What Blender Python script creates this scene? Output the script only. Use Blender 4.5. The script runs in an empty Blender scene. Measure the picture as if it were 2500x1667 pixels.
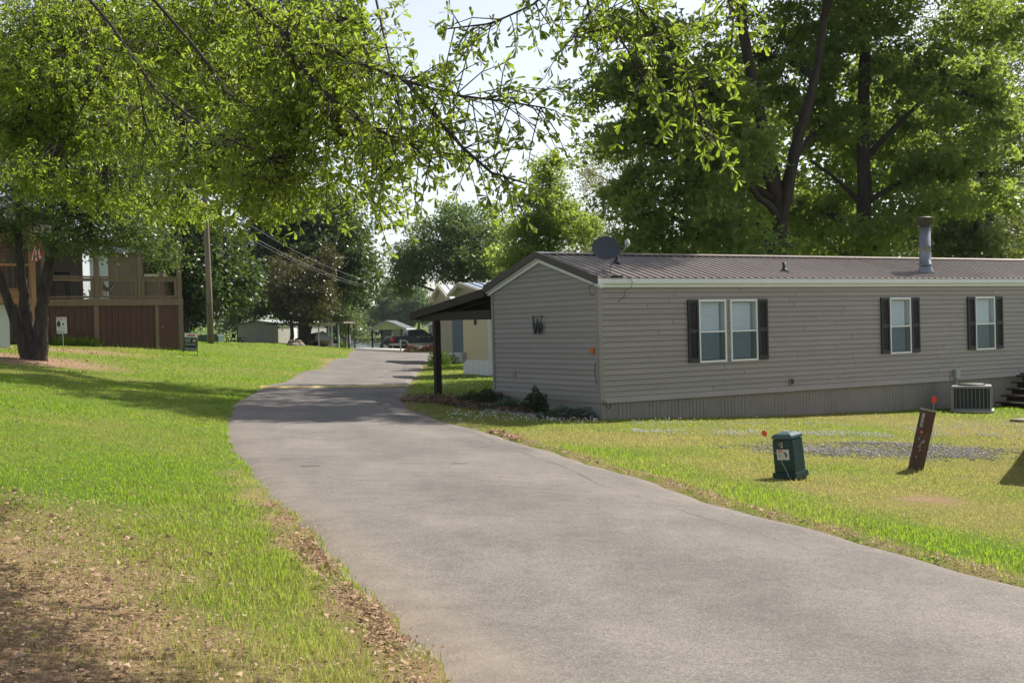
import bpy, bmesh, math, random
import numpy as np
from mathutils import Vector, Matrix

sc = bpy.context.scene
col = sc.collection
R = math.radians
random.seed(7)

# ---------------------------------------------------------------- camera, sky, sun, exposure
cam_d = bpy.data.cameras.new('camera')
cam_d.sensor_width = 36.0
cam_d.lens = 36.0 * 2838.0 / 2500.0
cam_d.clip_start = 0.05
cam_d.clip_end = 6000.0
cam = bpy.data.objects.new('camera', cam_d)
col.objects.link(cam)
EYE = Vector((0.0, 0.0, 1.7))
_ph, _th = math.atan(30.5 / 2838.0), R(1.4)
_fw = Vector((0, math.cos(_ph), -math.sin(_ph)))
_up = Vector((0, math.sin(_ph), math.cos(_ph)))
_rc = Vector((1, 0, 0)) * math.cos(_th) - _up * math.sin(_th)
_uc = Vector((1, 0, 0)) * math.sin(_th) + _up * math.cos(_th)
cam.matrix_world = Matrix(((_rc.x, _uc.x, -_fw.x, EYE.x), (_rc.y, _uc.y, -_fw.y, EYE.y), (_rc.z, _uc.z, -_fw.z, EYE.z), (0, 0, 0, 1)))
sc.camera = cam

SUNV = Vector((0.66, 0.60, 1.0)).normalized()
world = bpy.data.worlds.new('World')
sc.world = world
world.use_nodes = True
wn = world.node_tree
wn.nodes.clear()
sky = wn.nodes.new('ShaderNodeTexSky')
sky.sky_type = 'NISHITA'
sky.sun_disc = False
sky.sun_elevation = math.asin(SUNV.z)
sky.sun_rotation = math.atan2(SUNV.x, SUNV.y)
sky.altitude = 150
sky.air_density = 1.0
sky.dust_density = 1.6
sky.ozone_density = 1.0
bg = wn.nodes.new('ShaderNodeBackground')
bg.inputs['Strength'].default_value = 0.088
wo = wn.nodes.new('ShaderNodeOutputWorld')
hz = wn.nodes.new('ShaderNodeHueSaturation')          # thin even high haze: paler sky everywhere
hz.inputs['Saturation'].default_value = 0.5
hz.inputs['Value'].default_value = 1.2
wn.links.new(sky.outputs[0], hz.inputs['Color'])
wn.links.new(hz.outputs[0], bg.inputs[0])
wn.links.new(bg.outputs[0], wo.inputs[0])

sun_d = bpy.data.lights.new('sun', 'SUN')
sun_d.energy = 5.0
sun_d.angle = R(0.53)
sun_d.color = (1.0, 0.93, 0.82)
sun = bpy.data.objects.new('sun', sun_d)
col.objects.link(sun)
sun.location = (30, 27, 45)
sun.rotation_euler = SUNV.to_track_quat('Z', 'Y').to_euler()

sc.view_settings.view_transform = 'Standard'
sc.view_settings.look = 'None'
sc.view_settings.exposure = 0.75
sc.view_settings.gamma = 1.0
sc.view_settings.use_curve_mapping = False
sc.cycles.max_bounces = 9
sc.cycles.diffuse_bounces = 4
sc.cycles.glossy_bounces = 3
sc.cycles.transmission_bounces = 6
sc.cycles.transparent_max_bounces = 8

# ---------------------------------------------------------------- materials
def _n(nt, t, **kw):
    n = nt.nodes.new(t)
    for k, v in kw.items():
        setattr(n, k, v)
    return n

def rgba(c, k=1.0):
    return (min(1, max(0, c[0] * k)), min(1, max(0, c[1] * k)), min(1, max(0, c[2] * k)), 1)

MATS = {}
def pm(name, c, rough=0.6, var=0.12, scale=6.0, bump=0.0, bscale=60.0, metal=0.0, spec=0.4, stretch=(1, 1, 1), c2=None, grime=0.0, gscale=2.0, objrand=0.06, coat=0.0):
    """painted / natural surface: two noise octaves of colour, per-object tint, optional dirt blotches and fine relief"""
    m = bpy.data.materials.new(name)
    m.use_nodes = True
    nt = m.node_tree
    b = nt.nodes['Principled BSDF']
    tc = _n(nt, 'ShaderNodeTexCoord')
    mp = _n(nt, 'ShaderNodeMapping')
    mp.inputs['Scale'].default_value = stretch
    oi = _n(nt, 'ShaderNodeObjectInfo')
    ad = _n(nt, 'ShaderNodeVectorMath', operation='ADD')
    nt.links.new(tc.outputs['Object'], ad.inputs[0])
    mu = _n(nt, 'ShaderNodeVectorMath', operation='SCALE')
    cmb = _n(nt, 'ShaderNodeCombineXYZ')
    for i in range(3):
        nt.links.new(oi.outputs['Random'], cmb.inputs[i])
    nt.links.new(cmb.outputs[0], mu.inputs[0]); mu.inputs['Scale'].default_value = 37.0
    nt.links.new(mu.outputs[0], ad.inputs[1])
    nt.links.new(ad.outputs[0], mp.inputs[0])
    no = _n(nt, 'ShaderNodeTexNoise')
    no.inputs['Scale'].default_value = scale
    no.inputs['Detail'].default_value = 6
    no.inputs['Roughness'].default_value = 0.65
    nt.links.new(mp.outputs[0], no.inputs['Vector'])
    rp = _n(nt, 'ShaderNodeValToRGB')
    rp.color_ramp.elements[0].position = 0.3
    rp.color_ramp.elements[1].position = 0.7
    rp.color_ramp.elements[0].color = rgba(c, 1 - var)
    rp.color_ramp.elements[1].color = rgba(c2 if c2 else c, 1 + var)
    nt.links.new(no.outputs['Fac'], rp.inputs[0])
    last = rp.outputs[0]
    if grime > 0:
        n2 = _n(nt, 'ShaderNodeTexNoise')
        n2.inputs['Scale'].default_value = gscale
        n2.inputs['Detail'].default_value = 8
        n2.inputs['Roughness'].default_value = 0.7
        nt.links.new(mp.outputs[0], n2.inputs['Vector'])
        r2 = _n(nt, 'ShaderNodeValToRGB')
        r2.color_ramp.elements[0].position = 0.48
        r2.color_ramp.elements[1].position = 0.75
        r2.color_ramp.elements[0].color = (0, 0, 0, 1)
        r2.color_ramp.elements[1].color = (grime, grime, grime, 1)
        nt.links.new(n2.outputs['Fac'], r2.inputs[0])
        mx = _n(nt, 'ShaderNodeMix', data_type='RGBA')
        nt.links.new(r2.outputs[0], mx.inputs['Factor'])
        nt.links.new(last, mx.inputs['A'])
        mx.inputs['B'].default_value = (c[0] * .45 + .01, c[1] * .42 + .01, c[2] * .36 + .008, 1)
        last = mx.outputs['Result']
    if objrand > 0:
        hs = _n(nt, 'ShaderNodeHueSaturation')
        mr = _n(nt, 'ShaderNodeMapRange')
        mr.inputs['To Min'].default_value = 1 - objrand
        mr.inputs['To Max'].default_value = 1 + objrand
        nt.links.new(oi.outputs['Random'], mr.inputs['Value'])
        nt.links.new(mr.outputs[0], hs.inputs['Value'])
        nt.links.new(last, hs.inputs['Color'])
        last = hs.outputs[0]
    nt.links.new(last, b.inputs['Base Color'])
    b.inputs['Roughness'].default_value = rough
    b.inputs['Metallic'].default_value = metal
    b.inputs['Specular IOR Level'].default_value = spec
    if coat:
        b.inputs['Coat Weight'].default_value = coat
        b.inputs['Coat Roughness'].default_value = .08
    if bump > 0:
        n3 = _n(nt, 'ShaderNodeTexNoise')
        n3.inputs['Scale'].default_value = bscale
        n3.inputs['Detail'].default_value = 5
        nt.links.new(mp.outputs[0], n3.inputs['Vector'])
        bp = _n(nt, 'ShaderNodeBump')
        bp.inputs['Strength'].default_value = bump
        bp.inputs['Distance'].default_value = 0.02
        nt.links.new(n3.outputs['Fac'], bp.inputs['Height'])
        nt.links.new(bp.outputs[0], b.inputs['Normal'])
    MATS[name] = m
    return m

def leafmat(name, c1, c2, tc_, trans=0.45, rough=0.45, spec=0.4):
    m = bpy.data.materials.new(name)
    m.use_nodes = True
    nt = m.node_tree
    b = nt.nodes['Principled BSDF']
    at = _n(nt, 'ShaderNodeAttribute', attribute_name='rnd')
    rp = _n(nt, 'ShaderNodeValToRGB')
    rp.color_ramp.elements[0].color = rgba(c1)
    rp.color_ramp.elements[1].color = rgba(c2)
    nt.links.new(at.outputs['Fac'], rp.inputs[0])
    nt.links.new(rp.outputs[0], b.inputs['Base Color'])
    b.inputs['Roughness'].default_value = rough
    b.inputs['Specular IOR Level'].default_value = spec
    tr = _n(nt, 'ShaderNodeBsdfTranslucent')
    hs = _n(nt, 'ShaderNodeMix', data_type='RGBA', blend_type='MIX')
    hs.inputs['Factor'].default_value = .75
    nt.links.new(rp.outputs[0], hs.inputs['A'])
    hs.inputs['B'].default_value = rgba(tc_)
    nt.links.new(hs.outputs['Result'], tr.inputs['Color'])
    mx = _n(nt, 'ShaderNodeMixShader')
    mx.inputs[0].default_value = trans
    nt.links.new(b.outputs[0], mx.inputs[1])
    nt.links.new(tr.outputs[0], mx.inputs[2])
    nt.links.new(mx.outputs[0], nt.nodes['Material Output'].inputs['Surface'])
    MATS[name] = m
    return m

def glassmat(name, tint=(.9, .95, 1), mixf=.35, rough=.02):
    m = bpy.data.materials.new(name)
    m.use_nodes = True
    nt = m.node_tree
    nt.nodes.clear()
    o = _n(nt, 'ShaderNodeOutputMaterial')
    t = _n(nt, 'ShaderNodeBsdfTransparent'); t.inputs[0].default_value = (*tint, 1)
    g = _n(nt, 'ShaderNodeBsdfGlossy'); g.inputs['Roughness'].default_value = rough
    g.inputs[0].default_value = (.9, .95, 1, 1)
    fr = _n(nt, 'ShaderNodeLayerWeight'); fr.inputs[0].default_value = .5
    pw = _n(nt, 'ShaderNodeMath', operation='POWER'); pw.inputs[1].default_value = 4.0
    nt.links.new(fr.outputs['Facing'], pw.inputs[0])
    a = _n(nt, 'ShaderNodeMath', operation='MULTIPLY_ADD'); a.inputs[1].default_value = .8; a.inputs[2].default_value = mixf
    nt.links.new(pw.outputs[0], a.inputs[0])
    mx = _n(nt, 'ShaderNodeMixShader')
    nt.links.new(a.outputs[0], mx.inputs[0]); nt.links.new(t.outputs[0], mx.inputs[1]); nt.links.new(g.outputs[0], mx.inputs[2])
    nt.links.new(mx.outputs[0], o.inputs[0])
    MATS[name] = m
    return m

# siding, trim and roofs
SID = pm('siding_taupe', (.285, .256, .236), .5, .05, 1.5, grime=.24, gscale=.9, objrand=.05)
SKI = pm('skirt_taupe', (.25, .225, .205), .6, .06, 2, grime=.35, gscale=1.6, objrand=.04)
WHT = pm('white_trim', (.70, .72, .74), .45, .04, 3, grime=.12, gscale=2.2)
ROOF = pm('roof_brown_metal', (.235, .20, .185), .36, .1, 2.5, metal=.3, grime=.25, gscale=.9, objrand=.05)
RAKE = pm('rake_brown', (.06, .048, .042), .45, .08, 4)
BLK = pm('black_vinyl', (.022, .024, .03), .5, .1, 5, objrand=.1)
BLIND = pm('blind_white', (.72, .76, .78), .6, .03, 3)
ROOM = pm('room_dark', (.10, .11, .12), .8, .1, 3)
GLASS = glassmat('window_glass', (.84, .91, .95), .06)
SCREEN = glassmat('insect_screen', (.50, .54, .58), .02, .4)
GALV = pm('galvanised', (.20, .22, .25), .4, .12, 6, metal=.5, grime=.2)
BRNW = pm('brown_stain_wood', (.032, .022, .017), .65, .25, 6, stretch=(1, 1, .15), bump=.15, bscale=30)
CEDAR = pm('cedar_wood', (.36, .2, .105), .65, .2, 5, stretch=(1, 1, .12), bump=.1)
DECKW = pm('deck_taupe_wood', (.20, .145, .105), .7, .15, 5, grime=.3, stretch=(1, 1, .2), bump=.1)
GREYW = pm('weathered_wood', (.21, .175, .145), .85, .3, 7, stretch=(1, 1, .06), bump=.35, bscale=35, grime=.3)
RIBR = pm('ribbed_maroon', (.105, .045, .038), .5, .1, 3, grime=.25, objrand=.08)
GALV2 = pm('grey_metal_paint', (.35, .36, .37), .5, .06, 4, grime=.1)
ACM = pm('ac_fin_dark', (.03, .032, .036), .6, .2, 20)
PEDG = pm('pedestal_green', (.011, .038, .039), .42, .12, 4, grime=.15, spec=.5, bump=.04, bscale=90)
RUST = pm('rusty_tube', (.09, .046, .035), .75, .35, 7, bump=.3, bscale=40, grime=.5, gscale=5)
LICH = pm('lichen', (.30, .30, .26), .9, .2, 30)
STICK = pm('sticker_white', (.62, .58, .52), .6, .06, 20)
REDP = pm('reflector_red', (.75, .05, .02), .3, .1, 30)
ORNG = pm('sticker_orange', (.65, .13, .02), .5, .1, 10)
YELL = pm('yellow_paint', (.46, .35, .12), .8, .3, 4, grime=.55, gscale=3, bump=.2)
SIGNG = pm('sign_green', (.012, .03, .028), .5, .1, 8)
SIGNW = pm('sign_white', (.72, .72, .72), .5, .04, 8)
PRNR = pm('print_red', (.5, .04, .035), .5, .08, 8)
PRNB = pm('print_navy', (.03, .06, .2), .5, .08, 8)
PRNK = pm('print_charcoal', (.035, .045, .06), .5, .1, 8)
FLAGR = pm('flag_red', (.45, .02, .03), .8, .1, 9)
FLAGW = pm('flag_white', (.7, .66, .62), .8, .08, 9)
ROPE = pm('hammock_cotton', (.42, .36, .31), .9, .2, 30)
YELH = pm('siding_yellow', (.60, .52, .34), .55, .05, 2, grime=.12)
SLATE = pm('siding_slate', (.20, .23, .30), .55, .05, 2, grime=.1)
TANH = pm('siding_tan', (.40, .36, .29), .55, .06, 2, grime=.15)
WHH = pm('siding_white', (.62, .66, .68), .55, .05, 2, grime=.1)
LROOF = pm('light_metal_roof', (.52, .54, .55), .35, .06, 3, metal=.3, grime=.15)
BROOF = pm('blue_metal_roof', (.28, .33, .40), .35, .06, 3, metal=.3)
DROOF = pm('dark_shingle_roof', (.07, .065, .065), .8, .2, 12, bump=.2)
CREAM = pm('cream_siding', (.58, .55, .42), .6, .05, 3)
SHEDM = pm('shed_grey', (.33, .31, .28), .6, .07, 3, grime=.25)
TRFG = pm('transformer_green', (.07, .125, .105), .5, .08, 4, grime=.2)
TARP = pm('tarp_charcoal', (.075, .08, .095), .6, .25, 5, bump=.3, bscale=8)
TARPW = pm('tarp_white', (.55, .57, .6), .6, .1, 5, bump=.3, bscale=8)
HULL = pm('hull_tan', (.45, .36, .22), .35, .08, 4)
NAVY = pm('car_navy', (.016, .024, .045), .25, .05, 3, coat=.6, spec=.6)
SILV = pm('car_silver', (.42, .41, .40), .35, .06, 5, metal=.4, coat=.3)
CARD = pm('car_maroon', (.06, .012, .016), .25, .08, 3, coat=.6)
TYRE = pm('tyre_rubber', (.018, .018, .019), .8, .2, 20)
RIM = pm('wheel_rim', (.5, .5, .5), .3, .08, 10, metal=.8)
CARG = pm('car_glass', (.02, .028, .032), .06, .2, 2, spec=.8)
TAILR = pm('tail_light', (.4, .012, .015), .15, .1, 9, coat=.5)
CONC = pm('concrete', (.48, .46, .43), .85, .12, 6, grime=.3, bump=.2)
STONE = pm('stone_grey', (.25, .235, .22), .9, .25, 6, bump=.4, grime=.3)
MULCH = pm('mulch_bed', (.12, .075, .05), .95, .4, 25, bump=.7, bscale=45)
BARK = pm('bark_oak', (.055, .045, .038), .95, .6, 9, stretch=(1, 1, .3), bump=1.0, bscale=14, grime=.3, gscale=4)
BARKD = pm('bark_dark', (.042, .034, .029), .95, .4, 5, stretch=(1, 1, .25), bump=.7, bscale=10)
BARKP = pm('bark_pale', (.2, .17, .14), .95, .3, 5, stretch=(1, 1, .25), bump=.5, bscale=12)
POLEM = pm('utility_pole_wood', (.19, .155, .125), .9, .35, 6, stretch=(1, 1, .05), bump=.5, bscale=30)
WIREM = pm('wire_black', (.02, .02, .02), .6, .05, 5)
WIREG = pm('wire_grey', (.25, .25, .26), .5, .05, 5)

# ---------------------------------------------------------------- geometry helpers
class MB:
    def __init__(s, off=(0, 0, 0)):
        s.v = []; s.f = []; s.o = off
    def add(s, vs, fs):
        k = len(s.v)
        s.v += [(a + s.o[0], b + s.o[1], c + s.o[2]) for a, b, c in vs]
        s.f += [tuple(k + i for i in f) for f in fs]
        return s
    def hexa(s, p):
        return s.add(p, [(0, 3, 2, 1), (4, 5, 6, 7), (0, 1, 5, 4), (1, 2, 6, 5), (2, 3, 7, 6), (3, 0, 4, 7)])
    def box(s, x0, x1, y0, y1, z0, z1):
        return s.hexa([(x0, y0, z0), (x1, y0, z0), (x1, y1, z0), (x0, y1, z0), (x0, y0, z1), (x1, y0, z1), (x1, y1, z1), (x0, y1, z1)])
    def bar(s, a, b, w, h=None, up=(0, 0, 1)):
        h = h or w
        a = Vector(a); b = Vector(b); d = (b - a).normalized()
        up = Vector(up)
        if abs(d.dot(up)) > .97: up = Vector((0, 1, 0))
        x = d.cross(up).normalized(); z = x.cross(d).normalized()
        p = []
        for q in (a, b):
            for sx, sz in ((-1, -1), (1, -1), (1, 1), (-1, 1)):
                p.append(tuple(q + x * sx * w / 2 + z * sz * h / 2))
        return s.add(p, [(0, 1, 2, 3), (7, 6, 5, 4), (0, 4, 5, 1), (1, 5, 6, 2), (2, 6, 7, 3), (3, 7, 4, 0)])
    def tube(s, pts, r, n=8, caps=True):
        pts = [Vector(p) for p in pts]
        if not hasattr(r, '__len__'): r = [r] * len(pts)
        vs = []; fs = []
        ref = None
        for i, p in enumerate(pts):
            d = (pts[min(i + 1, len(pts) - 1)] - pts[max(i - 1, 0)])
            d = d.normalized() if d.length > 1e-9 else Vector((0, 0, 1))
            if ref is None:
                ref = Vector((1, 0, 0)) if abs(d.x) < .9 else Vector((0, 1, 0))
            x = (ref - d * ref.dot(d))
            x = x.normalized() if x.length > 1e-6 else d.orthogonal().normalized()
            ref = x
            y = d.cross(x)
            for k in range(n):
                a = 2 * math.pi * k / n
                vs.append(tuple(p + (x * math.cos(a) + y * math.sin(a)) * r[i]))
        for i in range(len(pts) - 1):
            for k in range(n):
                a, b = i * n + k, i * n + (k + 1) % n
                fs.append((a, b, b + n, a + n))
        if caps:
            fs.append(tuple(range(n - 1, -1, -1)))
            fs.append(tuple(range((len(pts) - 1) * n, len(pts) * n)))
        return s.add(vs, fs)
    def lathe(s, prof, n=16, c=(0, 0, 0)):
        vs = []; fs = []
        for r_, z in prof:
            for k in range(n):
                a = 2 * math.pi * k / n
                vs.append((c[0] + r_ * math.cos(a), c[1] + r_ * math.sin(a), c[2] + z))
        for i in range(len(prof) - 1):
            for k in range(n):
                a, b = i * n + k, i * n + (k + 1) % n
                fs.append((a, b, b + n, a + n))
        if prof[0][0] > 1e-5: fs.append(tuple(range(n - 1, -1, -1)))
        if prof[-1][0] > 1e-5: fs.append(tuple(range((len(prof) - 1) * n, len(prof) * n)))
        return s.add(vs, fs)
    def prism(s, poly, a, b, axis='y'):
        """poly: 2-D points; extruded from a to b along axis (x: poly=(y,z); y: (x,z); z: (x,y))"""
        def p3(p, t):
            return {'x': (t, p[0], p[1]), 'y': (p[0], t, p[1]), 'z': (p[0], p[1], t)}[axis]
        n = len(poly)
        vs = [p3(p, a) for p in poly] + [p3(p, b) for p in poly]
        fs = [tuple(range(n)), tuple(range(2 * n - 1, n - 1, -1))]
        fs += [(i, i + n, (i + 1) % n + n, (i + 1) % n) for i in range(n)]
        return s.add(vs, fs)
    def mesh(s, name, mat, smooth=False, bevel=0.0, seg=2):
        me = bpy.data.meshes.new(name)
        me.from_pydata(s.v, [], s.f)
        bm = bmesh.new(); bm.from_mesh(me)
        bmesh.ops.recalc_face_normals(bm, faces=bm.faces)
        if bevel > 0:
            bmesh.ops.bevel(bm, geom=bm.edges[:], offset=bevel, segments=seg, affect='EDGES', clamp_overlap=True)
        bm.to_mesh(me); bm.free()
        if smooth:
            me.polygons.foreach_set('use_smooth', [True] * len(me.polygons))
        if mat: me.materials.append(mat)
        return me
    def build(s, name, mat, parent=None, smooth=False, bevel=0.0, seg=2):
        return inst(s.mesh(name, mat, smooth, bevel, seg), name, parent)

def inst(me, name, parent=None, loc=(0, 0, 0), rot=(0, 0, 0)):
    o = bpy.data.objects.new(name, me)
    col.objects.link(o)
    if parent: o.parent = parent
    o.location = loc; o.rotation_euler = rot
    return o

def tag(o, label, cat, group=None):
    o['label'] = label; o['category'] = cat
    if group: o['group'] = group
    return o

def thing(name, label, cat, loc=(0, 0, 0), rz=0.0, group=None, rot=None):
    o = bpy.data.objects.new(name, None)
    o.empty_display_size = .2
    col.objects.link(o)
    o.location = loc
    o.rotation_euler = rot if rot else (0, 0, rz)
    return tag(o, label, cat, group)

def structure(o): o['kind'] = 'structure'; return o
def stuff(o): o['kind'] = 'stuff'; return o

def np_mesh(name, V, F, mat, attrs=None, smooth=False):
    """V (n,3), F (m,k) of one polygon size; fast"""
    me = bpy.data.meshes.new(name)
    V = np.ascontiguousarray(V, np.float32); F = np.ascontiguousarray(F, np.int32)
    m, k = F.shape
    me.vertices.add(len(V)); me.vertices.foreach_set('co', V.ravel())
    me.loops.add(m * k); me.loops.foreach_set('vertex_index', F.ravel())
    me.polygons.add(m); me.polygons.foreach_set('loop_start', np.arange(0, m * k, k, dtype=np.int32))
    if smooth: me.polygons.foreach_set('use_smooth', np.ones(m, bool))
    for an, av in (attrs or {}).items():
        a = me.attributes.new(an, 'FLOAT', 'POINT')
        a.data.foreach_set('value', np.ascontiguousarray(av, np.float32))
    me.update(calc_edges=True)
    me.materials.append(mat)
    return me

def text_part(body, size, mat, parent, loc, rot, name='lettering', ext=.002, align='CENTER', sx=1.0):
    cu = bpy.data.curves.new('txt', 'FONT')
    cu.body = body; cu.size = size; cu.align_x = align; cu.align_y = 'CENTER'; cu.extrude = ext
    t = bpy.data.objects.new('txt', cu)
    me = bpy.data.meshes.new_from_object(t)
    bpy.data.objects.remove(t)
    me.name = name
    me.materials.clear(); me.materials.append(mat)
    o = inst(me, name, parent, loc, rot)
    o.scale = (sx, 1, 1)
    return o

# ---------------------------------------------------------------- terrain: surveyed spot heights, thin-plate surface
SPOT = np.array([
(0.5,0,.02),(0.7,5,-.02),(0.3,9,-.06),(-.5,14,-.1),(-2.5,20,-.1),(-4,25,-.08),(-5.2,32,-.04),(-5.8,38,0),(-6.3,48,0),(-7,60,0),(-8,75,0),(-8.5,90,0),(-9,105,-.05),(0,100,-.05),(10,100,-.1),
(1.9,25,-.3),(-.6,29,-.16),(-2.1,31.7,-.07),(7.4,28.3,-.55),(11.3,30.6,-.66),(14,33,-.72),(18,35,-.75),
(4,8.5,-.25),(8,12,-.5),(6,18,-.5),(9,22,-.62),(12,18,-.7),(3,18,-.33),(7,2,-.35),(14,6,-.6),(24,20,-.85),(30,40,-.8),(25,60,-.5),(10,55,-.3),(0,50,-.05),(-1,65,-.05),(30,90,-.4),(15,75,-.3),
(-1.3,7,.0),(-2.4,12,.0),(-4.2,17,.0),(-6,23,0),(-7.7,32,0),(-8.3,42,.0),(-9.0,54,.0),(-10.7,74,.0),(-12.3,93,.0),
(-2.2,4.5,.3),(-4.5,10,.42),(-8.2,20,.52),(-10,30,.42),(-14,30,.9),(-6.5,20,.3),(-15.5,38,1.07),(-16.5,43,1.22),(-15.1,53,1.06),(-13.5,50,.9),(-16,62,1.33),(-16,85,.95),(-15,100,.45),(-22,115,.8),(-12,60,.5),(-13,78,.45),
(-20,49,1.5),(-25,40,1.9),(-30,60,1.9),(-40,90,1.2),(-10,8,1.3),(-8,0,.9),(-20,20,1.8),(-3,-5,.3),(5,-8,-.1),(-30,5,2.2),(40,0,-1),
(0,115,-.3),(-10,118,-.4),(-30,135,-.5),(20,125,-.5),(50,110,-.7),(60,60,-.8),(50,30,-1)], float)
def _ker(r): return np.where(r > 0, r * r * np.log(np.maximum(r, 1e-9)), 0)
_k = len(SPOT)
_A = np.zeros((_k + 3, _k + 3))
_A[:_k, :_k] = _ker(np.linalg.norm(SPOT[:, None, :2] - SPOT[None, :, :2], axis=2)) + np.eye(_k)
_A[:_k, _k] = 1; _A[:_k, _k + 1:] = SPOT[:, :2]; _A[_k:, :_k] = _A[:_k, _k:].T
_W = np.linalg.solve(_A, np.r_[SPOT[:, 2], 0, 0, 0])
def sstep(a, b, x):
    t = np.clip((x - a) / (b - a), 0, 1)
    return t * t * (3 - 2 * t)
LAKE_Z = -0.72
def gz(x, y):
    x = np.atleast_1d(np.asarray(x, float)); y = np.atleast_1d(np.asarray(y, float))
    xc = np.clip(x, -45, 45); yc = np.clip(y, -8, 118)
    out = np.empty(len(x))
    for i in range(0, len(x), 20000):
        sl = slice(i, i + 20000)
        r = np.hypot(xc[sl, None] - SPOT[None, :, 0], yc[sl, None] - SPOT[None, :, 1])
        out[sl] = _ker(r) @ _W[:_k] + _W[_k] + _W[_k + 1] * xc[sl] + _W[_k + 2] * yc[sl]
    lake = sstep(114, 127, y) * sstep(2, -8, x)
    out = out * (1 - lake) - 1.6 * lake
    far = sstep(281, 290, y)
    out = out * (1 - far) + far * (-.1 + np.clip((y - 285) * .02, 0, 8))
    return out
def g1(x, y): return float(gz(x, y)[0])

_LY = [-12, -4, 0, 5.5, 7.2, 9.1, 11.4, 14.5, 17.6, 20.2, 25, 30.5, 35.8, 41.5, 54, 74, 93, 104]
_LX = [5.0, 2.6, 1.2, -.36, -.87, -1.53, -2.33, -3.33, -4.3, -5.04, -6.15, -7.2, -7.85, -8.25, -9.05, -10.7, -12.3, -14.5]
_RY = [-12, -4, 0, 6, 8.4, 10, 11.9, 14.3, 17.6, 21, 25, 27.8, 30.3, 32.8, 41.5, 51.5, 66, 72, 77, 80, 84, 93, 93.3, 104]
_RX = [12, 9, 7.0, 4.6, 3.66, 3.05, 2.3, 1.69, .78, -.25, -1.69, -2.5, -2.9, -3.03, -3.62, -4.1, -4.9, -4.5, -2.2, 4, 14, 22, -9.4, -9.6]
def XL(y): return np.interp(y, _LY, _LX) + .022 * np.sin(np.asarray(y) * 1.3) + .02 * np.sin(np.asarray(y) * 5.3 + 1)
def XR(y): return np.interp(y, _RY, _RX) + .04 * np.sin(np.asarray(y) * 1.7 + 2) + .03 * np.sin(np.asarray(y) * 4.9)

def vnoise(x, y, s, seed=0):
    """cheap smooth value noise for scatter masks"""
    x = np.asarray(x) / s; y = np.asarray(y) / s
    xi = np.floor(x).astype(int); yi = np.floor(y).astype(int)
    fx = x - xi; fy = y - yi
    fx = fx * fx * (3 - 2 * fx); fy = fy * fy * (3 - 2 * fy)
    def h(a, b):
        n = (a * 374761393 + b * 668265263 + seed * 974711) & 0x7fffffff
        n = ((n ^ (n >> 13)) * 1274126177) & 0x7fffffff
        return (n & 0xffff) / 65535.0
    return (h(xi, yi) * (1 - fx) + h(xi + 1, yi) * fx) * (1 - fy) + (h(xi, yi + 1) * (1 - fx) + h(xi + 1, yi + 1) * fx) * fy

def dirt_w(x, y):
    """bare soil and leaf litter: under the near oak, round the three-trunk tree, along the road edge"""
    x = np.asarray(x, float); y = np.asarray(y, float)
    dl = XL(y) - x
    n = vnoise(x, y, .9, 3) * .6 + vnoise(x, y, .3, 4) * .4
    a = sstep(.55, 1.9, dl + (n - .5) * 2.0) * sstep(11.0, 6.6, y + (n - .5) * 3.5) * .92
    b = sstep(3.2, 1.2, np.hypot((x + 15.9) * .7, y - 37.6) + (n - .5) * 1.6)
    c = sstep(.30, .08, np.abs(dl - .13) + (n - .5) * .34) * sstep(17, 10, y) * .9
    d = sstep(2.2, .8, np.hypot((x + 17.2) * .6, (y - 45) * .9) + (n - .5) * 1.5) * .8
    e = sstep(.24, .06, np.abs(x - XR(y) - .06) + (n - .5) * .2) * .6
    f = sstep(.42, .2, np.hypot((x - 4.75) * .8, (y - 13.2)*1.1) + (n - .5) * .35) * .9
    g = sstep(.5, .2, np.abs((x + 9.9) * .45 + (y - 66) * .06) + (n - .5) * .6) * sstep(50, 58, y) * sstep(73, 64, y) * .6
    return np.clip(np.maximum.reduce([a, b, c, d, e, f, g]), 0, 1)

def dry_w(x, y):
    x = np.asarray(x, float); y = np.asarray(y, float)
    n = vnoise(x, y, 2.3, 8) * .6 + vnoise(x, y, .6, 9) * .4
    right = (x > XR(y)).astype(float)
    w_r = .58 + (n - .5) * .9 - .5 * sstep(1.1, .3, np.abs(x - XR(y) - .75)) * sstep(8, 9.5, y) * sstep(20, 15, y)
    w_r = w_r - .38 * sstep(27, 31, y)
    w_l = .18 + (n - .5) * .8 + .40 * sstep(10.5, 6.5, y)
    return np.clip(np.where(right > 0, w_r, w_l), 0, 1)

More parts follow.
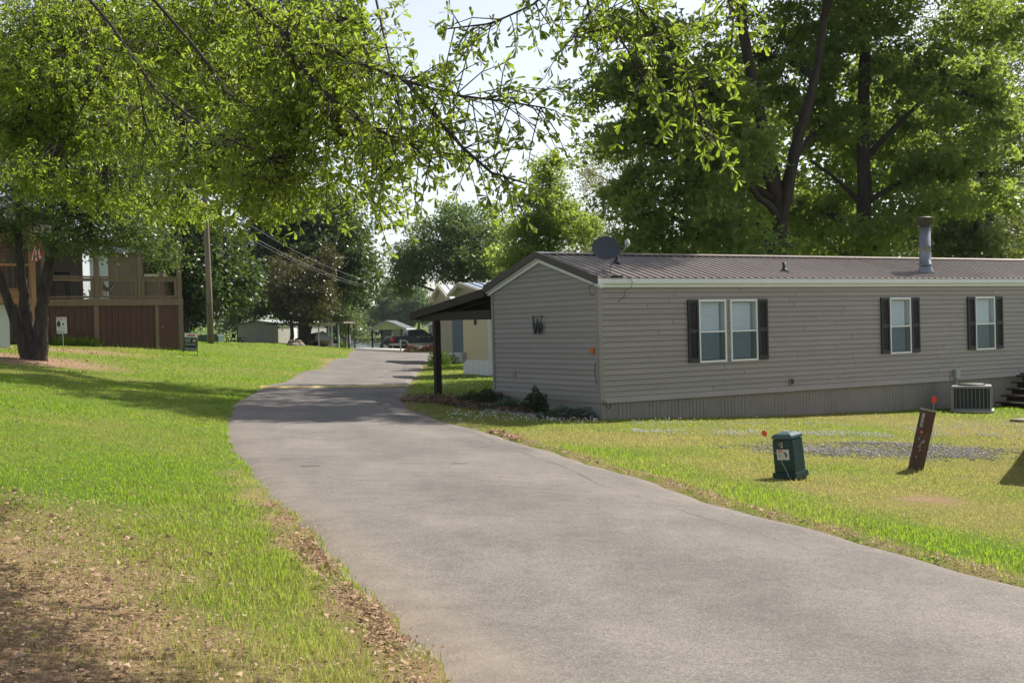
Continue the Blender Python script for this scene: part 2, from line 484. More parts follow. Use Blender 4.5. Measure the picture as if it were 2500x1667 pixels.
def groundmat():
    m = bpy.data.materials.new('lawn_soil')
    m.use_nodes = True
    nt = m.node_tree; b = nt.nodes['Principled BSDF']
    tc = _n(nt, 'ShaderNodeTexCoord')
    def noise(s, d=6, r=.65):
        k = _n(nt, 'ShaderNodeTexNoise'); k.inputs['Scale'].default_value = s; k.inputs['Detail'].default_value = d; k.inputs['Roughness'].default_value = r
        nt.links.new(tc.outputs['Object'], k.inputs['Vector']); return k
    def ramp(src, *st):
        r = _n(nt, 'ShaderNodeValToRGB')
        while len(r.color_ramp.elements) < len(st): r.color_ramp.elements.new(.5)
        for e, (p, c) in zip(r.color_ramp.elements, st):
            e.position = p; e.color = rgba(c)
        nt.links.new(src, r.inputs[0]); return r
    def mix(f, a, bb):
        x = _n(nt, 'ShaderNodeMix', data_type='RGBA')
        nt.links.new(f, x.inputs['Factor']); nt.links.new(a, x.inputs['A']); nt.links.new(bb, x.inputs['B']); return x.outputs['Result']
    n1 = noise(26); n2 = noise(95, 4); n3 = noise(3.2)
    green = ramp(n1.outputs['Fac'], (.3, (.05, .10, .010)), (.55, (.11, .18, .018)), (.75, (.175, .235, .036)))
    dry = ramp(n1.outputs['Fac'], (.3, (.13, .11, .032)), (.55, (.26, .215, .075)), (.78, (.36, .29, .13)))
    soil = ramp(n2.outputs['Fac'], (.3, (.12, .07, .045)), (.5, (.30, .19, .125)), (.72, (.46, .32, .22)))
    a1 = _n(nt, 'ShaderNodeAttribute', attribute_name='dry'); a2 = _n(nt, 'ShaderNodeAttribute', attribute_name='dirt')
    def jitter(at, src, k):
        s = _n(nt, 'ShaderNodeMath', operation='MULTIPLY_ADD'); s.inputs[1].default_value = k; s.inputs[2].default_value = -k / 2
        nt.links.new(src, s.inputs[0])
        t = _n(nt, 'ShaderNodeMath', operation='ADD'); t.use_clamp = True
        nt.links.new(at.outputs['Fac'], t.inputs[0]); nt.links.new(s.outputs[0], t.inputs[1]); return t.outputs[0]
    c = mix(jitter(a1, n3.outputs['Fac'], .7), green.outputs[0], dry.outputs[0])
    c = mix(jitter(a2, n1.outputs['Fac'], .5), c, soil.outputs[0])
    nt.links.new(c, b.inputs['Base Color'])
    b.inputs['Roughness'].default_value = .95; b.inputs['Specular IOR Level'].default_value = .1
    bp = _n(nt, 'ShaderNodeBump'); bp.inputs['Strength'].default_value = .9; bp.inputs['Distance'].default_value = .03
    nt.links.new(n2.outputs['Fac'], bp.inputs['Height']); nt.links.new(bp.outputs[0], b.inputs['Normal'])
    return m

def roadmat():
    m = bpy.data.materials.new('asphalt_aged')
    m.use_nodes = True
    nt = m.node_tree; b = nt.nodes['Principled BSDF']
    tc = _n(nt, 'ShaderNodeTexCoord')
    def noise(s, d=6, r=.6, vec=None):
        k = _n(nt, 'ShaderNodeTexNoise'); k.inputs['Scale'].default_value = s; k.inputs['Detail'].default_value = d; k.inputs['Roughness'].default_value = r
        nt.links.new(vec or tc.outputs['Object'], k.inputs['Vector']); return k
    n_l = noise(.45, 5); n_m = noise(3.5, 7, .7); n_f = noise(150, 3, .8)
    vo = _n(nt, 'ShaderNodeTexVoronoi'); vo.inputs['Scale'].default_value = 95
    nt.links.new(tc.outputs['Object'], vo.inputs['Vector'])
    rp = _n(nt, 'ShaderNodeValToRGB')
    rp.color_ramp.elements[0].position = .32; rp.color_ramp.elements[0].color = (.125, .116, .110, 1)
    rp.color_ramp.elements[1].position = .7; rp.color_ramp.elements[1].color = (.252, .228, .207, 1)
    mxl = _n(nt, 'ShaderNodeMath', operation='MULTIPLY_ADD'); mxl.inputs[1].default_value = .55
    hlf = _n(nt, 'ShaderNodeMath', operation='MULTIPLY'); hlf.inputs[1].default_value = .45
    nt.links.new(n_m.outputs['Fac'], hlf.inputs[0]); nt.links.new(n_l.outputs['Fac'], mxl.inputs[0]); nt.links.new(hlf.outputs[0], mxl.inputs[2])
    nt.links.new(mxl.outputs[0], rp.inputs[0])
    # aggregate: every stone its own shade
    ag = _n(nt, 'ShaderNodeValToRGB')
    ag.color_ramp.elements[0].position = .05; ag.color_ramp.elements[0].color = (.52, .52, .53, 1)
    ag.color_ramp.elements[1].position = .95; ag.color_ramp.elements[1].color = (1.0, 1.0, .98, 1)
    e = ag.color_ramp.elements.new(.6); e.color = (.78, .77, .76, 1)
    sep = _n(nt, 'ShaderNodeSeparateColor'); nt.links.new(vo.outputs['Color'], sep.inputs[0])
    nt.links.new(sep.outputs[0], ag.inputs[0])
    ml = _n(nt, 'ShaderNodeMix', data_type='RGBA', blend_type='MULTIPLY'); ml.inputs['Factor'].default_value = .95
    nt.links.new(rp.outputs[0], ml.inputs['A']); nt.links.new(ag.outputs[0], ml.inputs['B'])
    # hairline cracks where two slow noises cross their mid level
    def crack(scale, seed, w):
        mp = _n(nt, 'ShaderNodeMapping'); mp.inputs['Location'].default_value = (seed, seed * 2.3, 0); mp.inputs['Scale'].default_value = (1, .22, 1); mp.inputs['Rotation'].default_value = (0, 0, .35)
        nt.links.new(tc.outputs['Object'], mp.inputs[0])
        k = noise(scale, 2, .5, mp.outputs[0])
        s = _n(nt, 'ShaderNodeMath', operation='SUBTRACT'); s.inputs[1].default_value = .5
        a = _n(nt, 'ShaderNodeMath', operation='ABSOLUTE'); l = _n(nt, 'ShaderNodeMath', operation='LESS_THAN'); l.inputs[1].default_value = w
        nt.links.new(k.outputs['Fac'], s.inputs[0]); nt.links.new(s.outputs[0], a.inputs[0]); nt.links.new(a.outputs[0], l.inputs[0])
        return l.outputs[0]
    c1 = crack(.5, 11, .0026)
    gate = _n(nt, 'ShaderNodeMath', operation='GREATER_THAN'); gate.inputs[1].default_value = .52
    nt.links.new(noise(.5, 2).outputs['Fac'], gate.inputs[0])
    cm = _n(nt, 'ShaderNodeMath', operation='MULTIPLY'); nt.links.new(c1, cm.inputs[0]); nt.links.new(gate.outputs[0], cm.inputs[1])
    cf = _n(nt, 'ShaderNodeMath', operation='MULTIPLY'); cf.inputs[1].default_value = .0; nt.links.new(cm.outputs[0], cf.inputs[0])
    fin = _n(nt, 'ShaderNodeMix', data_type='RGBA'); fin.inputs['B'].default_value = (.05, .045, .042, 1)
    nt.links.new(cf.outputs[0], fin.inputs['Factor']); nt.links.new(ml.outputs['Result'], fin.inputs['A'])
    # tyre-polished tracks: slightly paler stone, broken up by the slow noise
    tk_ = _n(nt, 'ShaderNodeAttribute', attribute_name='track')
    tm_ = _n(nt, 'ShaderNodeMath', operation='MULTIPLY'); nt.links.new(tk_.outputs['Fac'], tm_.inputs[0]); nt.links.new(n_l.outputs['Fac'], tm_.inputs[1])
    ts_ = _n(nt, 'ShaderNodeMath', operation='MULTIPLY_ADD'); ts_.inputs[1].default_value = .16; ts_.inputs[2].default_value = 1.0; nt.links.new(tm_.outputs[0], ts_.inputs[0])
    hv = _n(nt, 'ShaderNodeHueSaturation'); nt.links.new(ts_.outputs[0], hv.inputs['Value']); nt.links.new(fin.outputs['Result'], hv.inputs['Color'])
    # sandy dust washed on to the edges
    at = _n(nt, 'ShaderNodeAttribute', attribute_name='dust')
    dm = _n(nt, 'ShaderNodeMath', operation='MULTIPLY'); nt.links.new(at.outputs['Fac'], dm.inputs[0]); nt.links.new(n_m.outputs['Fac'], dm.inputs[1])
    f2 = _n(nt, 'ShaderNodeMix', data_type='RGBA'); f2.inputs['B'].default_value = (.30, .235, .18, 1)
    nt.links.new(dm.outputs[0], f2.inputs['Factor']); nt.links.new(hv.outputs[0], f2.inputs['A'])
    nt.links.new(f2.outputs['Result'], b.inputs['Base Color'])
    b.inputs['Roughness'].default_value = .85; b.inputs['Specular IOR Level'].default_value = .25
    hs = _n(nt, 'ShaderNodeMath', operation='MULTIPLY_ADD'); hs.inputs[1].default_value = .6
    nt.links.new(vo.outputs['Distance'], hs.inputs[0]); nt.links.new(n_f.outputs['Fac'], hs.inputs[2])
    bp = _n(nt, 'ShaderNodeBump'); bp.inputs['Strength'].default_value = .45; bp.inputs['Distance'].default_value = .008
    nt.links.new(hs.outputs[0], bp.inputs['Height']); nt.links.new(bp.outputs[0], b.inputs['Normal'])
    return m

def watermat():
    m = bpy.data.materials.new('lake_water')
    m.use_nodes = True
    nt = m.node_tree; b = nt.nodes['Principled BSDF']
    b.inputs['Base Color'].default_value = (.03, .06, .065, 1); b.inputs['Roughness'].default_value = .12
    b.inputs['IOR'].default_value = 1.33
    tc = _n(nt, 'ShaderNodeTexCoord'); mp = _n(nt, 'ShaderNodeMapping'); mp.inputs['Scale'].default_value = (.5, 1.4, 1)
    nt.links.new(tc.outputs['Object'], mp.inputs[0])
    k = _n(nt, 'ShaderNodeTexNoise'); k.inputs['Scale'].default_value = 1.3; k.inputs['Detail'].default_value = 5
    nt.links.new(mp.outputs[0], k.inputs['Vector'])
    bp = _n(nt, 'ShaderNodeBump'); bp.inputs['Strength'].default_value = .5; bp.inputs['Distance'].default_value = .12
    nt.links.new(k.outputs['Fac'], bp.inputs['Height']); nt.links.new(bp.outputs[0], b.inputs['Normal'])
    return m

def grid_mesh(name, xs, ys, zf, mat, attrf=None, smooth=True):
    X, Y = np.meshgrid(xs, ys)
    x = X.ravel(); y = Y.ravel()
    V = np.c_[x, y, zf(x, y)]
    nx, ny = len(xs), len(ys)
    i = (np.arange(ny - 1)[:, None] * nx + np.arange(nx - 1)[None, :]).ravel()
    F = np.c_[i, i + 1, i + 1 + nx, i + nx]
    return np_mesh(name, V, F, mat, {k: f(x, y) for k, f in (attrf or {}).items()}, smooth)

def ground_z(x, y):
    z = gz(x, y)
    inside = sstep(-.02, .3, np.minimum(x - XL(y), XR(y) - x)) * (y < 104) * (y > -12)
    z = z - .10 * inside
    near = sstep(60, 25, y) * sstep(40, 20, np.abs(x))
    return z + near * (1 - inside) * (vnoise(x, y, .8, 21) - .5) * .035

_xs = np.unique(np.r_[np.arange(-1500, -60, 60), np.arange(-60, -12, 1.5), np.arange(-12, 14, .33), np.arange(14, 60, 1.5), np.arange(60, 1501, 60)])
_ys = np.unique(np.r_[np.arange(-120, 0, 6), np.arange(0, 30, .33), np.arange(30, 110, 1.0), np.arange(110, 140, 2), np.arange(140, 280, 10), np.arange(280, 300, 2.5), np.arange(300, 2500, 60)])
structure(inst(grid_mesh('ground', _xs, _ys, ground_z, groundmat(), {'dirt': dirt_w, 'dry': dry_w}), 'ground'))

def road():
    ys = np.unique(np.r_[np.arange(-12, 40, .25), np.arange(40, 104.01, .5), 93.0, 93.3])
    n = 26
    V = []; D = []; TR = []
    for y in ys:
        a, c = float(XL(y)), float(XR(y))
        t = np.linspace(0, 1, n)
        x = a + (c - a) * t
        z = gz(x, np.full(n, y)) + .012 + .03 * (1 - (2 * t - 1) ** 2)
        z[0] -= .05; z[-1] -= .05
        V.append(np.c_[x, np.full(n, y), z])
        TR.append(np.exp(-((t - .29) / .09) ** 2) + np.exp(-((t - .70) / .09) ** 2) - .8 * np.exp(-((t - .5) / .05) ** 2))
        D.append(np.maximum(sstep(.75, .05, x - a) * (.35 + .6 * sstep(12, 6, y)), sstep(.4, .05, c - x) * .5))
    V = np.concatenate(V); D = np.concatenate(D); TR = np.concatenate(TR)
    i = (np.arange(len(ys) - 1)[:, None] * n + np.arange(n - 1)[None, :]).ravel()
    structure(inst(np_mesh('road', V, np.c_[i, i + 1, i + 1 + n, i + n], roadmat(), {'dust': D, 'track': TR}, True), 'road'))
road()
def cracks():
    # hairline cracks along the old paving joint and a few wandering ones
    rg = np.random.default_rng(17)
    def line(pts, w, seed):
        r_ = np.random.default_rng(seed)
        pts = np.array(pts, float); t = np.linspace(0, len(pts) - 1, 90)
        x = np.interp(t, range(len(pts)), pts[:, 0]) + np.cumsum(r_.normal(size=90)) * .006 + r_.normal(size=90) * .008
        y = np.interp(t, range(len(pts)), pts[:, 1])
        ww = w * np.clip(.35 + .9 * np.abs(r_.normal(size=90)) * vnoise(x * 9, y * 9, 4, seed), .12, 1.4)
        f = (x - XL(y)) / (XR(y) - XL(y)); z = gz(x, y) + .012 + .03 * (1 - (2 * f - 1) ** 2) + .003
        V = np.r_[np.c_[x - ww / 2, y, z], np.c_[x + ww / 2, y, z]]; i = np.arange(89)
        o = inst(np_mesh('crack', V, np.c_[i, i + 90, i + 91, i + 1], CRK), 'crack', bpy.data.objects['road'])
    CRK = pm('crack_dark', (.07, .06, .055), .95, .3, 20)
    line([(-3.9, 34), (-3.4, 29), (-2.6, 25.5), (-1.9, 23)], .016, 1)
    line([(-5.6, 62), (-5.0, 52), (-5.2, 43), (-5.5, 38)], .03, 2)
    line([(-.8, 21.5), (.0, 18), (.7, 15.5)], .010, 3)
    line([(.4, 17.0), (1.0, 13.5), (1.9, 10.8), (2.4, 9.4)], .007, 4)
    line([(-2.2, 17.5), (-1.3, 15.6)], .007, 5)
cracks()

mb = MB()
mb.add([(-700, 112, LAKE_Z), (58, 112, LAKE_Z), (58, 292, LAKE_Z), (-700, 292, LAKE_Z)], [(0, 1, 2, 3)])
structure(mb.build('lake', watermat()))
# pale concrete apron where the lane meets the boat ramp
mb = MB()
ap = [(-14.0, 104.0), (-9.4, 104.0), (-4.5, 108.5), (-13.5, 110.5)]
mb.add([(x, y, g1(x, y) + .03) for x, y in ap] + [(x, y, g1(x, y) - .2) for x, y in ap], [(0, 1, 2, 3), (4, 7, 6, 5), (0, 4, 5, 1), (1, 5, 6, 2), (2, 6, 7, 3), (3, 7, 4, 0)])
structure(mb.build('boat_ramp_apron', CONC))

# speed bump: low yellow hump across the lane
def speed_bump():
    mb = MB()
    P0 = (-7.75, 35.6); P1 = (-3.35, 37.0)
    n = 24
    prof = [(-.15, 0), (-.11, .03), (-.05, .045), (.05, .045), (.11, .03), (.15, 0)]
    vs = []
    dx, dy = P1[0] - P0[0], P1[1] - P0[1]; L = math.hypot(dx, dy); px_, py_ = -dy / L, dx / L
    for i in range(n + 1):
        t = i / n
        for a, h in prof:
            x = P0[0] + dx * t + px_ * a; y = P0[1] + dy * t + py_ * a
            vs.append((x, y, g1(x, y) + .03 + h))
    fs = [(i * 6 + k, i * 6 + k + 1, i * 6 + k + 7, i * 6 + k + 6) for i in range(n) for k in range(5)]
    fs += [tuple(range(6)), tuple(n * 6 + k for k in range(5, -1, -1))]
    mb.add(vs, fs)
    tag(mb.build('speed_bump', YELL, smooth=False), 'low yellow painted speed bump across the asphalt lane', 'speed bump')
speed_bump()

# ---------------------------------------------------------------- the taupe mobile home
HX, HY, HA = 1.88, 25.0, math.atan2(.511, .86)
HZ = -.70                                     # base of the thing; local z = world z - HZ
HL, HW = 20.0, 4.62
O = (0, 0, -HZ)
def hw(s, t, z):
    """home coordinates -> world"""
    return (HX + math.cos(HA) * s - math.sin(HA) * t, HY + math.sin(HA) * s + math.cos(HA) * t, z)

home = thing('mobile_home', 'long taupe lap-sided mobile home with brown ribbed metal roof beside the lane', 'mobile home', (HX, HY, HZ), HA)
EAVE, RIDGE, SB, ST = 2.75, 3.42, .17, 2.545
KS = (RIDGE - EAVE) / (HW / 2 + .12)
OPEN = [(2.76, 3.54), (3.70, 4.50), (9.01, 9.77), (12.33, 13.12)]
ZO0, ZO1 = .84, 2.245

# core walls behind the boards (dark sheathing seen only through windows)
core = MB(O)
xs = [0.03] + [v for o in OPEN for v in o] + [HL - .03]
for i in range(0, len(xs), 2):
    core.box(xs[i], xs[i + 1], .02, .06, -.6, 2.7)
for a, b_ in OPEN:
    core.box(a, b_, .02, .06, -.6, ZO0); core.box(a, b_, .02, .06, ZO1, 2.7)
core.box(.02, .06, .06, HW, -.6, 2.6); core.box(HL - .06, HL - .02, .06, HW - .06, -.6, 2.6); core.box(.06, HL - .06, HW - .06, HW - .02, -.6, 2.6)
core.prism([(.0, 2.6), (HW, 2.6), (HW / 2, 3.27)], .03, .06, 'x')
core.prism([(.0, 2.6), (HW, 2.6), (HW / 2, 3.27)], HL - .06, HL - .03, 'x')
core.build('wall', SID, home)
fl = MB(O); fl.box(.1, HL - .1, .1, HW - .1, .1, .16); fl.build('floor_deck', ROOM, home)

# lap boards on the long side, butted at staggered seams
rng = random.Random(5)
nb = 20
ch = (ST - SB) / nb
def lap(x0, x1, z0):
    m = MB(O)
    y0 = .02
    m.hexa([(x0, y0 - .030, z0 + .011), (x1, y0 - .030, z0 + .011), (x1, y0, z0 + .011), (x0, y0, z0 + .011), (x0, y0 - .006, z0 + ch), (x1, y0 - .006, z0 + ch), (x1, y0, z0 + ch), (x0, y0, z0 + ch)])
    m.build('siding_board', SID, home)
for k in range(nb):
    z0 = SB + k * ch
    zc = z0 + ch / 2
    spans = [(.07, HL - .07)]
    if ZO0 < zc < ZO1:
        cuts = [.07] + [v for o in OPEN for v in o] + [HL - .07]
        spans = [(cuts[i], cuts[i + 1]) for i in range(0, len(cuts), 2)]
    off = rng.uniform(1.2, 4.2)
    for a, b_ in spans:
        s = a
        while s < b_ - .01:
            e = min(b_, s + (off if s == a else 3.66))
            if b_ - e < .5: e = b_
            lap(s, e - (.009 if e < b_ else 0), z0)
            s = e
# lap boards on the gable end
KG = (3.27 - 2.6) / (HW / 2)
z0 = SB
while z0 < 3.2:
    z1 = z0 + ch
    def yr(z): return max(.07, (z - 2.6) / KG + .02), min(HW - .07, HW - (z - 2.6) / KG - .02)
    a0, b0 = yr(z0); a1, b1 = yr(z1)
    if b0 - a0 > .1:
        if b1 < a1: a1 = b1 = (a0 + b0) / 2
        m = MB(O); x = .03
        m.hexa([(x - .030, a0, z0 + .011), (x - .030, b0, z0 + .011), (x, b0, z0 + .011), (x, a0, z0 + .011), (x - .006, a1, z1), (x - .006, b1, z1), (x, b1, z1), (x, a1, z1)])
        m.build('siding_board', SID, home)
    z0 = z1
# corner posts, band at the foot of the siding
for (x0, x1, y0, y1) in ((-.02, .07, -.015, .07), (-.02, .07, HW - .07, HW + .015), (HL - .07, HL + .02, -.015, .07)):
    m = MB(O); m.box(x0, x1, y0, y1, .06, 2.62); m.build('corner_trim', SID, home, bevel=.006)
m = MB(O); m.hexa([(.07, -.05, .05), (11.2, -.05, .05), (11.2, .02, .05), (.07, .02, .05), (.07, -.015, .17), (11.2, -.015, .17), (11.2, .02, .17), (.07, .02, .17)]); m.build('starter_strip', SID, home)
m = MB(O); m.hexa([(11.22, -.045, .055), (HL - .07, -.045, .055), (HL - .07, .02, .055), (11.22, .02, .055), (11.22, -.015, .17), (HL - .07, -.015, .17), (HL - .07, .02, .17), (11.22, .02, .17)]); m.build('starter_strip', SID, home)
m = MB(O); m.box(-.012, .03, .07, HW - .07, .06, .17); m.build('starter_strip', SID, home)

# skirting: vertical grooved panels
def skirt_mesh(w):
    m = MB()
    n = 4; g = w / n
    for i in range(n):
        m.box(i * g + .007, (i + 1) * g - .007, -.016, .02, 0, 1.0)
    m.box(0, w, 0, .018, 0, 1.0)
    return m.mesh('skirt_panel', SKI)
sk = skirt_mesh(.412)
for i in range(48):
    o = inst(sk, 'skirt_panel', home, (.06 + i * .414, .03 + rng.uniform(-.004, .004), .056 - HZ - 1.0), (0, 0, 0))
for i in range(11):
    inst(sk, 'skirt_panel', home, (.05, .48 + i * .414, .056 - HZ - 1.0), (0, 0, -math.pi / 2))

# roof: ribbed metal strips on both slopes
SL = math.hypot(HW / 2 + .12, RIDGE - EAVE)
def roof_strip(w, L):
    m = MB()
    m.box(0, w, 0, L, -.012, 0)
    m.hexa([(-.026, -.008, 0), (.026, -.008, 0), (.026, L, 0), (-.026, L, 0), (-.014, -.008, 0.030), (.014, -.008, 0.030), (.014, L, 0.030), (-.014, L, 0.030)])
    m.box(w * .5 - .012, w * .5 + .012, 0, L, 0, .004)
    return m.mesh('roof_panel', ROOF)
rs = roof_strip(.2285, SL)
ang = math.atan2(RIDGE - EAVE, HW / 2 + .12)
nr = int((HL + .26) / .229)
for i in range(nr):
    inst(rs, 'roof_panel', home, (-.13 + i * .229, -.12, EAVE - HZ), (ang, 0, 0))
    o = inst(rs, 'roof_panel', home, (-.13 + (i + 1) * .229, HW + .12, EAVE - HZ), (ang, 0, math.pi))
m = MB(O)
for sgn in (-1, 1):
    y0 = HW / 2; y1 = HW / 2 + sgn * .17
    m.hexa([(-.15, y0, RIDGE + .044), (HL + .15, y0, RIDGE + .044), (HL + .15, y1, RIDGE + .044 - .17 * KS), (-.15, y1, RIDGE + .044 - .17 * KS), (-.15, y0, RIDGE + .056), (HL + .15, y0, RIDGE + .056), (HL + .15, y1, RIDGE + .056 - .17 * KS), (-.15, y1, RIDGE + .056 - .17 * KS)])
m.build('ridge_cap', ROOF, home)
# under the eaves: white fascia and soffit board
m = MB(O); m.box(-.1, HL + .1, -.115, -.03, 2.625, 2.735); m.build('fascia_board', WHT, home, bevel=.005)
m = MB(O); m.box(.07, HL - .07, -.045, .02, 2.545, 2.622); m.build('frieze_board', WHT, home)
m = MB(O); m.box(-.1, HL + .1, HW + .03, HW + .115, 2.625, 2.735); m.build('fascia_board', WHT, home)
# rake trim on both gable ends: brown metal edge over a white board
for x0, x1, x2 in ((-.16, -.10, -.045), (HL + .10, HL + .16, HL + .045)):
    for sgn in (-1, 1):
        ye = HW / 2 + sgn * (HW / 2 + .14)
        yc = HW / 2
        m = MB(O)
        a, b_ = min(x0, x1), max(x0, x1)
        m.hexa([(a, ye, EAVE - .13), (b_, ye, EAVE - .13), (b_, yc, RIDGE - .09), (a, yc, RIDGE - .09), (a, ye, EAVE + .044), (b_, ye, EAVE + .044), (b_, yc, RIDGE + .062), (a, yc, RIDGE + .062)])
        m.build('rake_trim', RAKE, home)
        m = MB(O)
        a, b_ = (x2, .03) if x0 < 0 else (HL - .03, x2)
        m.hexa([(a, ye, EAVE - .22), (b_, ye, EAVE - .22), (b_, yc, RIDGE - .20), (a, yc, RIDGE - .20), (a, ye, EAVE - .135), (b_, ye, EAVE - .135), (b_, yc, RIDGE - .095), (a, yc, RIDGE - .095)])
        m.build('rake_board', WHT, home)
        m = MB(O)
        a, b_ = (-.098, x2 - .002) if x0 < 0 else (x2 + .002, HL + .098)
        m.hexa([(a, ye, EAVE - .16), (b_, ye, EAVE - .16), (b_, yc, RIDGE - .12), (a, yc, RIDGE - .12), (a, ye, EAVE - .04), (b_, ye, EAVE - .04), (b_, yc, RIDGE - .0), (a, yc, RIDGE - .0)])
        m.build('rake_board', WHT, home)

# windows: white frame, two sashes, panes, slatted blind
def window(x0, x1, z0, z1):
    w = MB(O)
    f = .028
    w.box(x0 - .014, x0 + f, -.034, .05, z0 - .02, z1 + .02); w.box(x1 - f, x1 + .014, -.034, .05, z0 - .02, z1 + .02)
    w.box(x0 + f, x1 - f, -.034, .05, z0 - .02, z0 + f); w.box(x0 + f, x1 - f, -.034, .05, z1 - f, z1 + .02)
    fr = w.build('window', WHT, home)
    zm = z0 + (z1 - z0) * .49
    s = MB(O); s.box(x0 + f, x1 - f, -.028, .0, zm - .018, zm + .018); s.build('meeting_rail', WHT, fr)
    g = MB(O); g.add([(x0 + f, .0, zm + .018), (x1 - f, .0, zm + .018), (x1 - f, .0, z1 - f), (x0 + f, .0, z1 - f)], [(0, 1, 2, 3)]); g.build('pane', GLASS, fr)
    g = MB(O); g.add([(x0 + f, -.01, z0 + f), (x1 - f, -.01, z0 + f), (x1 - f, -.01, zm - .018), (x0 + f, -.01, zm - .018)], [(0, 1, 2, 3)]); g.build('pane', GLASS, fr)
    g = MB(O); g.add([(x0 + f, -.021, z0 + f), (x1 - f, -.021, z0 + f), (x1 - f, -.021, zm - .018), (x0 + f, -.021, zm - .018)], [(0, 1, 2, 3)]); g.build('insect_screen', SCREEN, fr)
    b = MB(O)
    n = 25
    xa, xb = x0 + f + .01, x1 - f - .10
    for i in range(n):
        z = z0 + .05 + (z1 - z0 - .09) * i / n
        b.hexa([(xa, .060, z), (xb, .060, z), (xb, .085, z + .004), (xa, .085, z + .004), (xa, .060, z + .004), (xb, .060, z + .004), (xb, .078, z + .046), (xa, .078, z + .046)])
    b.build('blind', BLIND, fr)
    j = MB(O)
    j.box(x1 - f, x1, .06, .22, z0, z1); j.box(x0, x0 + f, .06, .22, z0, z1); j.box(x0, x1, .10, .22, z1 - .03, z1); j.box(x0, x1, .10, .22, z0, z0 + .03)
    j.build('jamb', BLIND, fr)
    r_ = MB(O); r_.box(x0 - .3, x1 + .3, .5, .52, z0 - .3, z1 + .2); r_.build('room_back', ROOM, fr)
for a, b_ in OPEN:
    window(a, b_, ZO0 + .005, ZO1 - .005)
# louvred shutters
def shutter(x0, x1):
    m = MB(O); z0, z1 = .845, 2.26
    m.box(x0, x0 + .05, -.045, -.004, z0, z1); m.box(x1 - .05, x1, -.045, -.004, z0, z1)
    for za, zb in ((z0, z0 + .09), ((z0 + z1) / 2 - .04, (z0 + z1) / 2 + .04), (z1 - .07, z1)):
        m.box(x0 + .05, x1 - .05, -.043, -.006, za, zb)
    sh = m.build('shutter', BLK, home)
    l = [MB(O), MB(O)]
    z = z0 + .1
    while z < z1 - .09:
        if abs(z + .018 - (z0 + z1) / 2) > .055:
            l[z > (z0 + z1) / 2].hexa([(x0 + .05, -.036, z), (x1 - .05, -.036, z), (x1 - .05, -.008, z + .018), (x0 + .05, -.008, z + .018), (x0 + .05, -.036, z + .008), (x1 - .05, -.036, z + .008), (x1 - .05, -.008, z + .026), (x0 + .05, -.008, z + .026)])
        z += .033
    for q in l: stuff(q.build('louvres', BLK, sh))
for a, b_ in ((2.43, 2.735), (4.525, 4.83), (8.68, 8.985), (9.795, 10.10), (12.0, 12.305), (13.145, 13.45)):
    shutter(a, b_)

FCAP = pm('flue_cap_tarnished', (.07, .065, .052), .55, .3, 9, metal=.4, grime=.4)
# flue, plumbing vents, outlet, disconnect box, little square cover on the gable
zr = lambda t: EAVE + KS * (t + .12)
m = MB(O); m.lathe([(.22, -.08), (.2, .06), (.155, .16), (.15, .20)], 24, (11.0, .5, zr(.5))); fl_ = m.build('flue_pipe', GALV, home, smooth=True)
m = MB(O); m.lathe([(.185, .20), (.185, .235), (.15, .24), (.15, .70), (.156, .705), (.156, .72), (.15, .725), (.15, 1.22), (.12, 1.23), (.12, 1.29)], 24, (11.0, .5, zr(.5))); m.build('pipe_section', GALV, fl_, smooth=True)
m = MB(O); m.lathe([(.22, 1.26), (.23, 1.27), (.23, 1.42), (.255, 1.44), (.26, 1.46), (.1, 1.50), (.0, 1.505)], 24, (11.0, .5, zr(.5))); m.build('flue_cap', FCAP, fl_, smooth=True)
for s, t in ((1.46, 1.3), (5.95, .55)):
    m = MB(O); m.lathe([(.12, -.03), (.1, .03), (.05, .09), (.042, .1), (.042, .24), (.0, .24)], 14, (s, t, zr(t))); m.build('vent_boot', BLK, home, smooth=True)
m = MB(O); m.box(5.5, 5.63, -.035, .0, .20, .37); ob = m.build('outlet_cover', SID, home, bevel=.006)
m = MB(O); m.box(5.53, 5.60, -.06, -.036, .23, .34); m.build('outlet', BLK, ob, bevel=.004)
m = MB(O); m.box(11.38, 11.56, -.11, -.002, .10, .34); db = m.build('disconnect_box', GALV2, home, bevel=.008)
m = MB(O); m.tube([(11.47, -.05, .10), (11.47, -.05, -.25)], .018, 8); m.build('conduit', GALV2, db)
m = MB(O); m.box(-.02, .012, 3.55, 3.75, .52, .70); m.build('hatch_cover', SID, home, bevel=.005)
m = MB(O); m.tube([(.09, -.055, .10), (.10, -.08, -.02), (.14, -.085, -.07), (.2, -.08, -.04), (.22, -.05, .06)], .008, 6); m.build('loose_cable', WIREM, home)
m = MB(O); m.tube([(-.03, .12, .95), (-.035, .16, .75), (-.03, .1, .45)], .008, 6); m.build('loose_cable', WIREM, home)

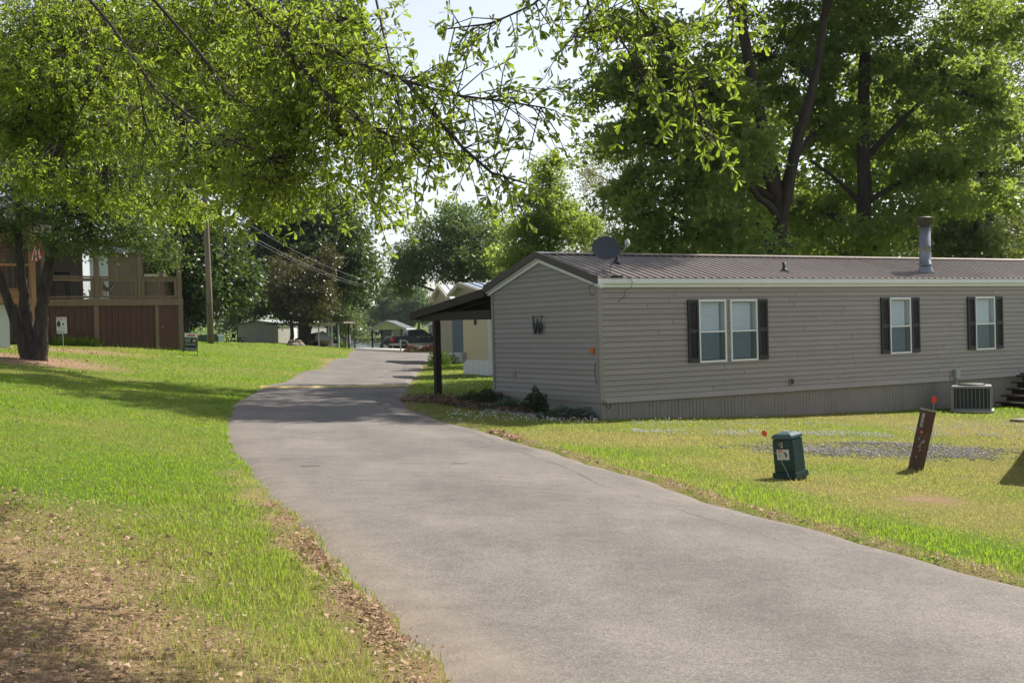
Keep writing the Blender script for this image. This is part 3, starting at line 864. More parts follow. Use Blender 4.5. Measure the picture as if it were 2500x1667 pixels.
# ---------------------------------------------------------------- carport on the far side of the home
cp = thing('carport', 'dark brown timber lean-to carport on a single front post beside the gable end', 'carport', hw(0, HW, HZ), HA)
OC = (0, -HW, -HZ)
CL = 7.5
y0, y1, za, zb = HW + .16, 8.95, 2.70, 2.20
m = MB(OC); m.hexa([(-.1, y0, za), (CL, y0, za), (CL, y1, zb), (-.1, y1, zb), (-.1, y0, za + .02), (CL, y0, za + .02), (CL, y1, zb + .02), (-.1, y1, zb + .02)]); m.build('roof_sheet', ROOF, cp)
m = MB(OC); m.hexa([(-.15, y0 - .02, za - .18), (-.105, y0 - .02, za - .18), (-.105, y1, zb - .17), (-.15, y1, zb - .17), (-.15, y0 - .02, za + .03), (-.105, y0 - .02, za + .03), (-.105, y1, zb + .035), (-.15, y1, zb + .035)]); m.build('rake_board', BRNW, cp)
m = MB(OC); m.box(-.15, CL, y1 + .002, y1 + .045, zb - .17, zb + .035); m.build('eave_board', BRNW, cp)
for i in range(9):
    x = .35 + i * .85
    m = MB(OC); m.hexa([(x, y0, za - .15), (x + .04, y0, za - .15), (x + .04, y1, zb - .15), (x, y1, zb - .15), (x, y0, za - .002), (x + .04, y0, za - .002), (x + .04, y1, zb - .002), (x, y1, zb - .002)]); m.build('rafter', BRNW, cp)
m = MB(OC); m.box(-.02, .08, HW + .08, 8.62, 1.97, 2.19); m.build('beam', BRNW, cp)
m = MB(OC); m.box(.1, CL, 8.52, 8.62, 1.99, 2.19); m.build('beam', BRNW, cp)
for x in (-.02, 3.7, CL - .18):
    m = MB(OC); m.box(x, x + .17, 7.72 if x < 1 else 8.49, 7.89 if x < 1 else 8.66, -.6, 1.97); m.build('post', BRNW, cp, bevel=.008)

# ---------------------------------------------------------------- satellite dish on the roof corner
dz = zr(.42)
dish = thing('satellite_dish', 'grey satellite dish on a mast at the near corner of the brown roof', 'satellite dish', hw(.42, .42, dz), HA)
m = MB(); m.box(-.1, .1, -.06, .06, -.02, .02); m.build('foot_plate', GREYW, dish)
m = MB(); m.tube([(0, 0, 0), (.05, 0, .12), (.1, -.01, .25), (.12, -.02, .42)], .024, 10); m.build('mast', GALV2, dish, smooth=True)
for a in (-.09, .1):
    m = MB(); m.tube([(a, .05, .0), (.07, -.0, .2)], .009, 6); m.build('strut', GALV2, dish)
def dish_bowl():
    n, k = 36, 8
    vs = []; fs = []
    for side in (0, 1):
        for i in range(k + 1):
            r_ = i / k
            for j in range(n):
                a = 2 * math.pi * j / n
                vs.append((.31 * r_ * math.cos(a), .075 * r_ * r_ * -1 + side * .008, .28 * r_ * math.sin(a)))
        o_ = side * (k + 1) * n
        for i in range(k):
            for j in range(n):
                fs.append((o_ + i * n + j, o_ + i * n + (j + 1) % n, o_ + (i + 1) * n + (j + 1) % n, o_ + (i + 1) * n + j))
    o1 = (k + 1) * n
    for j in range(n):
        fs.append((k * n + j, k * n + (j + 1) % n, o1 + k * n + (j + 1) % n, o1 + k * n + j))
    m = MB(); m.add(vs, fs); return m
DISH = pm('dish_slate', (.05, .06, .08), .55, .12, 5, grime=.2)
bw = dish_bowl().build('reflector_bowl', DISH, dish, smooth=True)
bw.location = (.06, -.06, .50); bw.rotation_euler = (R(-20), 0, R(-30))
m = MB(); m.tube([(.12, -.06, .28), (.26, -.22, .36), (.36, -.36, .50), (.38, -.42, .60)], .016, 8); m.build('feed_arm', GALV2, dish, smooth=True)
m = MB(); m.hexa([(.30, -.44, .55), (.40, -.40, .50), (.44, -.34, .60), (.34, -.36, .66), (.38, -.46, .62), (.47, -.42, .57), (.50, -.36, .68), (.42, -.38, .73)]); m.build('feed_horn', GALV2, dish, bevel=.012)
m = MB(); m.tube([(.35, -.36, .5), (.22, -.2, .3), (.12, -.12, .1), (.0, -.3, -.1), (-.12, -.5, -.16)], .009, 6); m.build('cable', WIREM, dish)
m = MB(); m.tube([(-.02, -.5, -.12), (.2, -.56, -.10), (.38, -.57, -.22), (.36, -.57, -.36), (.2, -.545, -.42), (.18, -.55, -.55), (.02, -.5, -.68)], .006, 6); m.build('cable', WIREM, dish)
m = MB(); m.tube([(-.1, -.5, -.14), (-.4, -.5, -.2), (-.56, -.3, -.32), (-.54, -.28, -.5), (-.48, -.36, -.52)], .008, 6); m.build('cable', WIREM, dish)
m = MB(); m.box(-.16, .12, -.58, -.52, -.14, -.10); m.build('splitter', BLK, dish)

# monogram ornament on the gable wall: a curly W
mono = thing('wall_monogram', 'black metal curly monogram letter hung on the gable end siding', 'wall ornament', hw(-.02, 2.42, 1.77), HA)
def stroke(pts, r_, nm='stroke'):
    m = MB(); m.tube([(-.03, p[0], p[1]) for p in pts], r_, 6); m.build(nm, BLK, mono, smooth=True)
stroke([(.19, .2), (.17, .05), (.12, -.1), (.09, -.2)], .02); stroke([(.09, -.2), (.03, .0), (.0, .14)], .011)
stroke([(0, .14), (-.03, .0), (-.09, -.2)], .02); stroke([(-.09, -.2), (-.14, 0), (-.19, .2)], .011)
for yy in (.19, -.19): stroke([(yy - .05, .21), (yy + .05, .21)], .012, 'serif')
stroke([(-.04, .21), (.04, .21)], .01, 'serif')
for q in range(5):
    cy_ = -.16 + q * .08
    stroke([(cy_ + .055 * math.cos(a), -.02 + .075 * math.sin(a) * (1 if q % 2 else -1)) for a in [i * math.pi / 5 for i in range(11)]], .009, 'scroll')
stroke([(-.22, -.01), (.22, -.01)], .008, 'bar'); stroke([(-.22, -.06), (.22, -.06)], .008, 'bar')
for yy in (-.17, -.06, .06, .17): stroke([(yy - .03, -.1), (yy, -.2), (yy + .03, -.1)], .008, 'scroll')
# orange marker disc stuck on the gable wall
m = MB(); m.lathe([(.0, 0), (.075, 0), (.075, .015), (.0, .02)], 18)
o = m.build('wall_reflector', ORNG); o.location = hw(-.005, .27, 1.19); o.rotation_euler = (R(90), 0, HA - math.pi / 2)
tag(o, 'small orange reflector disc on the gable siding near the corner trim', 'reflector')

# ---------------------------------------------------------------- yard things by the home
# air conditioner
ax, ay, _ = hw(10.9, -.95, 0)
ac = thing('air_conditioner', 'square outdoor air conditioner with vertical grille bars against the skirting', 'air conditioner', (ax, ay, g1(ax, ay)), HA + R(38))
ACG = pm('ac_casing', (.22, .23, .235), .5, .08, 5, grime=.2)
m = MB(); m.box(-.52, .52, -.52, .52, -.15, .04); m.build('concrete_pad', CONC, ac)
m = MB(); m.box(-.42, .42, -.42, .42, .05, .60); m.build('coil', ACM, ac)
m = MB(); m.box(-.46, .46, -.46, .46, .045, .09); m.build('base_pan', ACG, ac, bevel=.008)
m = MB(); m.box(-.475, .475, -.475, .475, .60, .655); top = m.build('top_cover', ACG, ac, bevel=.012)
m = MB(); m.lathe([(.33, .657), (.33, .68), (.28, .70), (.06, .715), (0, .715)], 24); m.build('fan_guard', ACM, top, smooth=True)
for sx in (-1, 1):
    for sy in (-1, 1):
        m = MB(); m.box(sx * .455 - .03, sx * .455 + .03, sy * .455 - .03, sy * .455 + .03, .09, .60); m.build('corner_post', ACG, ac)
for side in range(4):
    for i in range(9):
        p = -.37 + i * .0925
        m = MB()
        if side == 0: m.box(p - .007, p + .007, -.455, -.435, .09, .60)
        elif side == 1: m.box(p - .007, p + .007, .435, .455, .09, .60)
        elif side == 2: m.box(-.455, -.435, p - .007, p + .007, .09, .60)
        else: m.box(.435, .455, p - .007, p + .007, .09, .60)
        m.build('grille_bar', ACG, ac)

# wooden steps at the right
sx0, sy0, _ = hw(12.75, -1.25, 0)
zb_ = g1(sx0, sy0) - .02
st = thing('wooden_steps', 'dark brown wooden steps climbing along the skirting at the right edge', 'steps', (sx0, sy0, zb_), HA)
for i in range(5):
    m = MB(); m.box(i * .23, i * .23 + .30, 0, 1.0, .17 * (i + 1) - .04, .17 * (i + 1)); m.build('tread', BRNW, st, bevel=.004)
    m = MB(); m.box(i * .23 + .22, i * .23 + .24, .03, .97, .17 * i + .005, .17 * (i + 1) - .045); m.build('riser', BRNW, st)
m = MB(); m.box(1.15, 3.4, -.02, 1.05, .86, .90); m.build('landing', BRNW, st)
m = MB(); m.box(1.15, 3.4, -.0, .04, .66, .855); m.build('rim_joist', BRNW, st)
for x in (1.2, 3.25):
    m = MB(); m.box(x, x + .1, -.13, -.025, -.3, 1.95 if x > 2 else 1.0); m.build('post', BRNW, st)
m = MB(); m.box(.98, 1.1, -.14, -.03, -.3, 1.0); m.build('post', BRNW, st)
# flat timber piece lying near the frame's right edge
px_, py_ = 12.0, 26.6
m = MB(); m.box(-.6, .6, -.3, .3, -.03, .05); o = m.build('paver', GREYW, bevel=.01); o.location = (px_, py_, g1(px_, py_) + .02); o.rotation_euler = (0, 0, HA)
tag(o, 'flat weathered slab lying in the grass near the wooden steps', 'paving slab')

# green utility pedestal, leaning a little
pb = thing('utility_pedestal', 'leaning dark green plastic utility pedestal with sticker standing in the lawn', 'utility box', (3.56, 14.98, g1(3.56, 14.98) - .03))
pb.rotation_euler = (Matrix.Rotation(R(-4.5), 4, 'Y') @ Matrix.Rotation(R(47), 4, 'Z')).to_euler()
CAPG = pm('cap_green_sunlit', (.05, .10, .10), .32, .12, 5, grime=.1, spec=.6)  # lighter than the body: sunlight on the cap is put into its colour
def frustum(m, a, b, z0, z1, a2=None, b2=None):
    a2 = a if a2 is None else a2; b2 = b if b2 is None else b2
    m.hexa([(-a, -b, z0), (a, -b, z0), (a, b, z0), (-a, b, z0), (-a2, -b2, z1), (a2, -b2, z1), (a2, b2, z1), (-a2, b2, z1)])
m = MB(); frustum(m, .150, .150, -.1, .07); m.build('ground_sleeve', PEDG, pb, bevel=.015)
m = MB(); frustum(m, .170, .170, .055, .135, .166, .166); m.build('base_collar', PEDG, pb, bevel=.008)
m = MB(); frustum(m, .150, .150, .12, .575, .143, .143); m.build('body', PEDG, pb, bevel=.022, seg=3)
m = MB(); frustum(m, .146, .146, .566, .600, .144, .144); frustum(m, .1435, .1435, .5995, .622, .124, .124); frustum(m, .1235, .1235, .6215, .640, .078, .078); frustum(m, .0775, .0775, .6395, .648, .02, .02); m.build('domed_cap', CAPG, pb, smooth=False, bevel=.004, seg=2)
# left face = local -X; face leans in slightly
fx = lambda z: -.150 + (z - .12) / .455 * .007 - .0025
LF = (R(90), 0, R(-90))
def plate(y0, y1, z0, z1, mat, nm, d=.0):
    m = MB(); m.hexa([(fx(z0) - d, y0, z0), (fx(z0) - d, y1, z0), (fx(z0) + .004, y1, z0), (fx(z0) + .004, y0, z0), (fx(z1) - d, y0, z1), (fx(z1) - d, y1, z1), (fx(z1) + .004, y1, z1), (fx(z1) + .004, y0, z1)])
    return m.build(nm, mat, pb)
stk = plate(-.092, .082, .300, .432, STICK, 'warning_sticker', .001)
plate(.0, .066, .405, .424, ORNG, 'sticker_band', .0025)
for k in range(5):
    plate(.012 + .006 * (k % 2), .066, .392 - k * .014, .395 - k * .014, PRNK, 'sticker_line', .0022)
for (ya, yb, za2, zb2) in ((-.03, -.005, .40, .404), (-.045, -.02, .375, .398), (-.062, -.035, .345, .382), (-.058, -.04, .335, .345)):
    plate(ya, yb, za2, zb2, PRNK, 'sticker_drawing', .0022)
plate(.022, .052, .458, .522, PRNK, 'number_tile', .001); plate(-.010, .020, .456, .520, STICK, 'number_tile', .001)
text_part('1', .066, pm('tile_yellow', (.7, .42, .03), .5, .05, 9), pb, (fx(.49) - .003, .037, .490), LF, 'number', .001)
text_part('B', .060, PRNK, pb, (fx(.49) - .003, .005, .488), LF, 'number', .001)
m = MB(); m.tube([(-.3, .12, .43), (-.21, .06, .40), (-.19, .01, .30), (-.175, -.05, .16), (-.185, -.1, .02)], .0028, 5); m.build('loose_wire', pm('wire_pale', (.5, .5, .46), .5, .05, 4), pb)

# leaning rusty steel tube
tb = thing('marker_tube', 'leaning rusty brown steel tube with lichen spots standing in the lawn', 'marker post', (5.74, 16.68, g1(5.74, 16.68) - .05))
tb.rotation_euler = (R(2), R(12.5), 0)
def arc_shell(m, r0, r1, z0, z1, n=24):
    vs = []
    for z in (z0, z1):
        for r_ in (r0, r1):
            for k in range(n):
                a = 2 * math.pi * k / n; vs.append((r_ * math.cos(a), r_ * math.sin(a) * .9, z))
    fs = []
    for k in range(n):
        q = (k + 1) % n
        fs += [(k, q, 2 * n + q, 2 * n + k), (n + k, 3 * n + k, 3 * n + q, n + q), (2 * n + k, 2 * n + q, 3 * n + q, 3 * n + k), (k, n + k, n + q, q)]
    m.add(vs, fs)
m = MB(); arc_shell(m, .108, .096, -.2, .94); m.build('tube_wall', RUST, tb, smooth=False)
m = MB(); arc_shell(m, .1105, .104, .925, .943); m.build('worn_rim', LICH, tb)
def patch(ang0, ang1, z0, z1, mat, nm, d=.002, n=5):
    m = MB(); vs = []
    for z in (z0, z1):
        for k in range(n + 1):
            a = ang0 + (ang1 - ang0) * k / n
            vs.append(((.108 + d) * math.cos(a), (.108 + d) * math.sin(a) * .9, z))
    m.add(vs, [(k, k + 1, n + 2 + k, n + 1 + k) for k in range(n)]); return m.build(nm, mat, tb)
A0 = R(-90)
patch(A0 - R(58), A0 - R(34), .68, .88, pm('old_paper', (.34, .32, .29), .7, .2, 12), 'paper_label')
for k in range(2): patch(A0 - R(48), A0 - R(34), .72 + k * .07, .75 + k * .07, GREYW, 'label_print', .0032)
patch(A0 - R(42), A0 - R(24), .59, .63, ORNG, 'orange_mark', .002)
for k in range(13):
    r_ = random.Random(k); a = A0 + R(r_.uniform(-48, 6)); z = r_.uniform(.2, .57); s = r_.uniform(.006, .017) * (1.8 if k == 0 else 1)
    m = MB(); c = Vector(((.109) * math.cos(a), .109 * math.sin(a) * .9, z)); t = Vector((-math.sin(a), math.cos(a), 0)); nn = Vector((math.cos(a), math.sin(a), 0))
    pts = [tuple(c + nn * .002 + t * s * .8 * math.cos(q) * r_.uniform(.6, 1.1) + Vector((0, 0, s * 1.5 * math.sin(q) * r_.uniform(.6, 1.1)))) for q in [i * math.pi / 3.5 for i in range(7)]]
    m.add(pts, [tuple(range(7))]); m.build('lichen_spot', LICH, tb)
def reflector(x, y, h, tilt, label):
    t = thing('driveway_reflector', label, 'reflector', (x, y, g1(x, y) - .03), 0, 'red reflectors on wire stems')
    t.rotation_euler = tilt
    m = MB(); m.tube([(0, 0, 0), (0, 0, h)], .005, 6); m.build('stem', GALV2, t)
    m = MB(); n = 18
    vs = [(.042 * math.cos(2 * math.pi * k / n), -.012 + s * .012, h + .055 + .058 * math.sin(2 * math.pi * k / n)) for s in (0, 1) for k in range(n)]
    m.add(vs, [tuple(range(n)), tuple(range(2 * n - 1, n - 1, -1))] + [(k, (k + 1) % n, n + (k + 1) % n, n + k) for k in range(n)])
    d = m.build('disc', REDP, t)
    m = MB(); vs = [(.028 * math.cos(2 * math.pi * k / n), -.018 + s * .005, h + .055 + .042 * math.sin(2 * math.pi * k / n)) for s in (0, 1) for k in range(n)]
    m.add(vs, [tuple(range(n)), tuple(range(2 * n - 1, n - 1, -1))] + [(k, (k + 1) % n, n + (k + 1) % n, n + k) for k in range(n)])
    m.build('lens', pm('lens_red', (.9, .08, .03), .2, .1, 60), d)
reflector(6.62, 18.5, .92, (0, R(5), R(12)), 'red disc reflector on a wire stem just behind the rusty tube')
reflector(4.60, 21.0, .13, (R(4), R(-24), R(-18)), 'red disc reflector tipped over in the clover behind the green pedestal')

# shed outside the frame on the right, its shadow falls on the lawn
ca = math.atan2(-.46, .89)
shd = thing('garden_shed', 'tan shed standing right of the view, shading the lawn corner', 'shed', (8.12, 16.75, g1(10, 17) - .1), ca)
m = MB(); m.box(.15, 4.6, .15, 6.2, 0, 3.0); m.build('wall', TANH, shd)
m = MB(); m.hexa([(0, 0, 3.0), (4.8, 0, 3.0), (4.8, 6.4, 3.0), (0, 6.4, 3.0), (0, 0, 3.12), (4.8, 0, 3.5), (4.8, 6.4, 3.5), (0, 6.4, 3.12)]); m.build('roof', ROOF, shd)
m = MB(); m.box(1.5, 2.4, .11, .148, .1, 2.1); m.build('door', WHT, shd)

# twigs dropped on the lane
for i, (x, y, L, a, lb) in enumerate(((-2.62, 14.9, .13, .05, 'short brown twig lying on the asphalt nearer the grass bank'), (-.75, 15.6, .11, -.1, 'thin brown twig lying near the middle of the asphalt lane'))):
    m = MB(); m.tube([(-L, 0, 0), (-L * .3, .004, .003), (L * .4, -.003, 0), (L, .004, .002)], [.0035, .004, .0035, .002], 6)
    o = m.build('twig', GREYW); o.location = (x, y, g1(x, y) + .048); o.rotation_euler = (0, 0, a); tag(o, lb, 'twig', 'twigs on the lane')

# ---------------------------------------------------------------- house with a raised deck on the left bank
DA = math.atan2(3.5, 4.75)
DZ = .85
dk = thing('deck_house', 'house with raised roofed deck over maroon ribbed metal skirting on the bank', 'house', (-19.8, 49.5, DZ), DA)
OD = (0, 0, -DZ)
def dw(s, t, z): return (-19.8 + math.cos(DA) * s - math.sin(DA) * t, 49.5 + math.sin(DA) * s + math.cos(DA) * t, z)
def dp(nm, mat, *b, par=None, bevel=0.0):
    m = MB(OD); m.box(*b); return m.build(nm, mat, par or dk, bevel=bevel)
# ribbed skirting: one sheet strip per rib
def rib_mesh(w, h):
    m = MB(); m.box(0, w, .0, .02, 0, h)
    m.hexa([(w - .05, -.03, 0), (w - .012, -.03, 0), (w, .0, 0), (w - .062, .0, 0), (w - .05, -.03, h), (w - .012, -.03, h), (w, .0, h), (w - .062, .0, h)])
    for k in (1, 2): m.box(w * k / 3.4 - .012, w * k / 3.4 + .012, -.008, 0, 0, h)
    return m.mesh('skirt_panel', RIBR)
rm = rib_mesh(.262, 2.35)
x = -1.1
while x < 5.75:
    inst(rm, 'skirt_panel', dk, (x, .03, 3.15 - 2.35 - DZ)); x += .2635
rs2 = rib_mesh(.262, 2.35)
for i in range(9): inst(rs2, 'skirt_panel', dk, (5.93, .12 + i * .2635, 3.15 - 2.35 - DZ), (0, 0, R(90)))
m = MB(OD); m.box(4.86, 5.74, -.005, .028, 1.0, 3.12); sd = m.build('skirt_door', RIBR, dk)
m = MB(OD); m.tube([(4.95, -.06, 2.18), (5.06, -.06, 2.18)], .014, 6); m.build('handle', GALV2, sd)
for a, b_ in ((1.98, 2.2), (4.69, 4.85), (5.78, 5.98)):
    dp('lower_post', DECKW, a, b_, -.05, .025, .7, 3.14)
dp('rim_beam', DECKW, -1.2, 6.0, -.06, .03, 3.15, 3.45, bevel=.01)
for k in range(30):
    dp('deck_board', DECKW, -1.2, 5.98, .034 + k * .09, .034 + k * .09 + .084, 3.40, 3.44)
for a, b_ in ((-.15, .0), (2.05, 2.26), (3.94, 4.1), (5.75, 5.95)):
    dp('upper_post', DECKW, a, b_, -.05, .07, 3.46, 5.93)
for a in (5.78,):
    dp('upper_post', DECKW, a, a + .16, 2.3, 2.44, 3.46, 5.93)
bays = ((.02, 2.04), (2.28, 3.93), (4.12, 5.74))
wire = MB(OD)
for a, b_ in bays:
    dp('top_rail', DECKW, a, b_, -.06, .08, 4.38, 4.45, bevel=.006)
    dp('bottom_rail', DECKW, a, b_, -.02, .05, 3.50, 3.58)
    dp('upper_rail', DECKW, a, b_, -.02, .05, 4.22, 4.36)
    dp('stile', DECKW, a, a + .12, -.02, .05, 3.585, 4.215); dp('stile', DECKW, b_ - .12, b_, -.02, .05, 3.585, 4.215)
    x = a + .2
    while x < b_ - .14:
        wire.box(x - .003, x + .003, .012, .018, 3.58, 4.22); x += .1
    z = 3.66
    while z < 4.2:
        wire.box(a + .12, b_ - .12, .012, .018, z - .003, z + .003); z += .1
wire.build('wire_mesh', WIREM, dk)
# side rail
dp('top_rail', DECKW, 5.8, 5.92, .1, 2.3, 4.38, 4.45); dp('bottom_rail', DECKW, 5.83, 5.89, .1, 2.3, 3.5, 3.58)
# porch roof
dp('roof_beam', DECKW, -1.2, 6.0, -.05, .07, 5.935, 6.07)
m = MB(OD); m.hexa([(-1.4, -.25, 6.08), (6.2, -.25, 6.08), (6.2, 2.7, 6.35), (-1.4, 2.7, 6.35), (-1.4, -.25, 6.13), (6.2, -.25, 6.13), (6.2, 2.7, 6.40), (-1.4, 2.7, 6.40)]); m.build('porch_roof', RAKE, dk)
dp('roof_beam', DECKW, -1.2, 6.0, 2.32, 2.44, 5.935, 6.2)
# house body behind the deck with lap siding
sidm = MB(OD)
for k in range(24):
    z0 = 3.46 + k * .125
    sidm.hexa([(-6, 2.58, z0), (2.2, 2.58, z0), (2.2, 2.62, z0), (-6, 2.62, z0), (-6, 2.6, z0 + .125), (2.2, 2.6, z0 + .125), (2.2, 2.62, z0 + .125), (-6, 2.62, z0 + .125)])
wl = sidm.build('siding', pm('dark_tan_siding', (.17, .15, .12), .6, .06, 2, grime=.2), dk)
dp('wall', TANH, -6, 2.2, 2.63, 9, .9, 6.3)
dp('corner_trim', DECKW, 2.2, 2.32, 2.56, 2.66, 3.46, 6.3)
m = MB(OD); m.hexa([(-1.9, 2.2, 8.2), (2.9, 2.2, 6.35), (2.9, 9.4, 6.35), (-1.9, 9.4, 8.2), (-1.9, 2.2, 8.26), (2.9, 2.2, 6.41), (2.9, 9.4, 6.41), (-1.9, 9.4, 8.26)])
rf = m.build('roof', LROOF, dk)
m = MB(OD); m.hexa([(-1.9, 2.2, 8.2), (-6.6, 2.2, 6.35), (-6.6, 9.4, 6.35), (-1.9, 9.4, 8.2), (-1.9, 2.2, 8.26), (-6.6, 2.2, 6.41), (-6.6, 9.4, 6.41), (-1.9, 9.4, 8.26)]); m.build('roof', LROOF, dk)
for k in range(16):
    y = 2.25 + k * .45
    m = MB(OD); m.hexa([(-1.9, y, 8.26), (2.9, y, 6.41), (2.9, y + .05, 6.41), (-1.9, y + .05, 8.26), (-1.9, y, 8.30), (2.9, y, 6.45), (2.9, y + .05, 6.45), (-1.9, y + .05, 8.30)]); m.build('roof_rib', LROOF, rf)
m = MB(OD); m.prism([(-6, 6.3), (2.2, 6.3), (-1.9, 8.15)], 2.6, 2.66, 'y'); m.build('gable', TANH, dk)
# grill on the deck
gx, gy, _ = dw(.95, 1.3, 0)
gr = thing('barbecue_grill', 'black barbecue grill on legs standing behind the deck railing', 'grill', (gx, gy, 3.44), DA)
for x in (-.35, .35):
    for y in (-.2, .2):
        m = MB(); m.bar((x, y, 0), (x * .8, y, .8), .05); m.build('leg', BLK, gr)
m = MB(); m.box(-.4, .4, -.25, .25, .78, .95); m.build('fire_box', BLK, gr, bevel=.02)
m = MB(); m.prism([(-.25, .955), (.25, .955), (.22, 1.15), (.1, 1.24), (-.1, 1.24), (-.22, 1.15)], -.4, .4, 'x'); m.build('lid', BLK, gr)
for s in (-1, 1):
    m = MB(); m.box(min(s * .42, s * .8), max(s * .42, s * .8), -.22, .22, .9, .94); m.build('side_shelf', BLK, gr)
# hanging hammock chair
hx_, hy_, _ = dw(2.95, 1.1, 0)
hm = thing('hammock_chair', 'pale cotton hammock chair hanging under the deck roof', 'hammock', (hx_, hy_, 3.7), DA)
m = MB()
vs = []; fs = []
nu, nv = 10, 8
for i in range(nu + 1):
    for j in range(nv + 1):
        a = -1 + 2 * i / nu; b = -1 + 2 * j / nv
        vs.append((a * .42 * (1 - .15 * b * b), b * .32, .12 + .55 * a * a + .12 * b * b + .02 * math.sin(i * 2.1 + j)))
for i in range(nu):
    for j in range(nv):
        q = i * (nv + 1) + j; fs.append((q, q + 1, q + nv + 2, q + nv + 1))
m.add(vs, fs); m.build('sling', ROPE, hm, smooth=True)
for i in (0, nu):
    for j in range(0, nv + 1):
        a = -1 + 2 * i / nu; b = -1 + 2 * j / nv
        m = MB(); m.tube([(a * .42 * (1 - .15 * b * b), b * .32, .67 + .12 * b * b), (a * .45, 0, 1.75)], .006, 4); m.build('cord', ROPE, hm)
m = MB(); m.tube([(-.47, 0, 1.76), (.47, 0, 1.76)], .02, 8); m.build('spreader_bar', BRNW, hm)
m = MB(); m.tube([(-.45, 0, 1.76), (0, 0, 2.25), (.45, 0, 1.76)], .008, 5); m.build('hanging_rope', ROPE, hm)
# small white table beyond the hammock
tx, ty, _ = dw(2.8, 2.0, 0)
tt = thing('side_table', 'small white side table on the deck below the hammock chair', 'table', (tx, ty, 3.44), DA)
m = MB(); m.box(-.35, .35, -.25, .25, .42, .46); m.build('table_top', WHT, tt)
for x in (-.3, .3):
    for y in (-.2, .2):
        m = MB(); m.box(x - .03, x + .03, y - .03, y + .03, 0, .42); m.build('leg', WHT, tt)

# pale house seen through the deck
wn_ = thing('pale_house', 'pale sided house seen through the open bays of the deck', 'house', (-22.6, 72.5, g1(-22.6, 72.5) - .2), R(5))
m = MB()
for k in range(34): m.hexa([(-3.5, -.03, k * .17), (-2.4, -.03, k * .17), (-2.4, .02, k * .17), (-3.5, .02, k * .17), (-3.5, 0, k * .17 + .17), (-2.4, 0, k * .17 + .17), (-2.4, .02, k * .17 + .17), (-3.5, .02, k * .17 + .17)])
m.build('siding', WHH, wn_)
m = MB(); m.box(-3.5, -.28, .021, 6, 0, 5.8); m.build('wall', DECKW, wn_)
m = MB(); m.hexa([(-3.9, -.5, 5.8), (0, -.5, 5.8), (0, 6.4, 5.8), (-3.9, 6.4, 5.8), (-3.9, 2.9, 7.0), (0, 2.9, 7.0), (0, 3.1, 7.0), (-3.9, 3.1, 7.0)]); m.build('roof', LROOF, wn_)
m = MB(); m.box(-.26, .9, .5, 4, 0, 4.3); m.build('lean_to', DECKW, wn_)
m = MB(); m.box(-.26, 1.1, .2, 4.2, 4.31, 4.5); m.build('awning', CREAM, wn_)

# ---------------------------------------------------------------- porch of the next house, far left
CZ = .7
cr_ = thing('cedar_porch', 'orange cedar porch with lattice rail above a white wall at the left edge', 'porch', (-18.1, 44.0, CZ), DA)
OCd = (0, 0, -CZ)
def cpb(nm, mat, *b, bevel=0.0):
    m = MB(OCd); m.box(*b); return m.build(nm, mat, cr_, bevel=bevel)
cpb('post', CEDAR, -.08, .12, -.1, .1, .9, 6.6, bevel=.01)
cpb('post', CEDAR, -2.6, -2.42, -.1, .1, .9, 6.6)
cpb('post', CEDAR, -5.1, -4.92, -.1, .1, .9, 6.6)
cpb('rim_joist', CEDAR, -5.1, -.09, -.12, -.06, 3.1, 3.36); cpb('ledger', CEDAR, -5.1, -.09, -.06, 0, 3.38, 3.58)
cpb('top_rail', CEDAR, -4.9, -.09, -.08, .08, 4.52, 4.6); cpb('bottom_rail', CEDAR, -4.9, -.09, -.03, .05, 3.62, 3.68)
for k in range(24):
    cpb('baluster', BRNW, -4.8 + k * .2, -4.76 + k * .2, -.01, .03, 3.685, 4.515)
cpb('deck_floor', CEDAR, -5.1, .1, .11, 3.0, 3.36, 3.42)
for k in range(13):
    m = MB(OCd); m.box(-5.6 + k * .37, -5.6 + k * .37 + .362, .2, .25, .6, 3.08); m.build('white_panel', WHH, cr_)
cpb('wall', pm('brown_shingle', (.11, .06, .05), .8, .25, 9, bump=.3), -6, -.3, 2.6, 2.9, 3.0, 7.2)
cpb('door', TANH, -1.7, -.75, 2.55, 2.598, 3.42, 5.5)
m = MB(OCd); m.hexa([(-6, -.4, 6.6), (.4, -.4, 6.6), (.4, 3.2, 7.3), (-6, 3.2, 7.3), (-6, -.4, 6.68), (.4, -.4, 6.68), (.4, 3.2, 7.38), (-6, 3.2, 7.38)]); m.build('roof', RAKE, cr_)
m = MB(OCd); m.box(-1.55, -.9, -.55, .0, .55, 1.05); m.build('planter', CEDAR, cr_)
# flag by the porch post
fg = thing('flag', 'striped red and white flag hanging beside the cedar porch post', 'flag', (-18.08, 44.0, 4.80), R(12))
m = MB(); m.tube([(-.02, .02, .2), (.18, -.25, .62), (.42, -.5, 1.0)], .012, 6); m.build('pole', CEDAR, fg)
ns = 7
for k in range(ns):
    vs = []
    n = 10
    for i in range(n + 1):
        t = i / n
        for e in (0, 1):
            f = (k + e) / ns
            x = .02 + f * .40; zt = .78 - .10 * f; zb = .0 - .16 * math.sin(f * 3.1) + .12 * f
            vs.append((x + .06 * math.sin(t * 4 + f * 3), -.12 + .06 * math.sin(f * 9 + t * 3), zt + (zb - zt) * t))
    m = MB(); m.add(vs, [(2 * i, 2 * i + 1, 2 * i + 3, 2 * i + 2) for i in range(n)]); m.build('stripe', FLAGR if k % 2 == 0 else FLAGW, fg, smooth=True)

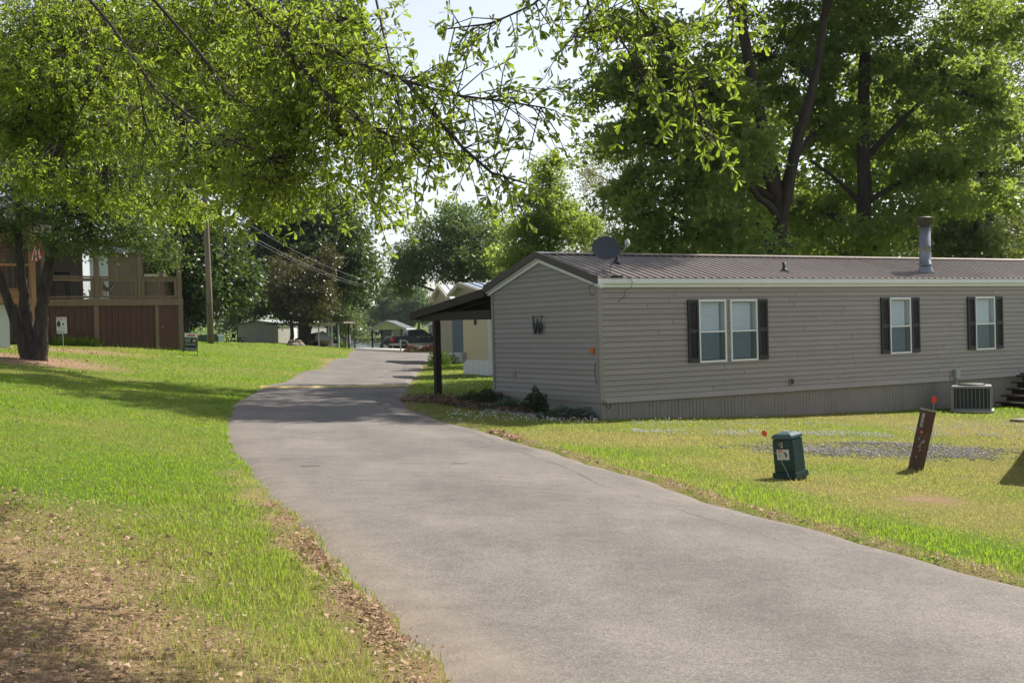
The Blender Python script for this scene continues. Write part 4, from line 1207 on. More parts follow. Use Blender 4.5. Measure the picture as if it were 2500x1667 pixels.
# ---------------------------------------------------------------- sale signs
zg = g1(-16.62, 43)
s1 = thing('yard_sign', 'curled white for sale sign with phone number on a thin stake', 'sign', (-16.62, 43.0, zg), R(20))
m = MB(); m.tube([(.03, 0, -.1), (.0, 0, 1.3)], .012, 6); m.build('stake', GALV2, s1)
vs = []
def curl(x): return .0 if x < .08 else (x - .08) ** 2 * 2.2
n = 12
for i in range(n + 1):
    x = -.20 + .36 * i / n
    for z in (.70, 1.31): vs.append((x + .02 * (1.31 - z), -.03 + curl(x) - (1.31 - z) * .02, z))
m = MB(); m.add(vs, [(2 * i, 2 * i + 2, 2 * i + 3, 2 * i + 1) for i in range(n)])
pn = m.build('panel', SIGNW, s1, smooth=True)
text_part('FOR', .125, PRNR, pn, (-.085, -.036, 1.23), (R(90), 0, 0), 'lettering', .001)
text_part('S', .125, PRNR, pn, (.095, -.032, 1.23), (R(90), 0, R(8)), 'lettering', .001)
text_part('205.81', .108, PRNB, pn, (-.045, -.045, .765), (R(90), 0, 0), 'lettering', .001)
text_part('Maria Pa', .055, PRNB, pn, (-.01, -.042, .90), (R(90), 0, 0), 'lettering', .001)
m = MB(); m.prism([(-.115 + .06 * math.cos(a), 1.06 + .115 * math.sin(a)) for a in [i * math.pi / 9 for i in range(18)]], -.042, -.034, 'y'); m.build('portrait_oval', PRNK, pn)
m = MB(); m.prism([(.0, 1.05), (.04, 1.12), (.065, 1.06), (.03, .98)], -.040, -.032, 'y'); m.build('blue_mark', PRNB, pn)
zg = g1(-13.72, 49.5)
s2 = thing('realty_sign', 'dark green framed for sale sign standing beside the deck corner', 'sign', (-13.72, 49.5, zg - .05), R(14), rot=(0, R(3.5), R(14)))
m = MB(); m.box(-.26, .27, -.01, .01, .22, .80); pg = m.build('panel', SIGNG, s2)
m = MB(); m.box(-.26, .27, -.011, .011, .80, .985); m.build('header_panel', SIGNW, s2)
for x in (-.29, .28):
    m = MB(); m.box(x, x + .025, -.012, .012, -.1 if x > 0 else .12, 1.16); m.build('frame_leg', BLK, s2)
m = MB(); m.box(-.265, .275, -.012, .012, .03, .055); m.build('frame_bar', BLK, s2)
m = MB(); m.box(-.265, .275, -.012, .012, 1.0, 1.03); m.build('frame_bar', BLK, s2)
RT = (R(90), 0, 0)
text_part('FOR SALE', .115, SIGNW, pg, (.005, -.013, .30), RT, 'lettering', .001, sx=.95)
text_part('205.242.7451', .085, SIGNW, pg, (.0, -.013, .50), RT, 'lettering', .001, sx=.95)
text_part('SHIRLEY', .085, SIGNW, pg, (-.11, -.013, .71), RT, 'lettering', .001, sx=.8)
text_part('KOZAN', .075, SIGNW, pg, (-.11, -.013, .62), RT, 'lettering', .001, sx=.8)
m = MB(); m.prism([(.15 + .075 * math.cos(a), .665 + .07 * math.sin(a)) for a in [i * math.pi / 8 for i in range(16)]], -.016, -.0105, 'y'); m.build('round_badge', pm('badge_tan', (.4, .3, .22), .5, .2, 20), pg)
m = MB(); m.prism([(-.14, .865), (-.08, .945), (-.02, .9), (.16, .92), (.16, .85), (-.14, .85)], -.017, -.0115, 'y'); m.build('red_logo', PRNR, pg)

# ---------------------------------------------------------------- utility pole and wires
zp = g1(-16.05, 62)
up_ = thing('utility_pole', 'weathered wooden utility pole standing on the grass crest', 'utility pole', (-16.05, 62, zp))
m = MB(); m.tube([(0, 0, -.5), (-.03, 0, 3), (-.1, 0, 7), (-.16, 0, 10.6)], [.17, .155, .14, .12], 14); m.build('pole', POLEM, up_, smooth=True)
m = MB(); m.box(-1.1, .8, -.06, .06, 9.9, 10.02); m.build('cross_arm', POLEM, up_)
m = MB(); m.tube([(-.13, -.16, .0), (-.12, -.17, 2.2)], .025, 6); m.build('conduit', WIREG, up_)
m = MB(); m.tube([(-.12 + .12 * math.cos(a), -.19, 1.9 + .2 * math.sin(a)) for a in [i * math.pi / 6 for i in range(13)]], .02, 6); m.build('cable_coil', RUST, up_)
def wire(a, b, sag, r_, nm, lb, grp='overhead wires by the pole'):
    n = 14; pts = []
    for i in range(n + 1):
        t = i / n
        pts.append((a[0] + (b[0] - a[0]) * t, a[1] + (b[1] - a[1]) * t, a[2] + (b[2] - a[2]) * t - sag * 4 * t * (1 - t)))
    m = MB(); m.tube(pts, r_, 5); tag(m.build(nm, WIREG), lb, 'wire', grp)
wire((-16.2, 62, 9.2), (-12.6, 118, 6.6), .9, .011, 'overhead_wire', 'topmost thin grey wire sloping down from the utility pole toward the lake')
wire((-16.2, 62, 8.5), (-12.8, 118, 6.1), .8, .014, 'overhead_wire', 'middle grey wire sloping down from the utility pole toward the lake')
wire((-16.2, 62, 8.3), (-12.8, 118, 5.9), .8, .010, 'overhead_wire', 'lowest grey wire running close under the middle one toward the lake')

# ---------------------------------------------------------------- beyond the crest on the left
zt = 1.2
tf = thing('pad_transformer', 'rounded green pad mounted transformer cabinet left of the grey shed', 'transformer', (-22.0, 85, zt - .35), R(-12))
m = MB(); m.box(-.8, .8, -.5, .5, 0, .98); m.build('cabinet', TRFG, tf, bevel=.06, seg=3)
m = MB(); m.box(-.72, -.02, -.52, -.505, .08, .88); m.build('door', TRFG, tf)
m = MB(); m.box(.02, .72, -.52, -.505, .08, .88); m.build('door', TRFG, tf)
m = MB(); m.box(-.9, .9, -.6, .6, -.6, 0); m.build('plinth', CONC, tf)

SA = R(-14)
sh = thing('grey_shed_home', 'low pale grey panelled building with flat awning beyond the lawn crest', 'building', (-25.1, 115, .3), SA)
OS = (0, 0, -.3)
for k in range(11):
    m = MB(OS); m.box(-2.15 + k * .393, -2.15 + k * .393 + .385, 0, .05, .2, 2.55); m.build('wall_panel', SHEDM, sh)
m = MB(OS); m.box(-2.15, 2.15, .051, 12, .2, 2.55); m.build('wall', SHEDM, sh)
m = MB(OS); m.prism([(-2.15, 2.55), (2.15, 2.55), (2.15, 2.75), (0, 3.1), (-2.15, 2.75)], -.02, .05, 'y'); m.build('gable_board', SHEDM, sh)
m = MB(OS); m.hexa([(-2.4, -.3, 2.76), (0, -.3, 3.12), (0, 12.2, 3.12), (-2.4, 12.2, 2.76), (-2.4, -.3, 2.84), (0, -.3, 3.2), (0, 12.2, 3.2), (-2.4, 12.2, 2.84)]); m.build('roof', GREYW, sh)
m = MB(OS); m.hexa([(2.4, -.3, 2.76), (0, -.3, 3.12), (0, 12.2, 3.12), (2.4, 12.2, 2.76), (2.4, -.3, 2.84), (0, -.3, 3.2), (0, 12.2, 3.2), (2.4, 12.2, 2.84)]); m.build('roof', LROOF, sh)
m = MB(OS); m.box(2.16, 2.2, 3.4, 4.3, .4, 2.35); m.build('door', WHT, sh)
m = MB(OS); m.box(2.16, 2.2, 6.0, 7.2, 1.2, 2.1); m.build('window', CARG, sh)
# awning on white posts over the boat
aw = thing('boat_awning', 'flat dark awning on slim white posts beside the covered boat', 'awning', (-16.4, 98, .3), R(-6))
m = MB(); m.box(-4.4, 2.4, -.4, 3.6, 2.22, 2.36); m.build('roof', GREYW, aw)
m = MB(); m.box(-.6, 1.7, -.46, -.41, 2.02, 2.3); m.build('fascia', CREAM, aw)
for x, y in ((.15, -.3), (.7, .9), (1.3, -.35), (1.75, .1)):
    m = MB(); m.box(x, x + .1, y, y + .1, 0, 2.2); m.build('post', WHT, aw)
for x, y in ((2.2, 2.0), (2.35, 3.2), (1.9, 3.0)):
    m = MB(); m.box(x, x + .08, y, y + .08, -.4, 2.3); m.build('post', BRNW, aw)
# covered boat
bt = thing('covered_boat', 'boat on a trailer under a dark and white tarpaulin beside white posts', 'boat', (-17.0, 99.5, .45), R(168))
def hull():
    m = MB(); st_ = [(-1.6, .55), (-.8, .62), (.2, .6), (1.0, .42), (1.6, .06)]
    vs = []
    for x, w in st_:
        k = .1 * max(0, x)
        vs += [(x, -w, .75 + k), (x, -w * .85, .4 + k), (x, 0, .22 + k * 1.5), (x, w * .85, .4 + k), (x, w, .75 + k)]
    fs = [(i * 5 + k, i * 5 + k + 1, i * 5 + k + 6, i * 5 + k + 5) for i in range(4) for k in range(4)] + [(0, 1, 2, 3, 4)]
    m.add(vs, fs); return m
hull().build('hull', HULL, bt, smooth=True)
def cover(x0, x1, mat, nm):
    vs = []; n = 10; k = 8
    for i in range(n + 1):
        x = x0 + (x1 - x0) * i / n
        w = np.interp(x, [-1.7, -.8, .2, 1.0, 1.65], [.6, .68, .66, .46, .1]); h = np.interp(x, [-1.7, -.9, 0, 1.65], [1.0, 1.45, 1.3, .85])
        for j in range(k + 1):
            a = math.pi * j / k
            vs.append((x, -w * math.cos(a), .66 + (h - .66) * math.sin(a) ** .7 + .03 * math.sin(i * 1.7 + j * 2.3)))
    m = MB(); m.add(vs, [(i * (k + 1) + j, i * (k + 1) + j + 1, (i + 1) * (k + 1) + j + 1, (i + 1) * (k + 1) + j) for i in range(n) for j in range(k)]); m.build(nm, mat, bt, smooth=True)
cover(-.45, 1.66, TARP, 'tarpaulin'); cover(-1.7, -.45, TARPW, 'white_tarpaulin')
for s in (-1, 1):
    m = MB(); m.lathe([(.12, -.08), (.3, -.08), (.3, .08), (.12, .08)], 16); o = m.build('trailer_wheel', TYRE, bt); o.location = (-.5, s * .72, .3 - .02); o.rotation_euler = (R(90), 0, 0)
m = MB(); m.box(-1.5, 2.2, -.05, .05, .15, .22); m.build('trailer_frame', GALV2, bt)
# picnic table
pt = thing('picnic_table', 'dark picnic table with benches left of the grey building', 'picnic table', (-25.0, 104.5, .78), R(-8))
m = MB(); m.box(-.95, .95, -.38, .38, .72, .77); m.build('table_top', BRNW, pt)
for s in (-1, 1):
    m = MB(); m.box(-.95, .95, s * .7 - .14, s * .7 + .14, .42, .46); m.build('bench', BRNW, pt)
for x in (-.6, .6):
    for s in (-1, 1):
        m = MB(); m.bar((x, s * .1, .72), (x, s * .65, 0), .08, .04); m.build('leg', BRNW, pt)
    m = MB(); m.bar((x, -.75, .4), (x, .75, .4), .08, .04); m.build('cross_brace', BRNW, pt)
m = MB(); m.lathe([(.17, 0), (.2, .3), (.2, .32), (0, .32)], 12); o = m.build('bucket', BLK, smooth=True); o.location = (-25.0, 104.5, 1.55); tag(o, 'small dark bucket standing on the picnic table', 'bucket')
# stump
zs = g1(-15.7, 83)
m = MB(); rr = random.Random(3); n = 16
prof = [(1.0, -.2), (.8, .05), (.62, .2), (.55, .36)]
vs = []
for r_, z in prof:
    for k in range(n):
        a = 2 * math.pi * k / n; q = r_ * (1 + .18 * math.sin(3 * a + 1) + rr.uniform(-.06, .06)); vs.append((q * .8 * math.cos(a), q * .6 * math.sin(a), z + rr.uniform(-.03, .03)))
m.add(vs, [(i * n + k, i * n + (k + 1) % n, (i + 1) * n + (k + 1) % n, (i + 1) * n + k) for i in range(3) for k in range(n)] + [tuple(range(3 * n, 4 * n))])
o = m.build('tree_stump', GREYW); o.location = (-15.55, 83, zs); tag(o, 'low rough tree stump on the crest in front of the leaning trunks', 'stump')
# white utility box on legs and dark stair
wp = thing('white_meter_post', 'white meter box on a post at the end of the lawn', 'meter box', (-14.2, 101, .30), 0)
m = MB(); m.box(-.14, .14, -.1, .1, .42, 1.25); m.build('box', WHT, wp, bevel=.02)
for x in (-.1, .08): 
    m = MB(); m.box(x, x + .04, -.02, .02, -.2, .42); m.build('leg', GALV2, wp)
m = MB(); m.box(-.06, .08, -.07, .07, 1.25, 1.5); m.build('meter', GALV2, wp, bevel=.02)
m = MB(); m.box(-.34, -.22, -.06, .06, -.2, 1.1); m.build('timber_post', GREYW, wp)
ds = thing('dark_stair', 'dark open stair with sloping handrail beyond the white meter post', 'stair', (-15.6, 106, .3), 0)
for i in range(6):
    m = MB(); m.box(-1.3 + i * .28, -1.0 + i * .28, -.5, .5, 1.2 - i * .2, 1.24 - i * .2); m.build('tread', BRNW, ds)
for y in (-.52, .52):
    m = MB(); m.bar((-1.4, y, 2.05), (.6, y, .75), .08); m.build('handrail', BRNW, ds)
    m = MB(); m.bar((-1.4, y, 1.2), (.5, y, .0), .06, .2); m.build('stringer', BRNW, ds)

# ---------------------------------------------------------------- pickup truck
tk = thing('pickup_truck', 'dark blue and silver four door pickup truck parked by the flower bed', 'pickup truck', (-8.75, 108.2, g1(-8.75, 108.2) + .10), R(24))
W = .98
m = MB(); m.prism([(-2.85, .62), (-1.35, .62), (-1.35, 1.28), (-2.85, 1.28)], -W, W, 'y'); m.build('bed', NAVY, tk, bevel=.03)
m = MB(); m.prism([(-1.34, .55), (1.1, .55), (1.1, 1.26), (-1.34, 1.30)], -W, W, 'y'); m.build('cab_body', NAVY, tk, bevel=.03)
m = MB(); m.prism([(1.11, .55), (2.85, .55), (2.92, .75), (2.88, 1.08), (2.6, 1.17), (1.11, 1.25)], -W, W, 'y'); m.build('bonnet', NAVY, tk, bevel=.04)
m = MB(); m.hexa([(-1.3, -.93, 1.30), (1.05, -.93, 1.27), (1.05, .93, 1.27), (-1.3, .93, 1.30), (-1.12, -.74, 1.86), (.28, -.74, 1.9), (.28, .74, 1.9), (-1.12, .74, 1.86)]); cab = m.build('cab_roof', NAVY, tk, bevel=.05, seg=3)
for s in (-1, 1):
    def sw(x0, x1, x2, x3, nm='side_window'):
        f = lambda z: s * (.93 - (z - 1.28) / .6 * .19 + .006)
        m = MB(); a, b = 1.36, 1.78
        m.hexa([(x0, f(a), a), (x1, f(a), a), (x1, f(a) - s * .02, a), (x0, f(a) - s * .02, a), (x2, f(b), b), (x3, f(b), b), (x3, f(b) - s * .02, b), (x2, f(b) - s * .02, b)]); m.build(nm, CARG, cab)
    sw(-1.12, -.72, -1.02, -.7); sw(-.62, .1, -.6, .08); sw(.2, .86, .18, .36)
    m = MB(); m.box(-2.85, -1.36, s * .93 - .06, s * .93 + .06, .42, .66); m.build('lower_panel', SILV, tk, bevel=.02)
    m = MB(); m.box(-1.34, 2.8, s * .93 - .06, s * .93 + .06, .38, .62); m.build('lower_panel', SILV, tk, bevel=.02)
    for x in (-1.75, 1.85):
        m = MB(); pts = [(x + .53 * math.cos(a), .42 + .53 * math.sin(a)) for a in [i * math.pi / 10 for i in range(11)]] + [(x + .42 * math.cos(a), .42 + .42 * math.sin(a)) for a in [i * math.pi / 10 for i in range(10, -1, -1)]]
        vs = [(p[0], s * .9, p[1]) for p in pts] + [(p[0], s * 1.03, p[1]) for p in pts]; k = len(pts)
        m.add(vs, [(i, i + 1, k + i + 1, k + i) for i in range(k - 1)] + [(k - 1, 0, k, 2 * k - 1)] + [(i, i + 1, k - 2 - i, k - 1 - i) for i in range(10)] + [(k + i, k + i + 1, 2 * k - 2 - i, 2 * k - 1 - i) for i in range(10)])
        m.build('fender_flare', SILV, tk)
        m = MB(); m.lathe([(.22, -.13), (.36, -.14), (.40, -.1), (.40, .1), (.36, .14), (.22, .13)], 26); w = m.build('wheel', TYRE, tk); w.location = (x, s * .86, .40); w.rotation_euler = (R(90), 0, 0)
        m = MB(); m.lathe([(.0, -.11), (.24, -.11), (.24, .11), (.0, .11)], 20); m.build('rim', ACM, w)
        for q in range(6):
            m = MB(); a = q * math.pi / 3; m.bar((.05 * math.cos(a), .05 * math.sin(a), s * -.118), (.235 * math.cos(a), .235 * math.sin(a), s * -.118), .07, .02, (0, 0, 1)); m.build('spoke', RIM, w)
        m = MB(); m.lathe([(.215, -.125), (.245, -.13), (.245, -.10), (.215, -.10)], 20); o = m.build('rim_lip', RIM, w)
        if s > 0: pass
        else: o.rotation_euler = (math.pi, 0, 0)
    for x in (-.35, .75):
        m = MB(); m.box(x - .12, x + .12, s * .99 - .015, s * .99 + .015, 1.12, 1.17); m.build('door_handle', SILV, tk)
    for x in (-1.33, -.65, .15, 1.1):
        m = MB(); m.box(x - .006, x + .006, s * .982 - .002, s * .982 + .002, .64, 1.25); m.build('door_seam', BLK, tk)
    m = MB(); m.box(.78, .98, min(s * .98, s * 1.2), max(s * .98, s * 1.2), 1.28, 1.46); m.build('mirror', BLK, tk, bevel=.03)
    m = MB(); m.box(-2.88, -2.62, s * .93 - .07, s * .93 + .065, .82, 1.2); m.build('tail_light', TAILR, tk, bevel=.015)
m = MB(); m.box(-2.895, -2.852, -.8, .8, .72, 1.24); tg = m.build('tailgate', GREYW, tk, bevel=.015)
m = MB(); m.box(-2.92, -2.896, -.2, .2, 1.0, 1.1); m.build('tailgate_handle', BLK, tg)
m = MB(); m.box(-3.08, -2.86, -.95, .95, .46, .66); m.build('rear_bumper', SILV, tk, bevel=.03)
m = MB(); m.box(2.86, 3.02, -.95, .95, .48, .72); m.build('front_bumper', SILV, tk, bevel=.03)
m = MB(); m.box(2.885, 2.93, -.6, .6, .76, 1.04); m.build('radiator_grille', RIM, tk)
m = MB(); m.hexa([(.92, -.78, 1.32), (.94, .78, 1.32), (.92, .78, 1.31), (.9, -.78, 1.31), (.36, -.66, 1.84), (.38, .66, 1.84), (.35, .66, 1.84), (.33, -.66, 1.84)]); m.build('windscreen', CARG, cab)
for s in (-.8, .8):
    m = MB(); m.tube([(-2.6, s, 1.28), (-2.55, s, 1.55), (-1.5, s, 1.6), (-1.45, s, 1.28)], .03, 6); m.build('bed_rail', BLK, tk)
# small scooter behind the truck
sc_ = thing('quad_bike', 'small dark quad bike parked just behind the pickup truck', 'quad bike', (-11.6, 106.9, g1(-11.6, 106.9) + .02), R(100))
for x in (-.5, .5):
    for y in (-.4, .4):
        m = MB(); m.lathe([(.1, -.12), (.26, -.12), (.28, 0), (.26, .12), (.1, .12)], 16); o = m.build('wheel', TYRE, sc_); o.location = (x, y, .28); o.rotation_euler = (R(90), 0, 0)
m = MB(); m.prism([(-.7, .45), (.7, .45), (.75, .6), (.3, .72), (-.1, .68), (-.65, .72)], -.28, .28, 'y'); m.build('body', BLK, sc_, bevel=.03)
m = MB(); m.box(-.5, .1, -.15, .15, .72, .82); m.build('seat', BLK, sc_, bevel=.03)
m = MB(); m.tube([(.35, -.4, 1.0), (.4, 0, .9), (.35, .4, 1.0)], .025, 6); m.build('handlebar', BLK, sc_)
# maroon car half hidden behind the pale house
mc = thing('maroon_car', 'maroon car with pale roof partly hidden behind the tan house corner', 'car', (-3.2, 100, g1(-3.2, 100) + .02), R(8))
m = MB(); m.prism([(-2.2, .35), (2.2, .35), (2.25, .7), (1.2, .9), (-2.1, .95), (-2.25, .7)], -.85, .85, 'y'); m.build('body', CARD, mc, bevel=.04)
m = MB(); m.hexa([(-1.7, -.78, .93), (1.0, -.78, .9), (1.0, .78, .9), (-1.7, .78, .93), (-1.2, -.6, 1.4), (.3, -.6, 1.42), (.3, .6, 1.42), (-1.2, .6, 1.4)]); cb = m.build('cabin', CARG, mc, bevel=.04)
m = MB(); m.box(-1.2, .3, -.58, .58, 1.41, 1.45); m.build('roof', SILV, cb)
for x in (-1.35, 1.4):
    for s in (-1, 1):
        m = MB(); m.lathe([(.0, -.1), (.2, -.1), (.32, -.1), (.32, .1), (.0, .1)], 18); o = m.build('wheel', TYRE, mc); o.location = (x, s * .8, .32); o.rotation_euler = (R(90), 0, 0)

# white posts with caps by the verge
def wpost(x, y, w, lb):
    t = thing('white_post', lb, 'post', (x, y, g1(x, y) - .05), R(8), 'white posts by the verge')
    m = MB(); m.box(-w, w, -w, w, -.1, 1.0); m.build('shaft', WHT, t)
    m = MB(); m.box(-w - .03, w + .03, -w - .03, w + .03, 1.0, 1.06); m.hexa([(-w, -w, 1.06), (w, -w, 1.06), (w, w, 1.06), (-w, w, 1.06), (-.02, -.02, 1.17), (.02, -.02, 1.17), (.02, .02, 1.17), (-.02, .02, 1.17)]); m.build('cap', WHT, t)
wpost(-9.4, 98, .06, 'slim white post standing in front of the pickup truck wheel')
wpost(-6.02, 98, .16, 'thick white post just right of the carport post')
m = MB(); m.box(-4.7, 1.2, -.12, .12, -.1, .12); o = m.build('kerb', CONC); o.location = (-4.9, 94.2, g1(-5, 94) + .02); o.rotation_euler = (0, 0, R(2)); structure(o)

# ---------------------------------------------------------------- boat house carport and other far roofs
bh = thing('boat_carport', 'open gabled carport with pale metal roof on brown posts by the lake', 'carport', (-13.05, 122, -.35), R(-4))
for x in (-1.6, 1.5):
    for y in (0, 5.6):
        m = MB(); m.box(x - .08, x + .08, y - .08, y + .08, -.4, 2.35); m.build('post', BRNW, bh)
m = MB(); m.prism([(-1.75, 2.3), (1.75, 2.3), (0, 3.12)], -.1, -.04, 'y'); m.build('gable_panel', CREAM, bh)
for s in (-1, 1):
    m = MB(); m.hexa([(0, -.35, 3.2), (s * 2.05, -.35, 2.3), (s * 2.05, 6, 2.3), (0, 6, 3.2), (0, -.35, 3.26), (s * 2.05, -.35, 2.36), (s * 2.05, 6, 2.36), (0, 6, 3.26)]); rf = m.build('roof', LROOF, bh)
    m = MB(); m.hexa([(0, -.42, 3.08), (s * 2.05, -.42, 2.18), (s * 2.05, -.36, 2.18), (0, -.36, 3.08), (0, -.42, 3.28), (s * 2.05, -.42, 2.38), (s * 2.05, -.36, 2.38), (0, -.36, 3.28)]); m.build('rake_board', GALV2, bh)
    m = MB(); m.box(min(s * 2.06, s * 2.1), max(s * 2.06, s * 2.1), -.42, 6, 2.12, 2.34); m.build('eave_board', WHT, bh)
    for k in range(12):
        y = -.3 + k * .52
        m = MB(); m.hexa([(0, y, 3.26), (s * 2.05, y, 2.36), (s * 2.05, y + .04, 2.36), (0, y + .04, 3.26), (0, y, 3.30), (s * 2.05, y, 2.40), (s * 2.05, y + .04, 2.40), (0, y + .04, 3.30)]); m.build('roof_rib', LROOF, rf)
m = MB(); m.box(-.4, 1.42, 5.3, 5.4, .2, 2.3); m.build('back_wall', CREAM, bh)
m = MB(); m.box(-1.5, -.45, 5.3, 5.36, .8, 2.2); m.build('back_screen', SLATE, bh)
dh = thing('dark_roof_house', 'house with dark shingle roof and white trim behind the pale carport', 'house', (-6.6, 128, -.5), R(-4))
m = MB(); m.box(-2.6, 7, 0, 7, 0, 2.75); m.build('wall', SHEDM, dh)
m = MB(); m.prism([(-2.6, 2.75), (3.2, 2.75), (.3, 4.0)], -.02, .02, 'y'); m.build('gable', SHEDM, dh)
for s in (-1, 1):
    m = MB(); m.hexa([(.3, -.4, 4.05), (.3 + s * 3.3, -.4, 2.7), (.3 + s * 3.3, 7, 2.7), (.3, 7, 4.05), (.3, -.4, 4.13), (.3 + s * 3.3, -.4, 2.78), (.3 + s * 3.3, 7, 2.78), (.3, 7, 4.13)]); m.build('roof', DROOF, dh)
    m = MB(); m.hexa([(.3, -.46, 3.93), (.3 + s * 3.3, -.46, 2.58), (.3 + s * 3.3, -.41, 2.58), (.3, -.41, 3.93), (.3, -.46, 4.14), (.3 + s * 3.3, -.46, 2.79), (.3 + s * 3.3, -.41, 2.79), (.3, -.41, 4.14)]); m.build('rake_board', WHT, dh)
m = MB(); m.box(2.9, 3.25, -.1, .2, 0, 2.75); m.build('corner_post', WHT, dh)
m = MB(); m.box(4.0, 5.1, -.03, -.005, 1.1, 2.2); m.build('window', CARG, dh)

# ---------------------------------------------------------------- neighbouring homes on the right of the lane
def lap_wall(m, axis, c, a, b, z0, z1, h, sgn):
    z = z0
    while z < z1 - .01:
        ze = min(z + h, z1)
        if axis == 'x':   # wall in plane x=c spanning y a..b
            m.hexa([(c + sgn * .02, a, z), (c + sgn * .02, b, z), (c, b, z), (c, a, z), (c + sgn * .004, a, ze), (c + sgn * .004, b, ze), (c, b, ze), (c, a, ze)])
        else:
            m.hexa([(a, c + sgn * .02, z), (b, c + sgn * .02, z), (b, c, z), (a, c, z), (a, c + sgn * .004, ze), (b, c + sgn * .004, ze), (b, c, ze), (a, c, ze)])
        z = ze
ya_ = thing('yellow_home', 'pale yellow sided home with white ribbed skirting beyond the carport', 'mobile home', (-.87, 45.5, -.35), HA)
OY = (0, 0, .35)
m = MB(OY); lap_wall(m, 'x', 0, .0, 2.15, .52, 3.0, .13, -1); lap_wall(m, 'y', 0, 0, 9, .52, 3.0, .13, -1); m.build('siding', YELH, ya_)
m = MB(OY); m.box(0.001, 9, .001, 2.15, -.2, 3.0); m.build('wall', YELH, ya_)
m = MB(OY); m.box(-.05, .06, -.06, .05, .4, 3.0); m.build('corner_trim', WHH, ya_)
for k in range(18):
    m = MB(OY); m.box(-.045, -.005, -.02 + k * .121, .095 + k * .121, -.3, .5); m.build('skirt_panel', WHT, ya_)
m = MB(OY); m.box(-.06, 9, -.05, -.022, -.3, .5); m.build('skirting', WHT, ya_)
m = MB(OY); m.box(-.055, -.025, 1.0, 1.16, 1.9, 2.55); m.build('wall_sconce', BLK, ya_)
m = MB(OY); m.box(-.2, -.025, 1.95, 2.2, .42, .80); m.build('meter_box', GALV2, ya_, bevel=.02)
m = MB(OY); m.prism([(-.3, 3.0), (2.9, 3.02), (2.0, 3.45), (1.7, 3.5)], .0, .05, 'x'); m.build('gable', TANH, ya_)
for (p, q) in (((2.0, 3.56), (2.95, 3.10)), ((2.0, 3.56), (-.4, 3.02))):
    m = MB(OY); m.hexa([(-.25, p[0], p[1]), (9.2, p[0], p[1]), (9.2, q[0], q[1]), (-.25, q[0], q[1]), (-.25, p[0], p[1] + .06), (9.2, p[0], p[1] + .06), (9.2, q[0], q[1] + .06), (-.25, q[0], q[1] + .06)]); rf = m.build('roof', BROOF, ya_)
    for k in range(22):
        x = -.2 + k * .42
        m = MB(OY); m.hexa([(x, p[0], p[1] + .06), (x + .04, p[0], p[1] + .06), (x + .04, q[0], q[1] + .06), (x, q[0], q[1] + .06), (x, p[0], p[1] + .1), (x + .04, p[0], p[1] + .1), (x + .04, q[0], q[1] + .1), (x, q[0], q[1] + .1)]); m.build('roof_rib', BROOF, rf)
    m = MB(OY); m.hexa([(-.3, p[0], p[1] - .1), (-.255, p[0], p[1] - .1), (-.255, q[0], q[1] - .1), (-.3, q[0], q[1] - .1), (-.3, p[0], p[1] + .08), (-.255, p[0], p[1] + .08), (-.255, q[0], q[1] + .08), (-.3, q[0], q[1] + .08)]); m.build('rake_board', TANH, ya_)
BA = math.atan2(.3, .954)
sb_ = thing('slate_home', 'slate blue and tan sided home with white skirting farther down the lane', 'mobile home', (-3.18, 63, -.25), BA)
OB = (0, 0, .25)
m = MB(OB); lap_wall(m, 'y', 0, 0, 8, .5, 3.4, .15, -1); m.build('siding', SLATE, sb_)
m = MB(OB); lap_wall(m, 'x', 0, 0, 4.2, .5, 3.4, .15, -1); m.build('gable_siding', TANH, sb_)
m = MB(OB); m.box(.001, 8, .001, 4.2, -.2, 3.4); m.build('wall', TANH, sb_)
m = MB(OB); m.box(-.05, .05, -.05, .05, .5, 3.4); m.build('corner_trim', SLATE, sb_)
for k in range(10):
    m = MB(OB); m.box(-.02 + k * .3, .27 + k * .3, -.05, -.022, -.3, .5); m.build('skirt_panel', WHT, sb_)
for k in range(12):
    m = MB(OB); m.box(-.05, -.022, k * .35, .34 + k * .35, -.3, .5); m.build('skirt_panel', WHT, sb_)
m = MB(OB); m.prism([(0, 3.4), (4.2, 3.4), (2.1, 4.15)], -.01, .03, 'x'); m.build('gable', TANH, sb_)
for (p, q) in (((2.1, 4.2), (-.25, 3.35)), ((2.1, 4.2), (4.45, 3.35))):
    m = MB(OB); m.hexa([(-.25, p[0], p[1]), (8.2, p[0], p[1]), (8.2, q[0], q[1]), (-.25, q[0], q[1]), (-.25, p[0], p[1] + .06), (8.2, p[0], p[1] + .06), (8.2, q[0], q[1] + .06), (-.25, q[0], q[1] + .06)]); rf = m.build('roof', LROOF, sb_)
    for k in range(20):
        x = -.22 + k * .42
        m = MB(OB); m.hexa([(x, p[0], p[1] + .06), (x + .05, p[0], p[1] + .06), (x + .05, q[0], q[1] + .06), (x, q[0], q[1] + .06), (x, p[0], p[1] + .11), (x + .05, p[0], p[1] + .11), (x + .05, q[0], q[1] + .11), (x, q[0], q[1] + .11)]); m.build('roof_rib', LROOF, rf)
    m = MB(OB); m.hexa([(-.3, p[0], p[1] - .12), (-.255, p[0], p[1] - .12), (-.255, q[0], q[1] - .12), (-.3, q[0], q[1] - .12), (-.3, p[0], p[1] + .08), (-.255, p[0], p[1] + .08), (-.255, q[0], q[1] + .08), (-.3, q[0], q[1] + .08)]); m.build('rake_board', CREAM, sb_)
wc = thing('white_home', 'white lap sided home end seen just right of the carport post', 'mobile home', (-5.0, 104, -.3), R(10))
m = MB((0, 0, .3)); lap_wall(m, 'y', 0, 0, 6, .3, 3.2, .16, -1); lap_wall(m, 'x', 0, 0, 5, .3, 3.2, .16, -1); m.build('siding', WHH, wc)
